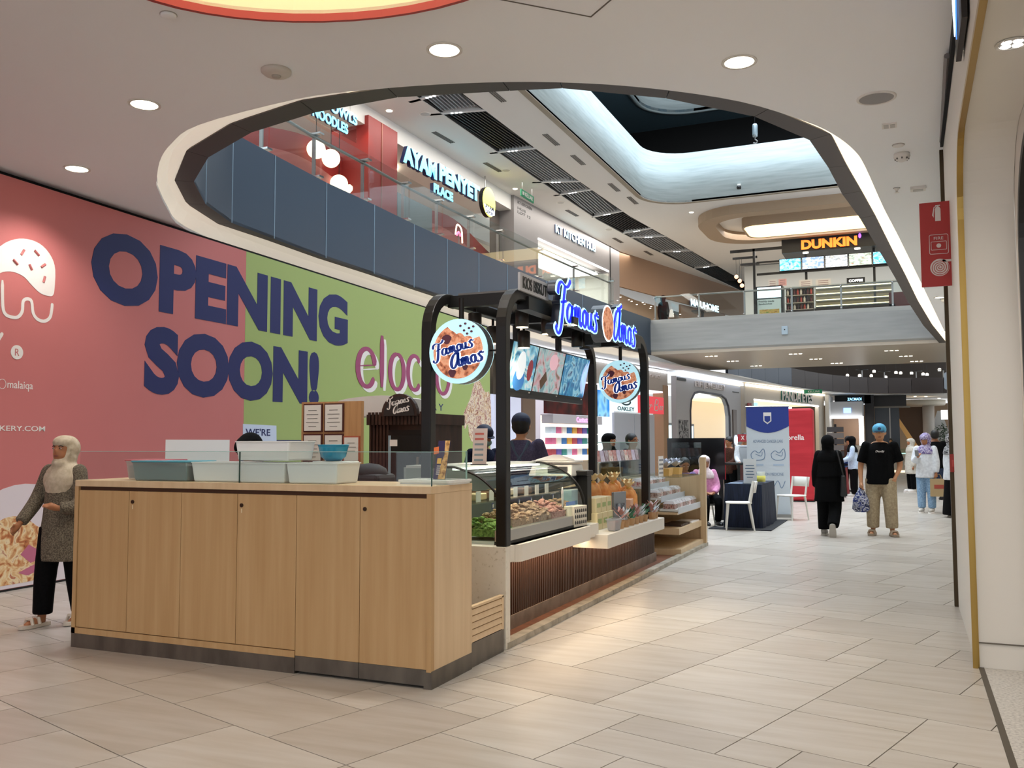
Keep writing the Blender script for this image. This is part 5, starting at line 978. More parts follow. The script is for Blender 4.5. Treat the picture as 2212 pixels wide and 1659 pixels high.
for k in range(115): inst(sl, 'slat', tr(-2.86+2.84, 6.0+.042*k-8, .125), kc)
def ledge(x0, x1, y0, y1, z0, z1, nm, r=.07):
    P = [(x0, y0), (x1-r, y0)]+[(x1-r+r*sin(a), y0+r-r*cos(a)) for a in [pi/2*k/5 for k in range(6)]]+[(x1-r+r*cos(a), y1-r+r*sin(a)) for a in [pi/2*k/5 for k in range(6)]]+[(x0, y1)]
    return MB().prism([(p[0]+2.84, p[1]-8) for p in P], z0, z1).build(nm, STONEP, kc)
kb(-3.5, -2.62, 5.98, 8.0, .60, .715).build('counter_top', STONEP, kc); ledge(-2.9, -2.585, 6.05, 7.72, .592, .715, 'front_ledge'); kb(-3.5, -2.78, 7.72, 8.05, .6, .715).build('counter_top', STONEP, kc)
ledge(-3.4, -2.50, 7.9, 9.98, .495, .618, 'lower_ledge', .012)
l = area_light('ledge_led', (-2.74, 7.0, .585), .06, 1.9, 6, (1, .74, .48)); l.parent = kc; l.location = (.10, -1.0, .585)
l = area_light('ledge_led', (-2.74, 9, .485), .06, 1.9, 5, (1, .74, .48)); l.parent = kc; l.location = (.12, .95, .488)
# ------------------------------------------------------------------ curved glass display case
dc = thing('display_case', 'curved glass biscuit display case on the stone counter', 'display case', (-3.05, 6.9, .716))
Y0, Y1 = -.88, .88
cur = smooth([(.36, .10), (.36, .22), (.30, .36), (.16, .48), (-.02, .545), (-.1, .55)], 5)
mb = MB()
for y in (Y0, Y1): mb.v += [(p[0], y, p[1]) for p in cur]
n = len(cur); mb.f = [(i, i+1, n+i+1, n+i) for i in range(n-1)]; mb.m = [0]*len(mb.f)
CG = glassmat('case_glass_green', (.88, .95, .93)); mb.build('curved_glass', CG, dc, True)
for y in (Y0, Y1):
    MB().prism([(p[0], p[1]) for p in cur]+[(-.1, .0), (.36, .0)], 0, .006, Matrix(((1, 0, 0, 0), (0, 0, 1, y-.003), (0, 1, 0, 0), (0, 0, 0, 1)))).build('end_glass', CG, dc)
    MB().tube([(p[0]+.004, y, p[1]+.004) for p in cur], .010, 6).build('black_edge', BLACK, dc)
MB().box(.30, .375, Y0-.02, Y1+.02, .0, .10).build('front_sill', mat('sill_steel', '#b0aca6', .3, .7), dc); MB().box(.30, .38, Y0-.03, Y1+.03, -.001, .022).build('base_strip', BLACK, dc)
MB().box(-.45, .36, Y0, Y1, .0, .02).build('floor_plate', mat('plate_white', '#d9d7d0', .4), dc); MB().box(-.45, -.1, Y0, Y1, .545, .565).build('top_shelf', mat('top_steel', '#b5b8b8', .3, .5), dc); MB().box(-.47, -.45, Y0, Y1, 0, .55).build('rear_panel', mat('case_rear', '#8e9694', .4), dc)
MB().box(-.40, .12, Y0+.02, Y1-.02, .28, .288).build('glass_shelf', CG, dc); MB().box(-.08, -.04, Y0+.05, Y1-.05, .53, .545).build('case_light', em('case_led', '#fff4e2', 4), dc)
rn = random.Random(9)
def pile(nm, y0, y1, z, x0, x1, m, h=.12, cnt=70, s=.026, parent=dc):
    mb = MB()
    for k in range(cnt):
        x = rn.uniform(x0, x1); y = rn.uniform(y0, y1); e = 1-abs((x-(x0+x1)/2)/(x1-x0)*1.2)
        q = rn.uniform(.6, 1.25)*s; K = tr(x, y, z+h*e*rn.uniform(.3, 1)) @ Matrix.Rotation(rn.uniform(0, 3), 4, 'Z') @ Matrix.Rotation(rn.uniform(-.6, .6), 4, 'X')
        mb.ball((0, 0, 0), (q, q*.95, q*.5), 7, 4, K)
    mb.box(x0, x1, y0, y1, z-.01, z+h*.35); o = mb.build(nm, m, parent); o['kind'] = 'stuff'; return o
BM = [noisemat('biscuit_%d' % i, st, nscale=60, detail=3, rough=.85, bump=.4) for i, st in enumerate([[(.35, '#8a6a50'), (.6, '#b39276')], [(.35, '#7c5f4c'), (.6, '#a58a74')], [(.35, '#8f5a52'), (.6, '#b98a80')], [(.35, '#6a5038'), (.6, '#9c8060')]])]
MB().box(.02, .30, -.60, Y1-.02, .02, .05).build('tray', BLACK, dc)
for i, (a, b) in enumerate(((-.60, -.20), (-.17, .2), (.22, .54), (.56, .84))): pile('biscuit_pile', a, b, .10, .03, .31, BM[i], .15, 130)
pile('green_moss', -.86, -.62, .06, -.1, .3, noisemat('moss_green', [(.35, '#41602a'), (.6, '#7d9a4a')], nscale=50, detail=3, rough=.9, bump=.5), .12, 110, .03)
for k in range(6): 
    mbx = MB().box(-.03, .03, -.002, .002, 0, .045, tr(.10, -.5+.26*k, .225) @ rz(pi/2+.25)); c = mbx.build('price_tag', mat('tag_navy', '#2c3f86', .5), dc); MB().box(-.024, .024, -.0035, -.002, .010, .035, tr(.10, -.5+.26*k, .225) @ rz(pi/2+.25)).build('tag_text', PWHITE, c)
for k in range(7):
    MB().cbox((-.15+.05*(k % 2), -.72+.235*k, .315), (.2, .19, .05), rz(0)).build('slab', [mat('choc_dark', '#3b261a', .5), mat('choc_cream', '#c7b08a', .6), mat('choc_mid', '#6d4a30', .5)][k % 3], dc, bevel=.008)
    MB().box(.08, .084, -.76+.235*k, -.68+.235*k, .29, .37).build('paper_tag', PWHITE, dc)
MB().prism([(0.04*cos(a)*.8, .05*sin(a)*1.7) for a in [k*pi/10 for k in range(20)]], 0, .004, tr(.33, .42, .27) @ rz(pi/2+.1) @ Matrix.Rotation(pi/2, 4, 'X')).build('oval_badge', PWHITE, dc)
MB().box(.335, .34, .5, .72, .19, .22, Matrix.Rotation(0, 4, 'X')).build('blue_ribbon', mat('ribbon_blue', '#4a78c8', .5), dc)
tag(MB().box(-3.28, -3.12, 6.45, 6.6, 1.283, 1.287).build('price_card', PWHITE, loc=(-3.2, 6.5, 1.283)), 'white price card lying on the display case top', 'card')
# ------------------------------------------------------------------ black arched frame
BLK = mat('frame_black', '#141211', .4, spec=.35)
kf = thing('kiosk_canopy', 'black steel canopy with two rounded arches over the kiosk', 'canopy', (-2.96, 7.9, 0))
def arch(x, zn, zf, yn=5.95, yf=9.8, zt=2.565, r=.28, w_=.058):
    P = [(x, yn, zn), (x, yn, zt-r)]+[(x, yn+r-r*cos(a), zt-r+r*sin(a)) for a in [pi/2*k/7 for k in range(1, 8)]]+[(x, yf-r+r*sin(a), zt-r+r*cos(a)) for a in [pi/2*k/7 for k in range(0, 8)]]+[(x, yf, zf)]
    MB().tube([(p[0]+2.96, p[1]-7.9, p[2]) for p in P], w_, 4, sq=(1, 0, 0)).build('arch', BLK, kf, bevel=.006)
arch(-2.66, .716, .62); arch(-3.27, .022, .60)
def fb(x0, x1, y0, y1, z0, z1): return MB().box(x0+2.96, x1+2.96, y0-7.9, y1-7.9, z0, z1)
for y in (6.26, 7.35, 8.5, 9.5): fb(-3.25, -2.68, y-.04, y+.04, 2.50, 2.59).build('cross_beam', BLK, kf)
fb(-3.2, -2.72, 6.3, 9.5, 2.60, 2.62).build('canopy_panel', mat('canopy_grey', '#5e5c5c', .5), kf)
fb(-2.70, -2.60, 6.3, 9.45, 2.46, 2.56).build('sign_rail', BLK, kf)
fb(-3.30, -3.26, 7.6, 7.68, 2.25, 2.55).build('screen_bracket', BLK, kf); fb(-3.30, -3.26, 8.7, 8.78, 2.25, 2.55).build('screen_bracket', BLK, kf); fb(-2.74, -2.66, 8.0, 8.25, 2.36, 2.52).build('junction_box', BLK, kf)
# name board and script sign
t = thing('name_board', 'grey board reading KIOS BISKUT on top of the kiosk frame', 'sign', (-2.585, 6.10, 2.575)); MB().box(-.02, .0, 0, .57, 0, .135).build('board', mat('board_grey', '#a9a9ad', .5), t); MB().text('KIOS BISKUT', .48, .09, XR @ tr(.285, .022, 0), .004, .015).build('lettering', BLACK, t)
GL = {'F': [[(1.0, 1.95), (.78, 1.2), (.52, .2), (.25, -.55), (-.15, -.85), (-.45, -.6), (-.3, -.4)], [(-.15, 1.35), (0, 1.85), (.45, 2.1), (1.1, 1.92), (1.55, 2.05), (1.9, 2.4)], [(.3, .95), (.75, 1.02), (1.2, 1.12)]],
      'a': [[(.85, .85), (.5, 1.0), (.12, .65), (.12, .15), (.42, 0), (.75, .4), (.9, .95)], [(.98, 1.0), (.86, .35), (.98, 0), (1.25, .2)]],
      'm': [[(.05, .98), (.12, .5), (.05, 0)], [(.1, .45), (.38, .98), (.55, .82), (.5, 0)], [(.55, .45), (.82, .98), (1.0, .82), (.95, .15), (1.12, 0), (1.3, .2)]],
      'o': [[(.5, 1), (.15, .7), (.15, .25), (.45, 0), (.75, .3), (.75, .75), (.5, 1), (.72, .95), (.95, .85)]],
      'u': [[(.1, .95), (.08, .3), (.22, .02), (.48, .1), (.68, .5)], [(.75, 1.0), (.66, .3), (.8, 0), (1.05, .2)]],
      's': [[(.72, 1.15), (.55, 1.0), (.38, .9), (.5, .62), (.66, .35), (.5, .02), (.1, -.05), (-.02, .15)], [(.72, 1.15), (.85, .95), (1.15, .95)]],
      'A': [[(1.15, 1.75), (.6, 1.65), (.15, 1.0), (.02, .35), (.25, -.02), (.75, .4), (1.1, 1.1), (1.25, 1.8)], [(1.3, 1.9), (1.1, .8), (1.12, .1), (1.4, .15)], [(.7, 1.85), (1.2, 1.95), (1.7, 2.15)]]}
AD = {'F': 1.25, 'a': 1.28, 'm': 1.35, 'o': .98, 'u': 1.08, 's': 1.2, 'A': 1.45}
def script(word, w_, M, depth, pen, parent, name, m, per=True):
    tot = sum(AD[c] for c in word); k = w_/tot; x = 0; mb = MB()
    for c in word:
        for st in GL[c]: mb.ribbon([((p[0]+x)*k, p[1]*k) for p in st], pen*k, M, depth, .4, radians(80), 6)
        x += AD[c]
    return mb.build(name, m, parent)
BLUEL = em('script_blue', '#1524d8', .9); ICE = em('script_halo', '#a9e8ff', 1.0)
t = thing('script_sign', 'large blue glowing script name sign with a round biscuit between its two words', 'sign', (-2.57, 7.7, 2.32))
def wordsign(word, y0, w_, zb, st=1.0):
    K = Matrix(((0, 0, 1, 0), (1, 0, 0, y0-7.7), (0, st, 0, zb-2.32), (0, 0, 0, 1)))
    script(word, w_, K @ tr(0, 0, .0), .07, .52, t, 'letter_body', mat('letter_dark_blue', '#1b2236', .4)); script(word, w_, K @ tr(0, 0, .07), .006, .66, t, 'lit_outline', ICE); script(word, w_, K @ tr(0, 0, .076), .004, .34, t, 'lettering', BLUEL)
wordsign('Famous', 6.66, 1.02, 2.43, 1.0); wordsign('Amos', 8.12, .80, 2.42, 1.0)
COOKL = noisemat('cookie_print', [(.28, '#6d3a2a'), (.4, '#b0694c'), (.5, '#cf8a68'), (.58, '#e0a584'), (.68, '#c47a58'), (.8, '#e6b898')], nscale=24, detail=10, distort=.3, emit=.5)
CHOC = mat('choc_print', '#5a2c3c', .5, emit=.2)
MB().lathe([(.17, 0), (.17, .12)], 32, M=Matrix(((0, 0, 1, -.02), (1, 0, 0, .16), (0, 1, 0, .21), (0, 0, 0, 1)))).build('biscuit_box', mat('box_slate', '#4d5663', .4), t); MB().lathe([(.168, .12), (.168, .124)], 32, M=Matrix(((0, 0, 1, -.02), (1, 0, 0, .16), (0, 1, 0, .21), (0, 0, 0, 1)))).build('biscuit_rim', em('rim_white', '#eef6f8', 1.0), t); MB().lathe([(.152, .124), (.152, .127)], 32, M=Matrix(((0, 0, 1, -.02), (1, 0, 0, .16), (0, 1, 0, .21), (0, 0, 0, 1)))).build('biscuit_face', COOKL, t)
# round lightbox signs at both ends
def roundsign(lab, x, y, z, r=.238):
    t = thing('round_lightbox', lab, 'sign', (x, y, z)); K = Matrix(((1, 0, 0, 0), (0, 0, -1, 0), (0, 1, 0, 0), (0, 0, 0, 1)))
    MB().lathe([(r, -.05), (r, .045)], 44, M=K).build('drum', mat('drum_dark', '#33373d', .4), t); MB().lathe([(r, .045), (r, .056)], 44, M=K).build('lit_rim', em('rim_ice', '#b4e4f2', .55), t); MB().lathe([(r, -.06), (r, -.05)], 44, M=K).build('lit_rim', em('rim_ice', '#b4e4f2', .55), t)
    ck = []
    for k in range(72):
        a = 2*pi*k/72; d = math.degrees(a); q = r*.845
        if 30 < d < 112: q *= .56+.10*abs(sin((d-30)/82*pi*2.5))+.18*abs((d-71)/41)**2
        ck.append((q*cos(a), q*sin(a)))
    MB().prism(ck, .056, .060, K).build('biscuit_print', COOKL, t)
    for (a, b, s_) in ((-.09, .09, .036), (-.045, -.16, .03), (.06, -.12, .022)): MB().prism([(a+s_*(1+.2*sin(3*q))*cos(q), b+s_*sin(q)) for q in [k*pi/8 for k in range(16)]], .060, .063, K).build('chocolate_chip', CHOC, t)
    for (a, b) in ((.02, .185), (.06, .20), (.09, .165), (.05, .15), (.11, .14), (.075, .125), (.125, .175)): MB().prism([(a+.011*cos(q), b+.009*sin(q)) for q in [k*pi/3 for k in range(6)]], .056, .06, K).build('crumb', CHOC, t)
    KT = K @ Matrix.Rotation(radians(13), 4, 'Z')
    for (wd, xx, yy, ww) in (('Famous', -.185, .0, .335), ('Amos', -.07, -.115, .28)):
        script(wd, ww, KT @ tr(xx, yy, .062), .003, .76, t, 'outline', PWHITE if False else em('script_white', '#f4fbff', .6)); script(wd, ww, KT @ tr(xx, yy, .065), .003, .43, t, 'lettering', mat('script_navy', '#15307e', .5, emit=.5))
    MB().tube([(-.0, 0, r), (0, 0, r+.16)], .02, 8).build('hanger', BLK, t); MB().tube([(r, 0, 0), (r+.06, 0, 0)], .008, 6).build('side_pin', BLK, t)
    return t
roundsign('round glowing biscuit sign with blue script at the near end of the kiosk', -2.995, 5.95, 2.12); roundsign('round glowing biscuit sign with blue script at the far end of the kiosk', -2.935, 9.8, 2.13)
# three menu screens
ts = thing('menu_screens', 'row of three tilted colourful menu screens hung inside the kiosk frame', 'screens', (-3.22, 8.2, 1.9)); KS = Matrix(((0, 0, 1, 0), (1, 0, 0, 0), (0, 1, 0, 0), (0, 0, 0, 1))); KT_ = Matrix.Rotation(radians(12), 4, 'Y')
TVM = [noisemat('screen_%d' % i, st, (1, 2.4, 2.4), 2.2, 3, .25, distort=1.5, emit=.55) for i, st in enumerate([[(.35, '#2d6f9a'), (.5, '#7fc4dc'), (.62, '#dfeef2'), (.72, '#3f97b4')], [(.35, '#6b8f9c'), (.48, '#a9c4c6'), (.6, '#c39aa4'), (.7, '#7d6a58')], [(.35, '#1d4f86'), (.5, '#2f86b4'), (.62, '#8fc8dc'), (.72, '#1b3f70')]])]
for i, (a, b) in enumerate(((-.98, -.37), (-.365, .345), (.35, 1.10))):
    s_ = MB().box(-.045, 0, a, b, 0, .46, KT_).build('screen', BLACK, ts); MB().box(0, .003, a+.012, b-.012, .035, .448, KT_).build('picture', TVM[i], s_); MB().box(.0, .004, b-.06, b-.03, .010, .022, KT_).build('label', PWHITE, s_)
K2 = KT_ @ KS @ tr(0, 0, .003)
MB().prism([(-.72+.10*cos(a), .25+.13*sin(a)) for a in [k*pi/8 for k in range(16)]], 0, .002, K2).build('white_shape', em('tv_white', '#dfe6ea', .6), ts); MB().prism([(-.72+.13*cos(a), .12+.1*sin(a)) for a in [k*pi/8 for k in range(16)]], 0, .0015, K2).build('blue_shape', em('tv_blue', '#2f6fae', .6), ts)
MB().prism([(-.50+.06*cos(a), .22+.10*sin(a)) for a in [k*pi/8 for k in range(16)]], 0, .002, K2).build('red_gourd', em('tv_red', '#7a2430', .6), ts); MB().prism([(-.16, .06), (-.04, .16), (-.10, .24), (-.22, .14)], 0, .002, K2).build('brown_card', em('tv_brown', '#4a3320', .5), ts); MB().prism([(.06+.11*cos(a), .34+.08*sin(a)) for a in [k*pi/8 for k in range(16)]], 0, .002, K2).build('pink_bow', em('tv_pink', '#d3a6b0', .6), ts); MB().prism([(1.09, .05)]+[(1.16-.24*cos(a), .24+.21*sin(a)) for a in [-.95+k*.19 for k in range(11)]][::-1]+[(1.09, .44)][:1], 0, .002, K2).build('pale_disc', em('tv_pale', '#a9c2e6', .6), ts)
MB().box(-.06, .005, -.99, 1.11, -.035, 0).build('bottom_rail', BLK, ts); MB().box(-.05, -.02, -1.16, -.98, -.03, .32).build('end_box', BLK, ts)
# spot lamps under the canopy
def spotlamp(lab, x, y, z, on=True):
    t = thing('spot_lamp', lab, 'lamp', (x, y, z), group='black can spots of the kiosk'); MB().lathe([(.055, 0), (.055, .14), (.03, .15)], 18).build('can', mat('can_brown', '#2c2420', .4) if on else BLK, t, True); MB().tube([(0, 0, .15), (0, 0, max(.18, 2.5-z))], .012, 6).build('stem', BLK, t); MB().lathe([(.049, -.004), (.048, .002)], 16).build('bulb', em('spot_warm', '#ffe6b0', 4) if on else BLK, t)
    if on: spot('lamp', (0, 0, -.02), 38, 110, .6, (1, .82, .58), t, rad=.04)
    return t
spotlamp('lit can spot beside the near arch', -2.85, 6.76, 2.39); spotlamp('lit can spot behind the near pole', -3.2, 6.95, 2.29); spotlamp('lit can spot above the left end of the screens', -3.05, 7.27, 2.28); spotlamp('lit can spot under the script sign', -2.74, 7.05, 2.36); spotlamp('lit can spot above the round near sign', -3.2, 6.6, 2.36); spotlamp('unlit can spot in the middle of the kiosk', -2.85, 8.1, 2.36, False); spotlamp('unlit can spot farther along the kiosk', -2.85, 8.33, 2.36, False)
# floodlight that throws the warm streak across the floor beside the kerb
t = thing('flood_lamp', 'small black floodlight fixed to the outer side of the sign rail', 'lamp', (-2.52, 7.0, 2.42)); MB().box(-.05, .05, -.06, .06, 0, .06).build('head', BLK, t); MB().box(-.04, .04, -.05, .05, -.004, 0).build('glass', em('spot_warm', '#ffe6b0', 4), t); MB().box(-.08, -.03, -.02, .02, .04, .1).build('bracket', BLK, t)
spot('lamp', (.02, 0, -.03), 26, 44, .2, (1, .80, .55), t, rad=.02).rotation_euler = (radians(8), radians(-26), 0)
# ------------------------------------------------------------------ goods on the kiosk
t = thing('weighing_scale', 'white shop weighing scale with a grey display behind the display case', 'scale', (-3.09, 8.17, .716), radians(-90)); MB().box(-.2, .18, -.2, .2, 0, .42).build('stand', mat('stand_dark', '#2b2c30', .5), t); MB().frus((-.2, .2, -.22, .22), (-.17, .13, -.2, .2), .42, .53).build('body', mat('scale_white', '#dcdbd6', .35), t, bevel=.015); MB().prism(rr(.34, .44, .06), .545, .565, tr(-.02, 0)).build('pan', mat('scale_pan', '#e6e5e1', .3), t, bevel=.006); MB().frus((-.12, .1, -.2, .16), (-.03, .0, -.04, .02), .566, .62).build('bag', PWHITE, t, bevel=.02); MB().box(.165, .19, -.02, .17, .45, .51).build('keypad', mat('keypad', '#4a4a4e', .5), t)
t = thing('card_reader', 'black card reader beside the scale', 'card reader', (-2.83, 8.22, .716)); MB().box(-.05, .05, -.06, .06, 0, .42).build('stand', BLK, t); MB().box(-.06, .06, -.1, .1, .42, .47).build('reader', BLK, t, bevel=.01); MB().box(-.03, .04, -.06, .03, .47, .474).build('screen', mat('reader_grey', '#c5c8cc', .4), t)
t = thing('leaflet_stand', 'tall pink and white price board standing behind the display case', 'board', (-2.98, 6.22, 1.283), radians(10)); MB().box(-.055, .055, -.004, .004, 0, .28, Matrix.Rotation(radians(-8), 4, 'X')).build('board', mat('board_pink', '#e9d2c8', .5), t)
for k in range(6): MB().box(-.04, .03, -.0055, -.004, .03+.04*k, .045+.04*k, Matrix.Rotation(radians(-8), 4, 'X')).build('print_row', mat('print_coral' if k > 3 else 'print_grey', '#d86a5a' if k > 3 else '#8f9aa0', .5), t)
MB().box(-.06, .06, -.03, .03, -.0, .006).build('foot', BLK, t)
def ruffle(mb, z, r, n=14, h=.06):
    v = [(0, 0, z-.02)]; f = []
    for k in range(n): a = 2*pi*k/n; q = r*(1+.3*(k % 2)); v.append((q*cos(a), q*sin(a), z+h*(1 if k % 2 else .6)))
    mb.add(v, [(0, 1+k, 1+(k+1) % n) for k in range(n)]+[(0, 1+(k+1) % n, 1+k) for k in range(n)]); return mb
CELLO = milkmat('cellophane', '#e9d7b4', .55)
def giftbag(lab, x, y, z, h, w_, m, rot=0, ribbon='#e9c878'):
    t = thing('gift_bag', lab, 'gift bag', (x, y, z), rot, 'orange gift bags on the kiosk')
    mb = MB(); a, b = w_/2, w_/3
    for zz, k in ((0, .96), (h*.05, 1), (h*.6, .98), (h*.74, .7), (h*.80, .32)):
        mb.v += [(p[0]*k, p[1]*k, zz) for p in rr(2*a, 2*b, b*.45, 3)]
    n = 16
    for j in range(4):
        for k in range(n): mb.f.append((j*n+k, j*n+(k+1) % n, (j+1)*n+(k+1) % n, (j+1)*n+k))
    mb.f += [tuple(range(n-1, -1, -1)), tuple(range(4*n, 5*n))]; mb.m = [0]*len(mb.f); mb.build('bag', m, t, True)
    ruffle(MB(), h*.84, w_*.34, h=h*.14).build('ruffle', mat('ruffle_gold', '#e8cf95', .5), t); MB().lathe([(w_*.16, h*.78), (w_*.17, h*.80), (w_*.16, h*.82)], 12).build('ribbon', mat('ribbon_gold', '#d8a84e', .4), t); MB().box(-.02, .02, -b-.004, -b-.001, h*.3, h*.5).build('label', mat('label_cream', '#efe2c4', .5), t); return t
ORG = noisemat('bag_orange', [(.35, '#d98648'), (.6, '#eba863'), (.75, '#f2c487')], nscale=14, detail=2, rough=.35)
B0 = giftbag('orange gift bag with a gold ruffle, leftmost in the row', -3.05, 9.15, .618, .52, .175, ORG, .3)
for i, (x, y, z, r_) in enumerate(((-3.05, 9.45, .618, -.2), (-2.98, 9.6, .618, .5), (-3.02, 9.8, .618, .1), (-2.85, 9.72, .618, .9), (-2.78, 9.55, .618, -.4))):
    dup(B0, (x, y, z), r_, ['orange gift bag second in the ruffled row', 'orange gift bag in the middle of the ruffled row', 'orange gift bag at the back of the ruffled row', 'orange gift bag leaning near the far pole', 'orange gift bag in front of the far pole'][i], 'orange gift bags on the kiosk', (1, 1, (.98, .94, 1.0, .86, .82)[i]))
def carton(lab, x, y, z, sx, sy, sz, m, rot=0, band=None, cat='box', grp=None):
    t = thing('carton', lab, cat, (x, y, z), rot, grp); MB().box(-sx/2, sx/2, -sy/2, sy/2, 0, sz).build('box', m, t, bevel=.004)
    MB().box(sx/2, sx/2+.002, -sy*.35, sy*.35, sz*.35, sz*.65).build('label', band or PWHITE, t); MB().box(-sx*.5, sx*.5, -.004, .004, sz, sz+.001).build('flap_joint', mat('joint_warm', '#c9c2b6', .6), t); return t
CREAMB = mat('box_cream', '#dcd0a6', .55)
for k in range(3): carton('cream biscuit carton in the lower row on the ledge, %s from the left' % ORD[k], -2.80, 8.35+.17*k, .717 if k < 0 else .618, .16, .155, .16, CREAMB, 0, mat('label_green', '#9fae72', .5), grp='cream cartons on the ledge')
for k in range(3): carton('cream biscuit carton in the upper row on the ledge, %s from the left' % ORD[k], -2.81, 8.36+.17*k, .779, .15, .15, .14, CREAMB, 0, mat('label_green', '#9fae72', .5), grp='cream cartons upper row')
t = thing('gift_carton', 'white carton printed with rows of small black figures', 'box', (-2.70, 7.60, .716), radians(-6)); MB().box(-.05, .05, -.13, .13, 0, .18).build('box', mat('carton_ivory', '#d9d2c2', .55), t, bevel=.003)
for r_ in range(3):
    for k in range(6): MB().prism([(-.012, 0), (.012, 0), (.012, .02), (0, .032), (-.012, .02)], 0, .002, Matrix(((0, 0, 1, .05), (1, 0, 0, -.105+.042*k), (0, 1, 0, .125-.05*r_), (0, 0, 0, 1)))).build('printed_figure', BLACK, t)
PURP = mat('box_purple', '#3b2c52', .45)
carton('dark purple gift box standing behind the cream cartons', -3.0, 8.62, .619, .08, .22, .34, PURP, .1, mat('label_ivory', '#e6e2d0', .5)); carton('dark purple gift box beside the orange bags', -3.2, 8.92, .619, .08, .18, .30, PURP, -.1, mat('label_lilac', '#9a86c0', .5)); carton('pale blue tall carton with a printed panel', -2.90, 8.02, .716, .09, .2, .30, mat('box_paleblue', '#a9bccb', .5), .05, mat('label_blue', '#4a86b8', .5)); carton('silver framed picture box leaning on the cream cartons', -2.72, 8.98, .618, .03, .24, .33, mat('box_silver', '#8f9298', .25, .6), -.25, noisemat('silver_print', [(.4, '#3a3a44'), (.6, '#a8b4c0')], nscale=12))
carton('pink paper carrier in front of the orange bags', -2.72, 9.28, .618, .1, .16, .24, mat('carrier_pink', '#e2b294', .55), .1, mat('label_cream', '#efe2c4', .5))
def pot(lab, x, y, z, plant, h=.10):
    t = thing('gift_pot', lab, 'gift', (x, y, z), random.random(), 'small gifts along the lower ledge'); MB().lathe([(.035, 0), (.045, .07), (.04, .07)], 14).build('pot', mat('pot_tan', '#b08a62', .6), t)
    mb = MB(); rn2 = random.Random(int(y*100))
    for k in range(16):
        a = rn2.random()*6.28; c = Vector((.03*cos(a), .03*sin(a), .07+rn2.random()*h)); d = Vector((cos(a), sin(a), .9)).normalized()*.07; e = Vector((-sin(a), cos(a), 0))*.018
        mb.add([tuple(c-d*.4), tuple(c+e), tuple(c+d), tuple(c-e)], [(0, 1, 2, 3), (3, 2, 1, 0)])
    mb.build('sprig', plant, t); return t
LEAF = mat('sprig_green', '#3d7a5a', .6); REDS = mat('sprig_red', '#b08078', .6); SILV = milkmat('wrap_silver', '#c9ced2', .8)
for i, (y, m) in enumerate(((8.55, REDS), (8.72, SILV), (8.92, LEAF), (9.08, REDS), (9.25, SILV), (9.42, LEAF), (9.75, REDS), (9.85, SILV))): pot(['small wrapped gift with red sprigs, nearest on the lower ledge', 'small silver wrapped gift second on the lower ledge', 'small pot with green sprigs in the middle of the ledge', 'small pot with red sprigs beside the green one', 'silver wrapped gift beyond the red sprigs', 'small green pot before the far pole', 'small red sprig pot beyond the far pole', 'silver gift at the end of the lower ledge'][i], -2.58, y, .618, m)
tub('frosted box of mixed gifts at the near end of the lower ledge', -2.62, -2.52, 8.22, 8.42, .618, .12, milkmat('tub_mist', '#aeb4ba', .6), None, noisemat('gift_fill', [(.35, '#6b5a52'), (.5, '#b0483a'), (.65, '#c9c2b8')], nscale=25))
# pouch shelf on glass behind the far pole
t = thing('glass_divider', 'clear glass divider along the back of the kiosk', 'glass screen', (-3.38, 10.9, 0)); MB().box(-.004, .004, -.95, 1.2, .6, 1.45).build('pane', GLASS, t); MB().box(-.01, .01, -.95, 1.2, 1.45, 1.458).build('top_edge', GEDGE, t); MB().box(-.05, .05, -.95, 1.2, .022, .6).build('base', WOODL, t); MB().box(0, .14, -.95, 1.2, 1.215, 1.225).build('shelf', GLASS, t)
for k in range(11):
    o = MB().frus((-.03, .03, -.075, .075), (-.008, .008, -.07, .07), 0, .13).build('sweet_pouch', noisemat('pouch_%d' % (k % 4), [[(.35, '#a83a3a'), (.55, '#d8b0a8'), (.7, '#7a2a30')], [(.35, '#b9a6c0'), (.6, '#d8d0dc')], [(.35, '#c9c2c8'), (.6, '#8a6a70')], [(.35, '#c84a42'), (.55, '#e6ddd2')]][k % 4], nscale=20, rough=.35)); o.location = (-3.31, 10.05+.165*k, 1.226); tag(o, 'small patterned sweet pouch on the glass shelf, %s from the near end' % ORD[k], 'pouch', 'pouches on the glass shelf')
# ------------------------------------------------------------------ tiered sweet stall at the end of the kiosk
st = thing('sweet_stall', 'maple tiered stall with clear packs of sweets and a tall end panel', 'stall', (-3.1, 12.2, 0))
MB().box(.40, .48, .62, .70, 0, 1.24).build('end_post', WOODL, st); MB().box(-.35, .40, .66, .70, .05, 1.0).build('end_panel', WOODL, st); MB().box(-.35, .44, -.75, .66, .02, .1).build('plinth', WOODL, st); MB().box(-.35, .42, -.75, .66, .28, .36).build('drawer_front', WOODL, st); MB().box(-.35, .40, -.75, .66, .53, .56).build('deck', WOODL, st); MB().box(-.38, -.33, -.75, .66, .1, 1.0).build('rear_panel', WOODL, st)
for k, (x0, x1, z) in enumerate(((.16, .40, .60), (-.06, .18, .74), (-.28, -.04, .88))): MB().box(x0, x1, -.72, .62, z-.03, z).build('tier', mat('tier_white', '#dcdcdc', .4), st); MB().box(x1, x1+.006, -.72, .62, z-.06, z+.02).build('price_rail', mat('rail_clear', '#c9ced4', .4), st)
MB().box(-.35, .44, -.75, .66, 1.0, 1.012).build('glass_top', GLASS, st); MB().box(-.35, -.342, -.75, .66, 1.012, 1.45).build('glass_back', GLASS, st); MB().box(.0, .42, .656, .664, 1.012, 1.45).build('glass_side', GLASS, st)
rown = ['front', 'middle', 'rear']
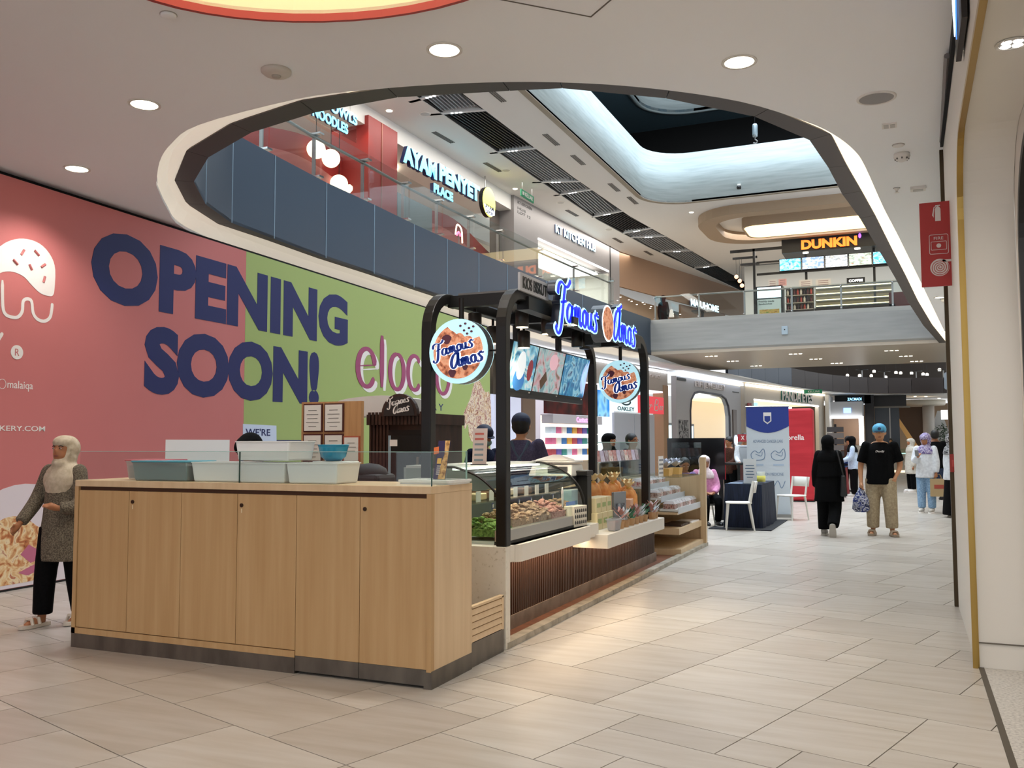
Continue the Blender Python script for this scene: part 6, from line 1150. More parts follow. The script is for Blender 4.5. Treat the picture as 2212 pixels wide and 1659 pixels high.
PK = [noisemat('sweets_%d' % i, stp, nscale=45, detail=2, rough=.4) for i, stp in enumerate([[(.35, '#8a4a40'), (.5, '#c9a69a'), (.65, '#5a3a34')], [(.35, '#7a5a50'), (.55, '#b8a49a')], [(.35, '#c0605a'), (.55, '#e0cfc8')]])]
for k, (x, z) in enumerate(((.28, .60), (.06, .74), (-.16, .88))):
    for j in range(8):
        t = thing('sweet_pack', 'clear pack of sweets on the %s tier, %s from the near end' % (rown[k], ORD[j]), 'sweets', (-3.1+x, 12.2-.64+.165*j, z+.001), 0, 'sweet packs on the %s tier' % rown[k])
        MB().frus((-.075, .075, -.072, .072), (-.07, .07, -.065, .065), 0, .07).build('tray', PK[(j+k) % 3], t); MB().frus((-.078, .078, -.075, .075), (-.05, .05, -.05, .05), .06, .10).build('lid', milkmat('lid_clear', '#e6e6ea', .35), t)
for y, wh in ((-.35, 'left'), (.22, 'right')):
    t = thing('sweet_basket', wh+' yellow basket of foil wrapped sweets on the stall top', 'basket', (-2.95, 12.2+y, 1.013), 0, 'yellow baskets on the stall'); MB().frus((-.07, .07, -.09, .09), (-.08, .08, -.11, .11), 0, .09).build('basket', mat('basket_yellow', '#d8a85a', .6), t); ruffle(ruffle(MB(), .12, .09, 16, .07), .15, .06, 12, .08).build('foil', mat('foil_grey', '#b5b9c4', .35, .3), t)
t = thing('pattern_card', 'white card printed with small dark motifs on the stall top', 'card', (-2.95, 11.62, 1.013)); MB().box(-.004, .004, -.12, .12, 0, .26).build('card', PWHITE, t)
for r_ in range(4):
    for k in range(5): MB().box(.004, .006, -.095+.042*k, -.075+.042*k, .03+.055*r_, .055+.055*r_).build('motif', mat('motif_slate', '#4a4a5e', .6), t)
t = thing('chocolate_tray', 'brown chocolate bars laid on the stall lower shelf', 'tray', (-2.83, 12.0, .36))
for k in range(6): MB().box(-.12, .12, -.3+.085*k, -.23+.085*k, 0, .03).build('bar', mat('choc_dark', '#3b261a', .5), t)
tag(MB().box(-2.95, -2.70, 12.28, 12.75, .361, .375).build('paper_stack', PWHITE, loc=(-2.8, 12.5, .361)), 'white paper stack beside the chocolate bars', 'paper')
# ------------------------------------------------------------------ notice board and dark fridge cabinet behind the counter
t = thing('notice_board', 'tan notice panel with framed certificates behind the tubs', 'board', (-4.59, 6.6, .022)); MB().box(-.31, .31, 0, .04, 0, 1.79).build('panel', noisemat('panel_tan_wood', [(.35, '#a87c50'), (.65, '#ba8e60')], (10, 10, .6), 2, 4, .5), t)
def sheet(x0, x1, z0, z1, fm, red=False):
    f = MB().box(x0+4.59-.012, x1+4.59+.012, -.012, 0, z0-.022-.012, z1-.022+.012).build('certificate_frame', fm, t); MB().box(x0+4.59, x1+4.59, -.016, -.012, z0-.022, z1-.022).build('certificate', mat('paper', '#ddd9d0', .6), f)
    for k in range(5 if not red else 3):
        w_ = (.5, .7, .6, .75, .45)[k]*(x1-x0); c = (x0+x1)/2+4.59; z = z1-.022-.05-.035*k; MB().box(c-w_/2, c+w_/2, -.018, -.016, z, z+.005).build('print_line', mat('print_charcoal', '#6a6660', .7), f)
FRB = mat('frame_redbrown', '#4a1f18', .5)
sheet(-4.86, -4.685, 1.56, 1.785, FRB); sheet(-4.64, -4.465, 1.56, 1.785, FRB); sheet(-4.86, -4.685, 1.30, 1.52, FRB); sheet(-4.64, -4.465, 1.28, 1.52, FRB); sheet(-4.44, -4.30, 1.30, 1.50, mat('frame_orange', '#a8553a', .5), True)
t = thing('fridge_cabinet', 'dark slatted cabinet with a glass fridge door and arched sign on top', 'cabinet', (-4.36, 7.4, .022))
DW = noisemat('cabinet_walnut', [(.35, '#2a1a14'), (.65, '#40291f')], (1, 1, .2), 9, 3, .5)
MB().box(-.34, .34, 0, .6, 0, 1.66).build('carcass', DW, t); MB().box(-.36, .36, -.03, .62, 1.60, 1.70).build('cornice', DW, t)
for k in range(6): MB().box(-.335+.038*k, -.312+.038*k, -.02, 0, 0, 1.6).build('slat', DW, t)
for k in range(17): MB().box(-.335+.04*k, -.312+.04*k, -.045, -.03, 1.60, 1.72).build('slat', DW, t)
MB().box(-.12, .30, -.025, 0, .1, 1.55).build('door_frame', BLK, t); MB().box(-.09, .27, -.03, -.024, .15, 1.5).build('door_glass', mat('fridge_glass', '#161a20', .08), t); MB().box(.2, .225, -.06, -.03, .5, 1.3).build('handle', STEEL, t)
MB().box(-.1, -.02, -.034, -.03, 1.40, 1.46).build('sticker', PWHITE, t); MB().box(-.12, -.09, -.028, -.024, .1, 1.5).build('edge_light', mat('edge_cool', '#8fa6b4', .3), t)
as_ = [(-.17, 1.68), (.21, 1.68)]+[(.02+.19*cos(a), 1.70+.19*sin(a)) for a in [pi*k/12 for k in range(13)]]
MB().prism(as_, 0, .05, FB(0, 0, -.02)).build('arched_sign', DW, t); MB().prism([(.02+(p[0]-.02)*.86, 1.69+(p[1]-1.69)*.86) for p in as_], 0, .006, FB(0, 0, -.07)).build('sign_face', mat('sign_charcoal', '#231f1e', .5), t); script('Famous', .24, FB(-.09, 1.77, -.078) @ Matrix.Rotation(.2, 4, 'Z'), .003, .4, t, 'lettering', PWHITE); script('Amos', .18, FB(-.03, 1.70, -.078) @ Matrix.Rotation(.2, 4, 'Z'), .003, .4, t, 'lettering', PWHITE)
mb = MB(); pr = smooth([(-.52, 1.70), (-.46, 1.80), (-.3, 1.86), (.1, 1.885), (.3, 1.86)], 4); mb.prism(pr+[(.3, 1.69), (-.52, 1.69)], 0, .5, FB(-.35, 0, .55)); mb.build('white_roof', mat('roof_white', '#dcd9d4', .4), t)
t = thing('dark_bin', 'dark cloth covered bin behind the right-hand tub', 'bin', (-3.75, 5.9, .0)); MB().frus((-.12, .12, -.12, .12), (-.16, .16, -.14, .14), 0, 1.22).build('bin', mat('bin_cloth', '#22262e', .8), t, bevel=.03); MB().ball((0, 0, 1.22), (.15, .13, .08), 12, 6).build('cloth_top', mat('bin_cloth', '#22262e', .8), t, True)
# soft front light of the kiosk canopy
# ================================================================== DOUGHNUT BAR ON THE BRIDGE
DY = 33.5
FV = lambda x, y, z: Matrix(((1, 0, 0, x), (0, 0, -1, y), (0, 1, 0, z), (0, 0, 0, 1)))
t = thing('doughnut_bar', 'black framed doughnut bar with orange lit name on the bridge', 'bar', (-2.6, DY+.6, UP))
def db(x0, x1, y0, y1, z0, z1): return MB().box(x0+2.6, x1+2.6, y0-DY-.6, y1-DY-.6, z0-UP, z1-UP)
db(-4.99, -4.91, DY, DY+.08, UP, 8.5).build('post', BLACK, t); db(-5.8, -3.6, DY, DY+.06, 8.40, 8.5).build('beam', BLACK, t); db(-5.8, -4.9, DY+.5, DY+.56, 8.25, 8.33).build('beam', BLACK, t); db(-5.6, -4.9, DY+1, DY+1.06, 8.1, 8.18).build('beam', BLACK, t)
db(-3.95, 1.2, DY-.1, DY+1.4, 8.22, 8.78).build('canopy', BLACK, t); db(-4.9, 1.2, DY+.3, DY+.36, 7.55, 7.63).build('screen_rail', BLACK, t); db(-4.9, -4.1, DY+.3, DY+.34, 8.0, 8.06).build('screen_rail', BLACK, t)
for x in (-3.18, -.9, .9): db(x-.04, x+.04, DY+.4, DY+.48, UP, 8.3).build('post', BLACK, t)
MB().text('DUNKIN', 1.86, .34, FV(-2.34+2.6, -.7, 8.27-UP), .06, .055).build('letter_sides', mat('letter_brown', '#6a2c10', .5), t); MB().text('DUNKIN', 1.86, .34, FV(-2.34+2.6, -.76, 8.27-UP), .02, .05).build('lettering', em('sign_orange', '#ff7a28', 1.3), t); MB().ball((-1.32+2.6, -.76, 8.60-UP), (.05, .03, .09), 10, 6).build('apostrophe', em('sign_violet', '#a860ff', 1.3), t)
for x in (-3.15, -1.42): MB().lathe([(.1, 0), (.1, .03)], 14, (x+2.6, -.5, 8.19-UP)).build('downlight', em('small_lamp_glow', '#fff6e0', 4), t)
SM = [noisemat('menu_%d' % i, st, (3, 1, 5), 2.5, 2, .3, distort=.5, emit=1.1) for i, st in enumerate([[(.4, '#3fb4e0'), (.6, '#bfe8f6'), (.7, '#4a8fc0')], [(.4, '#7fa0d8'), (.6, '#dfe6f4'), (.72, '#c85a50')], [(.42, '#e6eaf0'), (.6, '#8a97a4'), (.7, '#efe2d0')], [(.42, '#c9d2c6'), (.6, '#8aa09a'), (.7, '#b07a60')], [(.4, '#3fb4e0'), (.6, '#bfe8f6'), (.7, '#4a8fc0')]])]
for i in range(5):
    x0 = -4.09+.79*i; s_ = db(x0, x0+.76, DY+.24, DY+.3, 7.62, 8.08).build('menu_screen', BLACK, t); db(x0+.015, x0+.745, DY+.236, DY+.24, 7.645, 8.06).build('picture', SM[i], s_)
t2 = thing('drinks_fridge', 'glass drinks fridge with a sandwich poster at the left of the doughnut bar', 'fridge', (-4.45, DY+.4, UP)); MB().box(-.47, .47, -.3, .3, 0, 1.70).build('body', mat('fridge_dark', '#2a2c30', .4), t2); MB().box(-.42, .42, -.31, -.30, 1.27, 1.66).build('lit_glass', em('fridge_light', '#d3ecf4', .9), t2); MB().box(-.42, .41, -.315, -.30, .5, 1.22).build('poster', mat('poster_pale', '#a9bcc0', .5, emit=.25), t2)
MB().text('Freshly made\nSandwiches', .55, .16, FV(-.1, -.316, 1.02), .004, .01).build('lettering', mat('ink_dark', '#2d3a3c', .6), t2); MB().box(-.35, .35, -.318, -.315, .55, .85).build('sandwich_print', noisemat('sandwich', [(.35, '#8a6a3c'), (.5, '#c9b06a'), (.65, '#6f8a4a')], (1, 1, 4), 6), t2)
t2 = thing('goods_shelf', 'open shelf of bottles and cups in the doughnut bar', 'shelf', (-3.43, DY+.3, UP)); MB().box(-.48, .48, 0, .3, 0, .8).build('base', mat('bar_dark', '#2c2628', .5), t2)
for z in (.8, 1.05, 1.32, 1.6): MB().box(-.48, .48, 0, .3, z, z+.02).build('shelf_board', mat('shelf_pale', '#b9b2a8', .5), t2)
MB().box(-.48, .48, .28, .3, .8, 1.62).build('back', mat('shelf_rear', '#7a6a60', .6), t2)
for sh_ in range(3):
    for k in range(8):
        o = MB().lathe([(.035, 0), (.04, .12), (.02, .16), (.02, .19)], 10).build('bottle', mat('bottle%d' % ((k+sh_) % 4), ['#5a2a24', '#b0483a', '#d8d0c4', '#3a2a2c'][(k+sh_) % 4], .35)); o.location = (-3.43-.40+.115*k, DY+.40, UP+.822+.27*sh_-(0 if sh_ < 1 else .0)+(.0 if sh_ == 0 else -.0)); tag(o, 'small bottle on the %s doughnut bar shelf, %s from the left' % (['lower', 'middle', 'upper'][sh_], ORD[k]), 'bottle', 'bottles on the doughnut bar shelf')
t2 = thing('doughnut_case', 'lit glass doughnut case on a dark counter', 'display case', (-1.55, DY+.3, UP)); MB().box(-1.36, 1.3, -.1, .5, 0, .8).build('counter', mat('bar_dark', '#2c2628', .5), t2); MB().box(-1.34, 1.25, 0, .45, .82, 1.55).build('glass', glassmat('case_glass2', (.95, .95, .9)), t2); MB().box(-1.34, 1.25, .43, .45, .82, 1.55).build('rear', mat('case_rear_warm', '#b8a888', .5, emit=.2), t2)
for z in (.85, 1.06, 1.28, 1.5): MB().box(-1.32, 1.23, .02, .42, z, z+.02).build('case_shelf', STEEL, t2); MB().box(-1.3, 1.2, .02, .04, z+.03, z+.055).build('led_strip', em('case_led_warm', '#fff0b8', 2.6), t2)
for z in (.87, 1.08, 1.30):
    for k in range(11):
        o = MB().lathe([(.045, 0), (.06, .02), (.045, .045), (.02, .03)], 10).build('doughnut', mat('doughnut%d' % (k % 3), ['#c99a5a', '#7a4a2c', '#e2c48c'][k % 3], .6), sm=True); o.location = (-1.55-1.15+.22*k, DY+.5, UP+z+.001); tag(o, 'ring doughnut on the %s case shelf, %s from the left' % ({.87: 'bottom', 1.08: 'middle', 1.30: 'top'}[z], ORD[k]), 'doughnut', 'doughnuts in the lit case')
t2 = thing('coffee_sign', 'small black sign reading COFFEE above the doughnut case', 'sign', (-1.51, DY+.35, 7.01)); MB().box(-.3, .3, 0, .05, 0, .22).build('panel', BLACK, t2); MB().text('COFFEE', .46, .09, FV(0, -.001, .07), .006, .03).build('lettering', em('letter_white', '#ffffff', 1.6), t2); MB().tube([(0, .03, -.1), (0, .03, 0)], .02, 6).build('stem', BLACK, t2)
for i, (x, z, w_, h) in enumerate(((-4.35, 7.1, .3, .28), (-4.0, 7.12, .28, .25), (-3.2, 7.0, .45, .28), (-2.6, 7.0, .5, .26))):
    t2 = thing('price_card', ['white menu card on the drinks fridge', 'pink menu card beside the drinks fridge', 'white menu card above the bottle shelf', 'long white menu card beside the doughnut case'][i], 'card', (x, DY+.35, z)); MB().box(-w_/2, w_/2, 0, .01, 0, h).build('card', mat('card_pink' if i == 1 else 'card_pale', '#d8a8a4' if i == 1 else '#d3d0cc', .5), t2)
    for k in range(3): MB().box(-w_*.35, w_*.35, -.002, 0, .05+.07*k, .07+.07*k).build('text_line', mat('card_ink', '#8a6f74', .6), t2)
tag(MB().box(-.45, .9, DY+.2, DY+.6, UP, 6.6).build('side_counter', mat('bar_brown', '#4a2228', .5), loc=(.2, DY+.4, UP)), 'dark red side counter at the right of the doughnut bar', 'counter')
for i, (x, z) in enumerate(((-5.64, 7.56), (-5.52, 7.40), (-5.44, 7.22))):
    t2 = thing('pendant_bulb', ['amber pendant bulb hanging highest of three', 'amber pendant bulb in the middle of three', 'amber pendant bulb hanging lowest of three'][i], 'lamp', (x, DY+.3, z), group='amber pendant bulbs'); MB().ball((0, 0, 0), .075, 12, 8).build('bulb', em('amber_bulb', '#ffb890', 1.6), t2, True); MB().tube([(0, 0, .07), (0, 0, 8.25-z)], .006, 5).build('cord', BLACK, t2)
t2 = thing('bar_table', 'dark high table on the upper gallery near the brown shop', 'table', (-7.0, 34.2, UP)); MB().box(-.35, .35, -.3, .3, .98, 1.03).build('top', BLACK, t2); MB().tube([(0, 0, .02), (0, 0, .98)], .06, 8).build('column', BLACK, t2); MB().lathe([(.25, 0), (.25, .03)], 14).build('foot', BLACK, t2)
# ================================================================== PEOPLE
def skin(n, c): return mat('skin_'+n, c, .5, spec=.3)
SK = skin('tan', '#a8714f'); SK2 = skin('brown', '#8a5a3e'); SKL = skin('light', '#bf8a66')
def fuse(mb, voxel, smooth_it=6):
    """fuse overlapping pieces into one continuous rounded surface"""
    me = mb.mesh('fuse', WHITE); o = bpy.data.objects.new('fuse', me); COL.objects.link(o)
    r = o.modifiers.new('r', 'REMESH'); r.mode = 'VOXEL'; r.voxel_size = voxel
    s_ = o.modifiers.new('s', 'SMOOTH'); s_.iterations = smooth_it; s_.factor = .5
    out = bpy.data.meshes.new_from_object(o.evaluated_get(bpy.context.evaluated_depsgraph_get())); bpy.data.objects.remove(o); bpy.data.meshes.remove(me); return out
def obj_from(me, name, m, parent, M=None):
    me.name = name; me.materials.clear(); me.materials.append(m); me.shade_smooth()
    if M: me.transform(M)
    o = bpy.data.objects.new(name, me); COL.objects.link(o); o.parent = parent; return o
def loft(mb, secs, n=18):
    """stack of horizontal ellipses (x, y, z, rx, ry)"""
    v = []; f = []
    for (x, y, z, a, b) in secs:
        for k in range(n): v.append((x+a*cos(2*pi*k/n), y+b*sin(2*pi*k/n), z))
    for i in range(len(secs)-1):
        for k in range(n): f.append((i*n+k, i*n+(k+1) % n, (i+1)*n+(k+1) % n, (i+1)*n+k))
    f += [tuple(range(n-1, -1, -1)), tuple(range((len(secs)-1)*n, len(secs)*n))]; return mb.add(v, f)
def limb(mb, pts, rs, n=10): 
    P = smooth(pts, 4); R = smooth([(r, 0) for r in rs], 4); return mb.tube(P, [r[0] for r in R], n)
def hand(mb, w, d, nrm, s, curl=.5, side=1):
    """palm and five bent fingers; d runs from wrist to fingertips, nrm faces out of the palm"""
    d = Vector(d).normalized(); nrm = Vector(nrm); nrm = (nrm-d*nrm.dot(d)).normalized(); x = d.cross(nrm)*side; w = Vector(w)
    mb.tube([w-d*.01*s, w+d*.03*s, w+d*.085*s], [.024*s, .034*s, .036*s], 8)
    for i, (o_, l) in enumerate(((-.030, .070), (-.010, .082), (.010, .078), (.029, .060))):
        a = w+d*.08*s+x*o_*s; b = a+(d*(1-.35*curl)+nrm*.5*curl)*l*.5*s; c = b+(d*(1-1.1*curl)+nrm*.9*curl)*l*.55*s
        mb.tube([a, b, c], [.0105*s, .0098*s, .008*s], 6)
    a = w+d*.03*s-x*.03*s; b = a+(d*.6-x*.6+nrm*.25)*.045*s; c = b+(d*.9+nrm*.3)*.035*s; mb.tube([a, b, c], [.013*s, .011*s, .009*s], 6)
def person(label, loc, rot, H=1.6, female=True, skinm=None, arms=None, legs=None, lean=0, headyaw=0, headpitch=0, vox=.016, garments=(), group=None, face=True, hair=None, sit=False, build=1.0, torso_y=0):
    """one posed figure facing local -Y. arms/legs: joint lists in body-height units"""
    t = thing('person', label, 'person', loc, rot, group); skinm = skinm or SK; sw = .090 if female else .104; B = build
    pz = .52 if not sit else .30
    L_ = legs or [[(.055, 0, pz-.01), (.06, -.005, .285), (.06, .0, .045)], [(-.055, 0, pz-.01), (-.06, -.005, .285), (-.06, .0, .045)]]
    dz = pz-.52
    A = arms or [[(sw, 0, .81), (sw+.03, .0, .63), (sw+.035, -.03, .475)], [(-sw, 0, .81), (-sw-.03, .0, .63), (-sw-.035, -.03, .475)]]
    def T(p):                                            # lean the upper body forwards about the pelvis, then scale
        x, y, z = p; z0 = .52
        if z > z0: y, z = y*cos(lean)-(z-z0)*sin(lean), z0+(z-z0)*cos(lean)+y*sin(lean)
        return (x*H, y*H, (z+dz)*H)
    TL = lambda p: (p[0]*H, p[1]*H, p[2]*H)
    def torso(mb, g, z0=.50, z1=.845, wk=1.0):
        secs = []
        prof = [(.47, .088, .066), (.52, .092, .068), (.58, .080, .058), (.63, .078, .055), (.70, .088, .062), (.77, .096, .060), (.815, .090, .048), (.845, .050, .036)]
        for z, a, b in prof:
            if z0-1e-6 <= z <= z1+1e-6:
                p = T((0, 0, z)); secs.append((p[0], p[1], p[2], (a*B*wk)*H+g, (b*B*wk)*H+g))
        return loft(mb, secs)
    hp = T((0, -.008, .922)); HM_ = Matrix.Translation(hp) @ Matrix.Rotation(headyaw, 4, 'Z') @ Matrix.Rotation(headpitch+lean*.5, 4, 'X')
    h = .072*H
    mb = MB(); torso(mb, 0)
    mb.tube([T((0, .004, .82)), T((0, 0, .86)), tuple(HM_ @ Vector((0, .01*H, -.5*h)))], [.036*H, .031*H, .032*H], 10)
    mb.ball((0, .10*h, .18*h), (.74*h, .90*h, .82*h), 16, 12, HM_); mb.ball((0, -.18*h, -.35*h), (.58*h, .62*h, .64*h), 14, 10, HM_); mb.ball((0, -.82*h, -.12*h), (.11*h, .17*h, .2*h), 8, 6, HM_)
    for s_ in (-1, 1): mb.ball((s_*.76*h, .1*h, -.02*h), (.08*h, .16*h, .24*h), 8, 6, HM_)
    for i, a in enumerate(A):
        s_ = 1 if i == 0 else -1; P = [T(p) if not (len(p) > 3) else TL(p[:3]) for p in a[:3]]
        limb(mb, P, [.030*H*B, .025*H*B, .016*H]); mb.ball(P[0], .034*H*B, 10, 8)
        d = Vector(a[3]) if len(a) > 3 else Vector(P[2])-Vector(P[1]); nr = Vector(a[4]) if len(a) > 4 else Vector((-s_, 0, 0))
        hand(mb, P[2], d, nr, H/1.7, a[5] if len(a) > 5 else .45, s_)
    for l in L_:
        P = [TL(p) for p in l[:3]]; limb(mb, P, [.052*H*B, .034*H*B, .021*H]); q = Vector(P[2]); d = Vector(l[3] if len(l) > 3 else (0, -1, -.25)).normalized(); mb.tube([q+Vector((0, .012*H, -.010*H)), q+d*.055*H+Vector((0, 0, -.012*H)), q+d*.105*H+Vector((0, 0, -.012*H))], [.024*H, .024*H, .014*H], 8)
    obj_from(fuse(mb, min(vox, .011) if vox < .018 else vox), 'body', skinm, t)
    if face:
        EW = mat('eye_white', '#d8d2cc', .3); EI = mat('iris_dark', '#1a1210', .2)
        for s_ in (-1, 1):
            e = MB().ball((s_*.30*h, -.735*h, .05*h), (.10*h, .06*h, .045*h), 10, 6, HM_).build('eye', EW, t, True); MB().ball((s_*.30*h, -.79*h, .05*h), (.05*h, .03*h, .046*h), 8, 6, HM_).build('iris', EI, e, True)
            MB().tube([HM_ @ Vector((s_*.14*h, -.76*h, .20*h)), HM_ @ Vector((s_*.32*h, -.75*h, .25*h)), HM_ @ Vector((s_*.47*h, -.64*h, .19*h))], .03*h, 5).build('eyebrow', mat('brow', '#20140f', .8), t)
        MB().ball((0, -.765*h, -.50*h), (.20*h, .05*h, .055*h), 10, 6, HM_).build('mouth', mat('lips', '#7a443a', .5), t, True)
    if hair:
        mb = MB(); mb.ball((0, .2*h, .30*h), (.82*h, .92*h, .84*h), 14, 10, HM_); mb.ball((0, .35*h, -.1*h), (.78*h, .70*h, .6*h), 12, 8, HM_); obj_from(fuse(mb, .01), 'hair', hair, t)
    for g in garments:
        k = g[0]; m = g[1]; mb = MB(); opt = g[2] if len(g) > 2 else {}
        if k == 'top':
            z0 = opt.get('hem', .47); loose = opt.get('loose', .012); zs = [z for z in (.34, .40, .46, .52, .58, .64, .70, .77, .815, .84) if z >= z0]+[z0]; secs = []
            for z in sorted(set(zs)):
                a = {.34: .110, .40: .107, .46: .104, .52: .100, .58: .094, .64: .091, .70: .093, .77: .095, .815: .080, .84: .052}.get(z, .106); b = {.34: .080, .40: .079, .46: .077, .52: .074, .58: .069, .64: .067, .70: .070, .77: .067, .815: .054, .84: .042}.get(z, .078)
                w_ = 1+(opt.get('flare', 0))*max(0, .64-z)
                p = T((0, 0, z)) if z > .52 or sit else (0, 0, z*H); 
                if sit and z < .52: continue
                lo_ = loose*(1 if z < .7 else .55 if z < .8 else .25); secs.append((p[0], p[1], p[2], a*B*H*w_+lo_, b*B*H*w_+lo_))
            loft(mb, secs)
            sl = opt.get('sleeve', 1.0)
            for a in A:
                P = [Vector(T(p) if not (len(p) > 3) else TL(p[:3])) for p in a[:3]]
                if sl >= 1: limb(mb, [P[0], P[1], P[1]+(P[2]-P[1])*.93], [.034*H*B+loose*.4, .031*H*B+loose*.6, .023*H+loose*.7])
                else: limb(mb, [P[0], P[0]+(P[1]-P[0])*.5, P[0]+(P[1]-P[0])*sl], [.033*H*B+loose*.3, .034*H*B+loose*.5, .035*H*B+loose*.6])
                mb.ball(P[0], .034*H*B+loose*.3, 10, 8)
            o = obj_from(fuse(mb, vox), opt.get('name', 'top'), m, t)
        elif k == 'trousers':
            wd = opt.get('wide', .010); lo = opt.get('to', .06); loft(mb, [(0, 0, (z+dz)*H, a*B*H+.008, b*B*H+.008) for z, a, b in ((.455, .09, .066), (.50, .094, .070), (.56, .088, .064), (.60, .082, .06))])
            for l in L_:
                P = [Vector(TL(p)) for p in l[:3]]; e = P[1]+(P[2]-P[1])*((.285-lo)/(.285-.045)); limb(mb, [P[0], P[1], e], [.060*H*B+wd*.6, .042*H*B+wd, .028*H*B+wd*1.5])
            obj_from(fuse(mb, vox), opt.get('name', 'trousers'), m, t)
        elif k == 'skirt':
            loft(mb, [(0, 0, .60*H, .085*H, .064*H), (0, 0, .52*H, .104*H, .08*H), (0, 0, .3*H, .118*H, .10*H), (0, 0, .03*H, .135*H, .125*H)]); obj_from(fuse(mb, vox), 'skirt', m, t)
        elif k == 'shoes':
            for l in L_:
                q = Vector(TL(l[2])); d = Vector(l[3] if len(l) > 3 else (0, -1, -.25)).normalized(); up = Vector((0, 0, 1)) if abs(d.z) < .8 else Vector((0, -1, 0)); x = d.cross(up).normalized(); n_ = x.cross(d)
                K = Matrix(((x.x, d.x, n_.x, q.x), (x.y, d.y, n_.y, q.y), (x.z, d.z, n_.z, q.z), (0, 0, 0, 1)))
                if len(l) <= 3 or abs(Vector(l[3]).normalized().z) < .5:
                    dh = Vector((d.x, d.y, 0)).normalized(); x = dh.cross(Vector((0, 0, 1))); K = Matrix(((x.x, dh.x, 0, q.x), (x.y, dh.y, 0, q.y), (0, 0, 1, q.z), (0, 0, 0, 1)))
                sole = [(.030*H*sx, yy*H) for sx, yy in ((-.75, -.035), (-.95, .02), (-1.1, .08), (-.7, .125), (.2, .132), (.95, .10), (1.1, .05), (.85, -.02), (.4, -.042))]
                s1 = MB().prism(smooth(sole, 2, True), -.045*H, -.028*H, K).build('sole', opt.get('sole', PWHITE), t)
                if opt.get('sandal'):
                    for yy in (.035, .075): MB().tube([K @ Vector((-.031*H, yy*H, -.03*H)), K @ Vector((-.02*H, yy*H, .0)), K @ Vector((.02*H, yy*H, .0)), K @ Vector((.031*H, yy*H, -.03*H))], .009*H, 6).build('strap', m, t)
                else:
                    mb2 = MB(); mb2.ball((0, .05*H, -.015*H), (.033*H, .080*H, .031*H), 12, 8, K); mb2.ball((0, -.005*H, -.003*H), (.031*H, .040*H, .038*H), 10, 8, K); obj_from(fuse(mb2, .009), 'shoe', m, t)
        elif k == 'hijab':
            mb.ball((0, .34*h, .16*h), (.90*h, .98*h, .98*h), 16, 12, HM_); mb.ball((0, .06*h, .52*h), (.82*h, .96*h, .60*h), 14, 10, HM_); mb.ball((0, .25*h, -.55*h), (.85*h, .85*h, .8*h), 14, 10, HM_)
            for q in range(17):
                a = radians(-215+250*q/16); mb.ball((.70*h*cos(a), -.30*h+.10*h*abs(cos(a)), -.03*h+.92*h*sin(a)), .13*h, 8, 6, HM_)
            mb.ball((0, -.22*h, -1.02*h), (.66*h, .62*h, .42*h), 12, 8, HM_)
            p = [T((0, .004, z)) for z in (.85, .82, .78, .74)]; dr = opt.get('drape', .70)
            loft(mb, [(p[0][0], p[0][1], p[0][2], .058*H, .056*H), (p[1][0], p[1][1], p[1][2], .092*H+.008, .064*H+.012), (p[2][0], p[2][1], p[2][2], .114*H+.008, .076*H+.014), (p[3][0], p[3][1], p[3][2], .112*H+.008, .080*H+.014)])
            if dr < .74:
                q = T((0, -.035, dr)); q1 = T((0, -.02, .75)); loft(mb, [(q[0], q[1], q[2], .03*H, .03*H), ((q[0]+q1[0])/2, (q[1]+q1[1])/2, (q[2]+q1[2])/2, .07*H, .045*H), (q1[0], q1[1], q1[2], .10*H, .065*H)])
            if opt.get('long'):
                q = T((0, .01, opt['long'])); loft(mb, [(q[0], q[1], q[2], .118*H, .095*H), (p[3][0], p[3][1], p[3][2], .108*H, .080*H)])
            obj_from(fuse(mb, min(vox, .012) if vox < .018 else vox*.8), 'headscarf', m, t)
        elif k == 'cap':
            mb.ball((0, .10*h, .46*h), (.86*h, 1.0*h, .80*h), 16, 10, HM_); mb.ball((0, -.35*h, .62*h), (.6*h, .55*h, .5*h), 12, 8, HM_); o = obj_from(fuse(mb, .008), 'cap', m, t)
            P = [(.62*h*cos(a), -.55*h-.75*h*sin(a)*.9) for a in [pi*q/10 for q in range(11)]]; MB().prism(P+[(-.6*h, -.4*h), (.6*h, -.4*h)], .30*h, .36*h, HM_ @ Matrix.Rotation(radians(8), 4, 'X')).build('peak', opt.get('peak', m), o)
            if opt.get('badge'): MB().ball((0, -.86*h, .55*h), (.22*h, .06*h, .2*h), 10, 6, HM_).build('badge', opt['badge'], o)
        elif k == 'mask':
            mb.ball((0, -.42*h, -.42*h), (.60*h, .52*h, .40*h), 12, 8, HM_); obj_from(fuse(mb, .008), 'face_mask', m, t)
        elif k == 'straps':
            for s_ in (-1, 1): MB().tube(smooth([T((s_*.055, .045, .83)), T((s_*.02, .068, .75)), T((-s_*.04, .074, .66)), T((-s_*.08, .06, .58))], 4), .010*H, 6).build('apron_strap', m, t)
    return t
def fab(n, a, b, sc=60): return noisemat('fabric_'+n, [(.35, a), (.65, b)], nscale=sc, detail=3, rough=.9, bump=.15, spec=.12)
BLKF = fab('black', '#050506', '#0a0a0c'); WHTF = fab('white', '#c9ccd2', '#dcdfe4', 20); NVYF = fab('navy', '#151a2c', '#20263c'); CRM = mat('sandal_cream', '#cfc4b4', .6); SOLE = mat('sole_grey', '#b5aea4', .6)
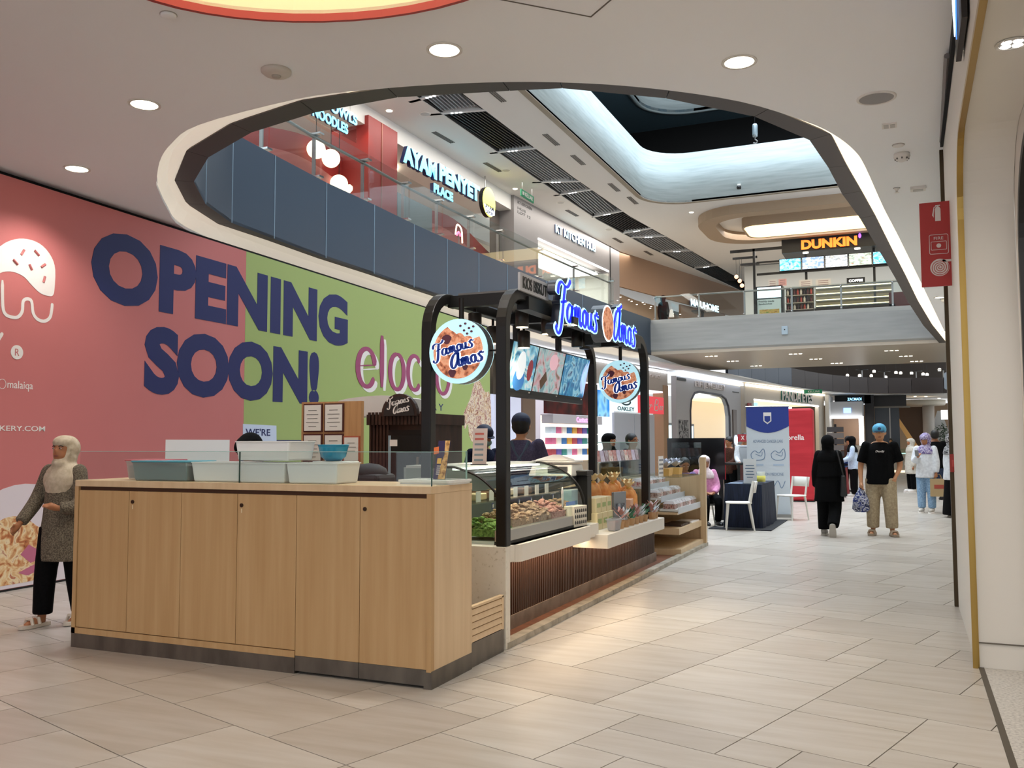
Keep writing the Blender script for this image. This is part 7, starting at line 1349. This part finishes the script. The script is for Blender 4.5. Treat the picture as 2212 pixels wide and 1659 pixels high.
# -- woman in a beige headscarf at the left, looking away to the left
rL = [[(.055, .02, .51), (.065, .03, .285), (.06, .085, .05), (.1, -1, -.25)], [(-.055, -.01, .51), (-.06, -.045, .285), (-.065, -.055, .047), (-.15, -1, -.2)]]
rA = [[(.10, 0, .81), (.135, -.03, .64), (.075, -.115, .62), (-.5, -.8, .35), (-.3, .3, -.8), .6], [(-.10, 0, .81), (-.155, -.02, .66), (-.16, -.13, .535), (-.05, -.75, -.65), (.9, 0, -.2), .55]]
person('woman in a beige headscarf and speckled olive tunic left of the counter', (-6.30, 5.34, 0), radians(6), 1.52, True, SK, rA, rL, 0, radians(4), radians(-6), .011,
       [('top', noisemat('tunic_speckle', [(.38, '#4a4238'), (.5, '#655b4b'), (.6, '#7d7361')], nscale=110, detail=5, rough=.9), {'hem': .34, 'loose': .022, 'flare': .3, 'name': 'tunic'}), ('trousers', BLKF, {'wide': .022}), ('shoes', CRM, {'sandal': True, 'sole': CRM}), ('hijab', fab('beige', '#b6a78f', '#c9bba4', 30), {'drape': .56})])
# -- woman in black walking away with a shoulder bag
wL = [[(.055, 0, .51), (.058, .03, .285), (.05, .20, .17), (0, .35, -1)], [(-.055, 0, .51), (-.06, -.03, .285), (-.06, -.03, .047)]]
p = person('woman all in black walking away with a black shoulder bag', (-1.14, 14.95, 0), radians(176), 1.56, True, SK, None, [[(-.055, 0, .51), (-.06, .02, .285), (-.05, .15, .10), (0, -.25, -1)], [(.055, 0, .51), (.06, -.02, .285), (.06, -.02, .047)]], 0, 0, 0, .014,
       [('top', BLKF, {'hem': .34, 'loose': .035, 'flare': .4, 'name': 'long_top'}), ('trousers', BLKF, {'wide': .03}), ('shoes', mat('shoe_grey', '#8f8a84', .6), {'sole': SOLE}), ('hijab', BLKF, {'long': .58})], face=False)
t = thing('shoulder_bag', 'black tote bag hanging from the shoulder of the woman in black', 'bag', (-.93, 14.88, .62), radians(8)); MB().frus((-.05, .05, -.16, .16), (-.03, .03, -.12, .12), 0, .32).build('bag', mat('bag_black', '#141416', .5), t, bevel=.02); MB().tube(smooth([(-.0, -.1, .32), (-.06, -.05, .62), (-.08, .0, .70), (-.06, .05, .62), (0, .1, .32)], 4), .012, 6).build('strap', mat('bag_black', '#141416', .5), t)
# -- man in a blue cap walking towards the viewer
mL = [[(.06, -.01, .51), (.075, -.035, .285), (.085, -.02, .047), (.25, -1, -.2)], [(-.06, .01, .51), (-.07, .0, .285), (-.075, .03, .047), (-.2, -1, -.2)]]
mA = [[(.118, 0, .81), (.165, .02, .64), (.125, -.035, .53), (-.4, -.2, -.9), (-1, 0, 0), .5], [(-.118, 0, .81), (-.165, .015, .63), (-.165, -.04, .475), (0, -.15, -1), (1, 0, 0), .9]]
KH = fab('khaki', '#9c8b72', '#b2a286', 40)
person('man in a blue cap, black T-shirt and beige trousers walking towards us', (-.40, 15.3, 0), radians(2), 1.72, False, SKL, mA, mL, 0, 0, 0, .014,
       [('top', BLKF, {'hem': .46, 'loose': .028, 'sleeve': .85, 'name': 't_shirt'}), ('trousers', KH, {'wide': .028, 'to': .07}), ('shoes', mat('sandal_tan', '#a5937e', .6), {'sandal': True, 'sole': mat('sandal_sole', '#9a8a78', .7)}), ('cap', mat('cap_blue', '#4f9ec4', .6), {'peak': mat('peak_navy', '#1d2a44', .6), 'badge': mat('badge_navy', '#23365c', .6)})], hair=mat('hair_black', '#0c0a0a', .6), build=1.08)
man = [o for o in bpy.data.objects if o.get('label', '').startswith('man in a blue cap')][0]; MB().text('Deadly', .13, .04, FV(0, -.15, 1.28), .012, .0, .3).build('shirt_print', PWHITE, man)
t = thing('carrier_bag', 'blue and white patterned plastic bag in the hand of the man in the cap', 'bag', (-.69, 15.22, .36), .2); mb = MB(); loft(mb, [(0, 0, 0, .09, .06), (0, 0, .05, .135, .08), (0, 0, .2, .12, .075), (0, 0, .33, .05, .04), (0, 0, .42, .012, .012)], 14); mb.build('bag', noisemat('bag_pattern', [(.42, '#1d2550'), (.5, '#d5d8e4'), (.58, '#2c3a78')], nscale=16, detail=2, distort=1.5), t, True); MB().tube([(0, 0, .40), (-.01, 0, .46)], .012, 6).build('handle', mat('bag_navy', '#22305e', .5), t)
# -- woman in white with jeans looking at her phone
jA = [[(.10, 0, .81), (.13, -.02, .64), (.125, -.035, .50), (0, -.15, -1), (-1, 0, 0), .9], [(-.10, 0, .81), (-.125, -.04, .66), (-.055, -.14, .71), (.4, -.7, .5), (.3, .5, -.6), .7]]
JEAN = fab('denim', '#6f8fb0', '#93afca', 40)
person('woman in a white blouse, jeans and patterned purple headscarf looking at a phone', (.33, 20.5, 0), radians(-14), 1.62, True, SK, jA, None, 0, radians(-10), radians(22), .016,
       [('top', WHTF, {'hem': .44, 'loose': .03, 'flare': .2, 'name': 'blouse'}), ('trousers', JEAN, {'wide': .022}), ('shoes', mat('shoe_white', '#bdb6ac', .6), {}), ('hijab', noisemat('scarf_purple', [(.4, '#5a4a86'), (.5, '#c9c2d2'), (.6, '#6b5a94')], nscale=22, detail=2, distort=1), {'drape': .74})])
t = thing('phone', 'dark phone held by the woman in the white blouse', 'phone', (.17, 20.2, 1.16), .1); MB().box(-.035, .035, -.005, .005, 0, .14, Matrix.Rotation(radians(-35), 4, 'X')).build('phone', BLACK, t); MB().box(-.03, .03, .005, .006, .01, .13, Matrix.Rotation(radians(-35), 4, 'X')).build('screen', mat('phone_screen', '#c5d2e0', .2), t)
t = thing('paper_carrier', 'tan paper shopping bag with a red mark carried by the woman in jeans', 'bag', (.55, 20.42, .34), .15); MB().box(-.16, .16, -.06, .06, 0, .36).build('bag', mat('paper_tan', '#b39a72', .7), t, bevel=.005); MB().box(-.09, .09, -.063, -.06, .16, .24).build('print', mat('print_red', '#a84a3a', .6), t)
for yy in (-.05, .05): MB().tube(smooth([(-.06, yy, .36), (-.03, yy*.5, .44), (.03, yy*.5, .44), (.06, yy, .36)], 4), .006, 5).build('handle', mat('paper_handle', '#8a7450', .7), t)
# -- woman with long black skirt at the right edge
person('woman in a white blouse, long black skirt and black and white headscarf', (.78, 19.45, 0), radians(120), 1.62, True, SK, None, None, 0, radians(30), 0, .018,
       [('top', WHTF, {'hem': .44, 'loose': .03, 'flare': .2, 'name': 'blouse'}), ('skirt', BLKF), ('shoes', BLACK, {}), ('hijab', noisemat('scarf_bw', [(.46, '#15151a'), (.5, '#d8d8de'), (.56, '#d8d8de'), (.6, '#15151a')], nscale=16, detail=1, distort=2), {'drape': .70})], face=False)
# -- woman browsing the stall
sA = [[(.10, 0, .81), (.12, -.05, .66), (.09, -.17, .62), (0, -1, -.1), (0, 0, -1), .4], [(-.10, 0, .81), (-.12, -.05, .66), (-.09, -.17, .60), (0, -1, -.1), (0, 0, -1), .4]]
person('woman in a pale blue top and black headscarf browsing the stall', (-1.30, 25.4, 0), radians(-80), 1.60, True, SK, sA, None, .1, 0, radians(10), .02, [('top', fab('pale_blue', '#a9bdd6', '#c3d3e6', 30), {'hem': .46, 'loose': .03, 'name': 'blouse'}), ('trousers', BLKF, {'wide': .02}), ('shoes', mat('shoe_white', '#bdb6ac', .6), {}), ('hijab', BLKF, {'drape': .74})], face=False)
person('dark haired man in brown behind the stall rack', (-1.55, 27.6, 0), radians(150), 1.62, False, SK2, None, None, 0, 0, 0, .024, [('top', fab('brown', '#3c2620', '#52352a'), {'hem': .46}), ('trousers', BLKF, {}), ('shoes', BLACK, {})], face=False, hair=mat('hair_black', '#0c0a0a', .6))
person('woman in a cream tunic and headscarf far down the walkway', (.08, 28.6, 0), radians(-60), 1.55, True, SK, None, None, 0, 0, 0, .024, [('top', fab('cream', '#c2bcb0', '#d4cfc4', 30), {'hem': .34, 'loose': .03, 'flare': .4}), ('trousers', BLKF, {'wide': .02}), ('shoes', PWHITE, {}), ('hijab', fab('cream', '#c2bcb0', '#d4cfc4', 30), {'drape': .7})], face=False)
person('man in black walking away behind the woman in jeans', (.62, 24.6, 0), radians(185), 1.74, False, SK2, None, None, 0, 0, 0, .024, [('top', BLKF, {'hem': .46, 'loose': .03, 'sleeve': .9}), ('trousers', fab('darkjean', '#2a3346', '#3a4660'), {}), ('shoes', BLACK, {})], face=False, hair=mat('hair_black', '#0c0a0a', .6), build=1.1)
person('shop assistant in white behind the jewellery counter', (-.75, 48.2, 0), 0, 1.62, True, SK, None, None, 0, 0, 0, .03, [('top', WHTF, {'hem': .46}), ('trousers', BLKF, {}), ('shoes', BLACK, {})], face=False, hair=mat('hair_black', '#0c0a0a', .6))
# -- kiosk staff
capn = mat('cap_navy', '#16203c', .7)
person('kiosk worker with back turned in navy shirt, cap and crossed apron straps', (-3.84, 9.05, .022), radians(195), 1.74, False, SKL, [[(.112, 0, .81), (.15, -.06, .66), (.11, -.16, .60), (0, -1, -.1), (0, 0, -1), .4], [(-.112, 0, .81), (-.15, -.06, .66), (-.11, -.16, .60), (0, -1, -.1), (0, 0, -1), .4]], None, .06, 0, 0, .014, [('top', fab('charcoal', '#47435a', '#575268'), {'hem': .46, 'loose': .02, 'sleeve': .8, 'name': 't_shirt'}), ('trousers', BLKF, {}), ('shoes', BLACK, {}), ('cap', capn), ('straps', mat('strap_slate', '#46566a', .7)), ('mask', mat('mask_black', '#1a1a1c', .7))], face=False, hair=mat('hair_black', '#0c0a0a', .6), build=1.05)
person('kiosk worker in navy apron, cap and pale mask facing right', (-4.42, 9.3, .022), radians(62), 1.62, False, SKL, None, None, .05, 0, radians(12), .014, [('top', NVYF, {'hem': .46, 'loose': .02, 'sleeve': .8, 'name': 'uniform'}), ('trousers', BLKF, {}), ('shoes', BLACK, {}), ('cap', capn), ('mask', mat('mask_green', '#8fb0a8', .7))], hair=mat('hair_black', '#0c0a0a', .6))
cA = [[(.10, 0, .81), (.14, -.14, .74), (.04, -.20, .76), (-1, -.2, 0), (0, 0, -1), .4], [(-.10, 0, .81), (-.15, -.12, .74), (-.28, -.16, .765), (-1, -.2, .0), (0, 0, -1), .4]]
person('worker in a black headscarf bending over behind the tubs', (-4.86, 6.08, .0), radians(-12), 1.545, True, SK, cA, None, .28, 0, radians(32), .013, [('top', BLKF, {'hem': .44, 'loose': .02}), ('trousers', BLKF, {}), ('shoes', BLACK, {}), ('hijab', BLKF, {'drape': .74})])
# -- shoppers behind the kiosk
person('woman in a black headscarf standing behind the far pole', (-4.36, 13.9, 0), radians(75), 1.60, True, SK, None, None, 0, 0, 0, .018, [('top', BLKF, {'hem': .4, 'loose': .025}), ('trousers', BLKF, {}), ('shoes', BLACK, {}), ('hijab', BLKF, {'drape': .68})])
person('dark haired man in navy standing behind the far pole', (-4.12, 14.35, 0), radians(70), 1.60, False, SK2, None, None, 0, 0, 0, .018, [('top', NVYF, {'hem': .46, 'loose': .02}), ('trousers', BLKF, {}), ('shoes', BLACK, {})], hair=mat('hair_black', '#0c0a0a', .6))
# -- seated visitors by the navy table
sit_l = [[(.055, 0, .29), (.07, -.23, .29), (.07, -.22, .045)], [(-.055, 0, .29), (-.07, -.23, .29), (-.07, -.22, .045)]]
sit_a = [[(.10, 0, .81), (.125, -.05, .65), (.05, -.15, .58), (-.7, -.6, 0), (0, 0, -1), .4], [(-.10, 0, .81), (-.125, -.05, .65), (-.05, -.15, .58), (.7, -.6, 0), (0, 0, -1), .4]]
PKF = fab('pink', '#c57fa4', '#d897b8', 30)
def stool(x, y, lab):
    t = thing('stool', lab, 'stool', (x, y, 0), group='white stools behind the sweet stall'); MB().lathe([(.18, .345), (.18, .375)], 18).build('seat', CHW, t)
    for a in (0, pi/2, pi, 3*pi/2): MB().tube([(.12*cos(a), .12*sin(a), .345), (.17*cos(a), .17*sin(a), 0)], .015, 6).build('leg', CHW, t)
stool(-3.3, 16.1, 'white stool under the woman in pink'); stool(-3.5, 15.2, 'white stool under the person in mauve')
person('seated woman in a pink top and pale headscarf beside the navy table', (-3.3, 16.1, 0), radians(30), 1.56, True, SK, sit_a, sit_l, 0, 0, radians(8), .015, [('top', PKF, {'hem': .52, 'loose': .025, 'name': 'blouse'}), ('trousers', BLKF, {}), ('shoes', BLACK, {}), ('hijab', fab('palepink', '#d9c3c6', '#e6d6d6', 30), {'drape': .74})], sit=True)
person('seated person in a mauve shirt behind the sweet stall', (-3.5, 15.2, 0), radians(30), 1.56, False, SK2, sit_a, sit_l, .25, 0, radians(15), .016, [('top', fab('mauve', '#6f5a84', '#8a74a0', 30), {'hem': .52, 'loose': .02}), ('trousers', BLKF, {}), ('shoes', BLACK, {})], sit=True, hair=mat('hair_black', '#0c0a0a', .6))
person('dark haired person in brown standing at the dark desk', (-3.76, 21.25, 0), radians(-30), 1.58, True, SK, sA, None, .05, 0, radians(10), .02, [('top', fab('brown', '#3c2620', '#52352a'), {'hem': .46}), ('trousers', BLKF, {}), ('shoes', BLACK, {})], hair=mat('hair_black', '#0c0a0a', .6))
person('person in a white shirt standing behind the dark desk', (-3.42, 21.2, 0), radians(15), 1.66, True, SK, sA, None, .05, 0, radians(10), .02, [('top', WHTF, {'hem': .46}), ('trousers', BLKF, {}), ('shoes', BLACK, {})], hair=mat('hair_black', '#0c0a0a', .6))
# -- visitor on the upper gallery
person('visitor in black with a white bag on the upper gallery', (-8.35, 33.6, UP), radians(160), 1.62, True, SK2, None, None, 0, 0, radians(10), .024, [('top', BLKF, {'hem': .34, 'loose': .03}), ('trousers', BLKF, {}), ('shoes', BLACK, {}), ('hijab', BLKF, {'drape': .7})], face=False)
t = thing('white_bag', 'small white bag held by the visitor on the upper gallery', 'bag', (-8.02, 33.5, 6.15)); MB().frus((-.1, .1, -.05, .05), (-.05, .05, -.03, .03), 0, .3).build('bag', PWHITE, t, bevel=.02); MB().tube([(0, 0, .3), (-.02, 0, .4)], .008, 5).build('handle', PWHITE, t)
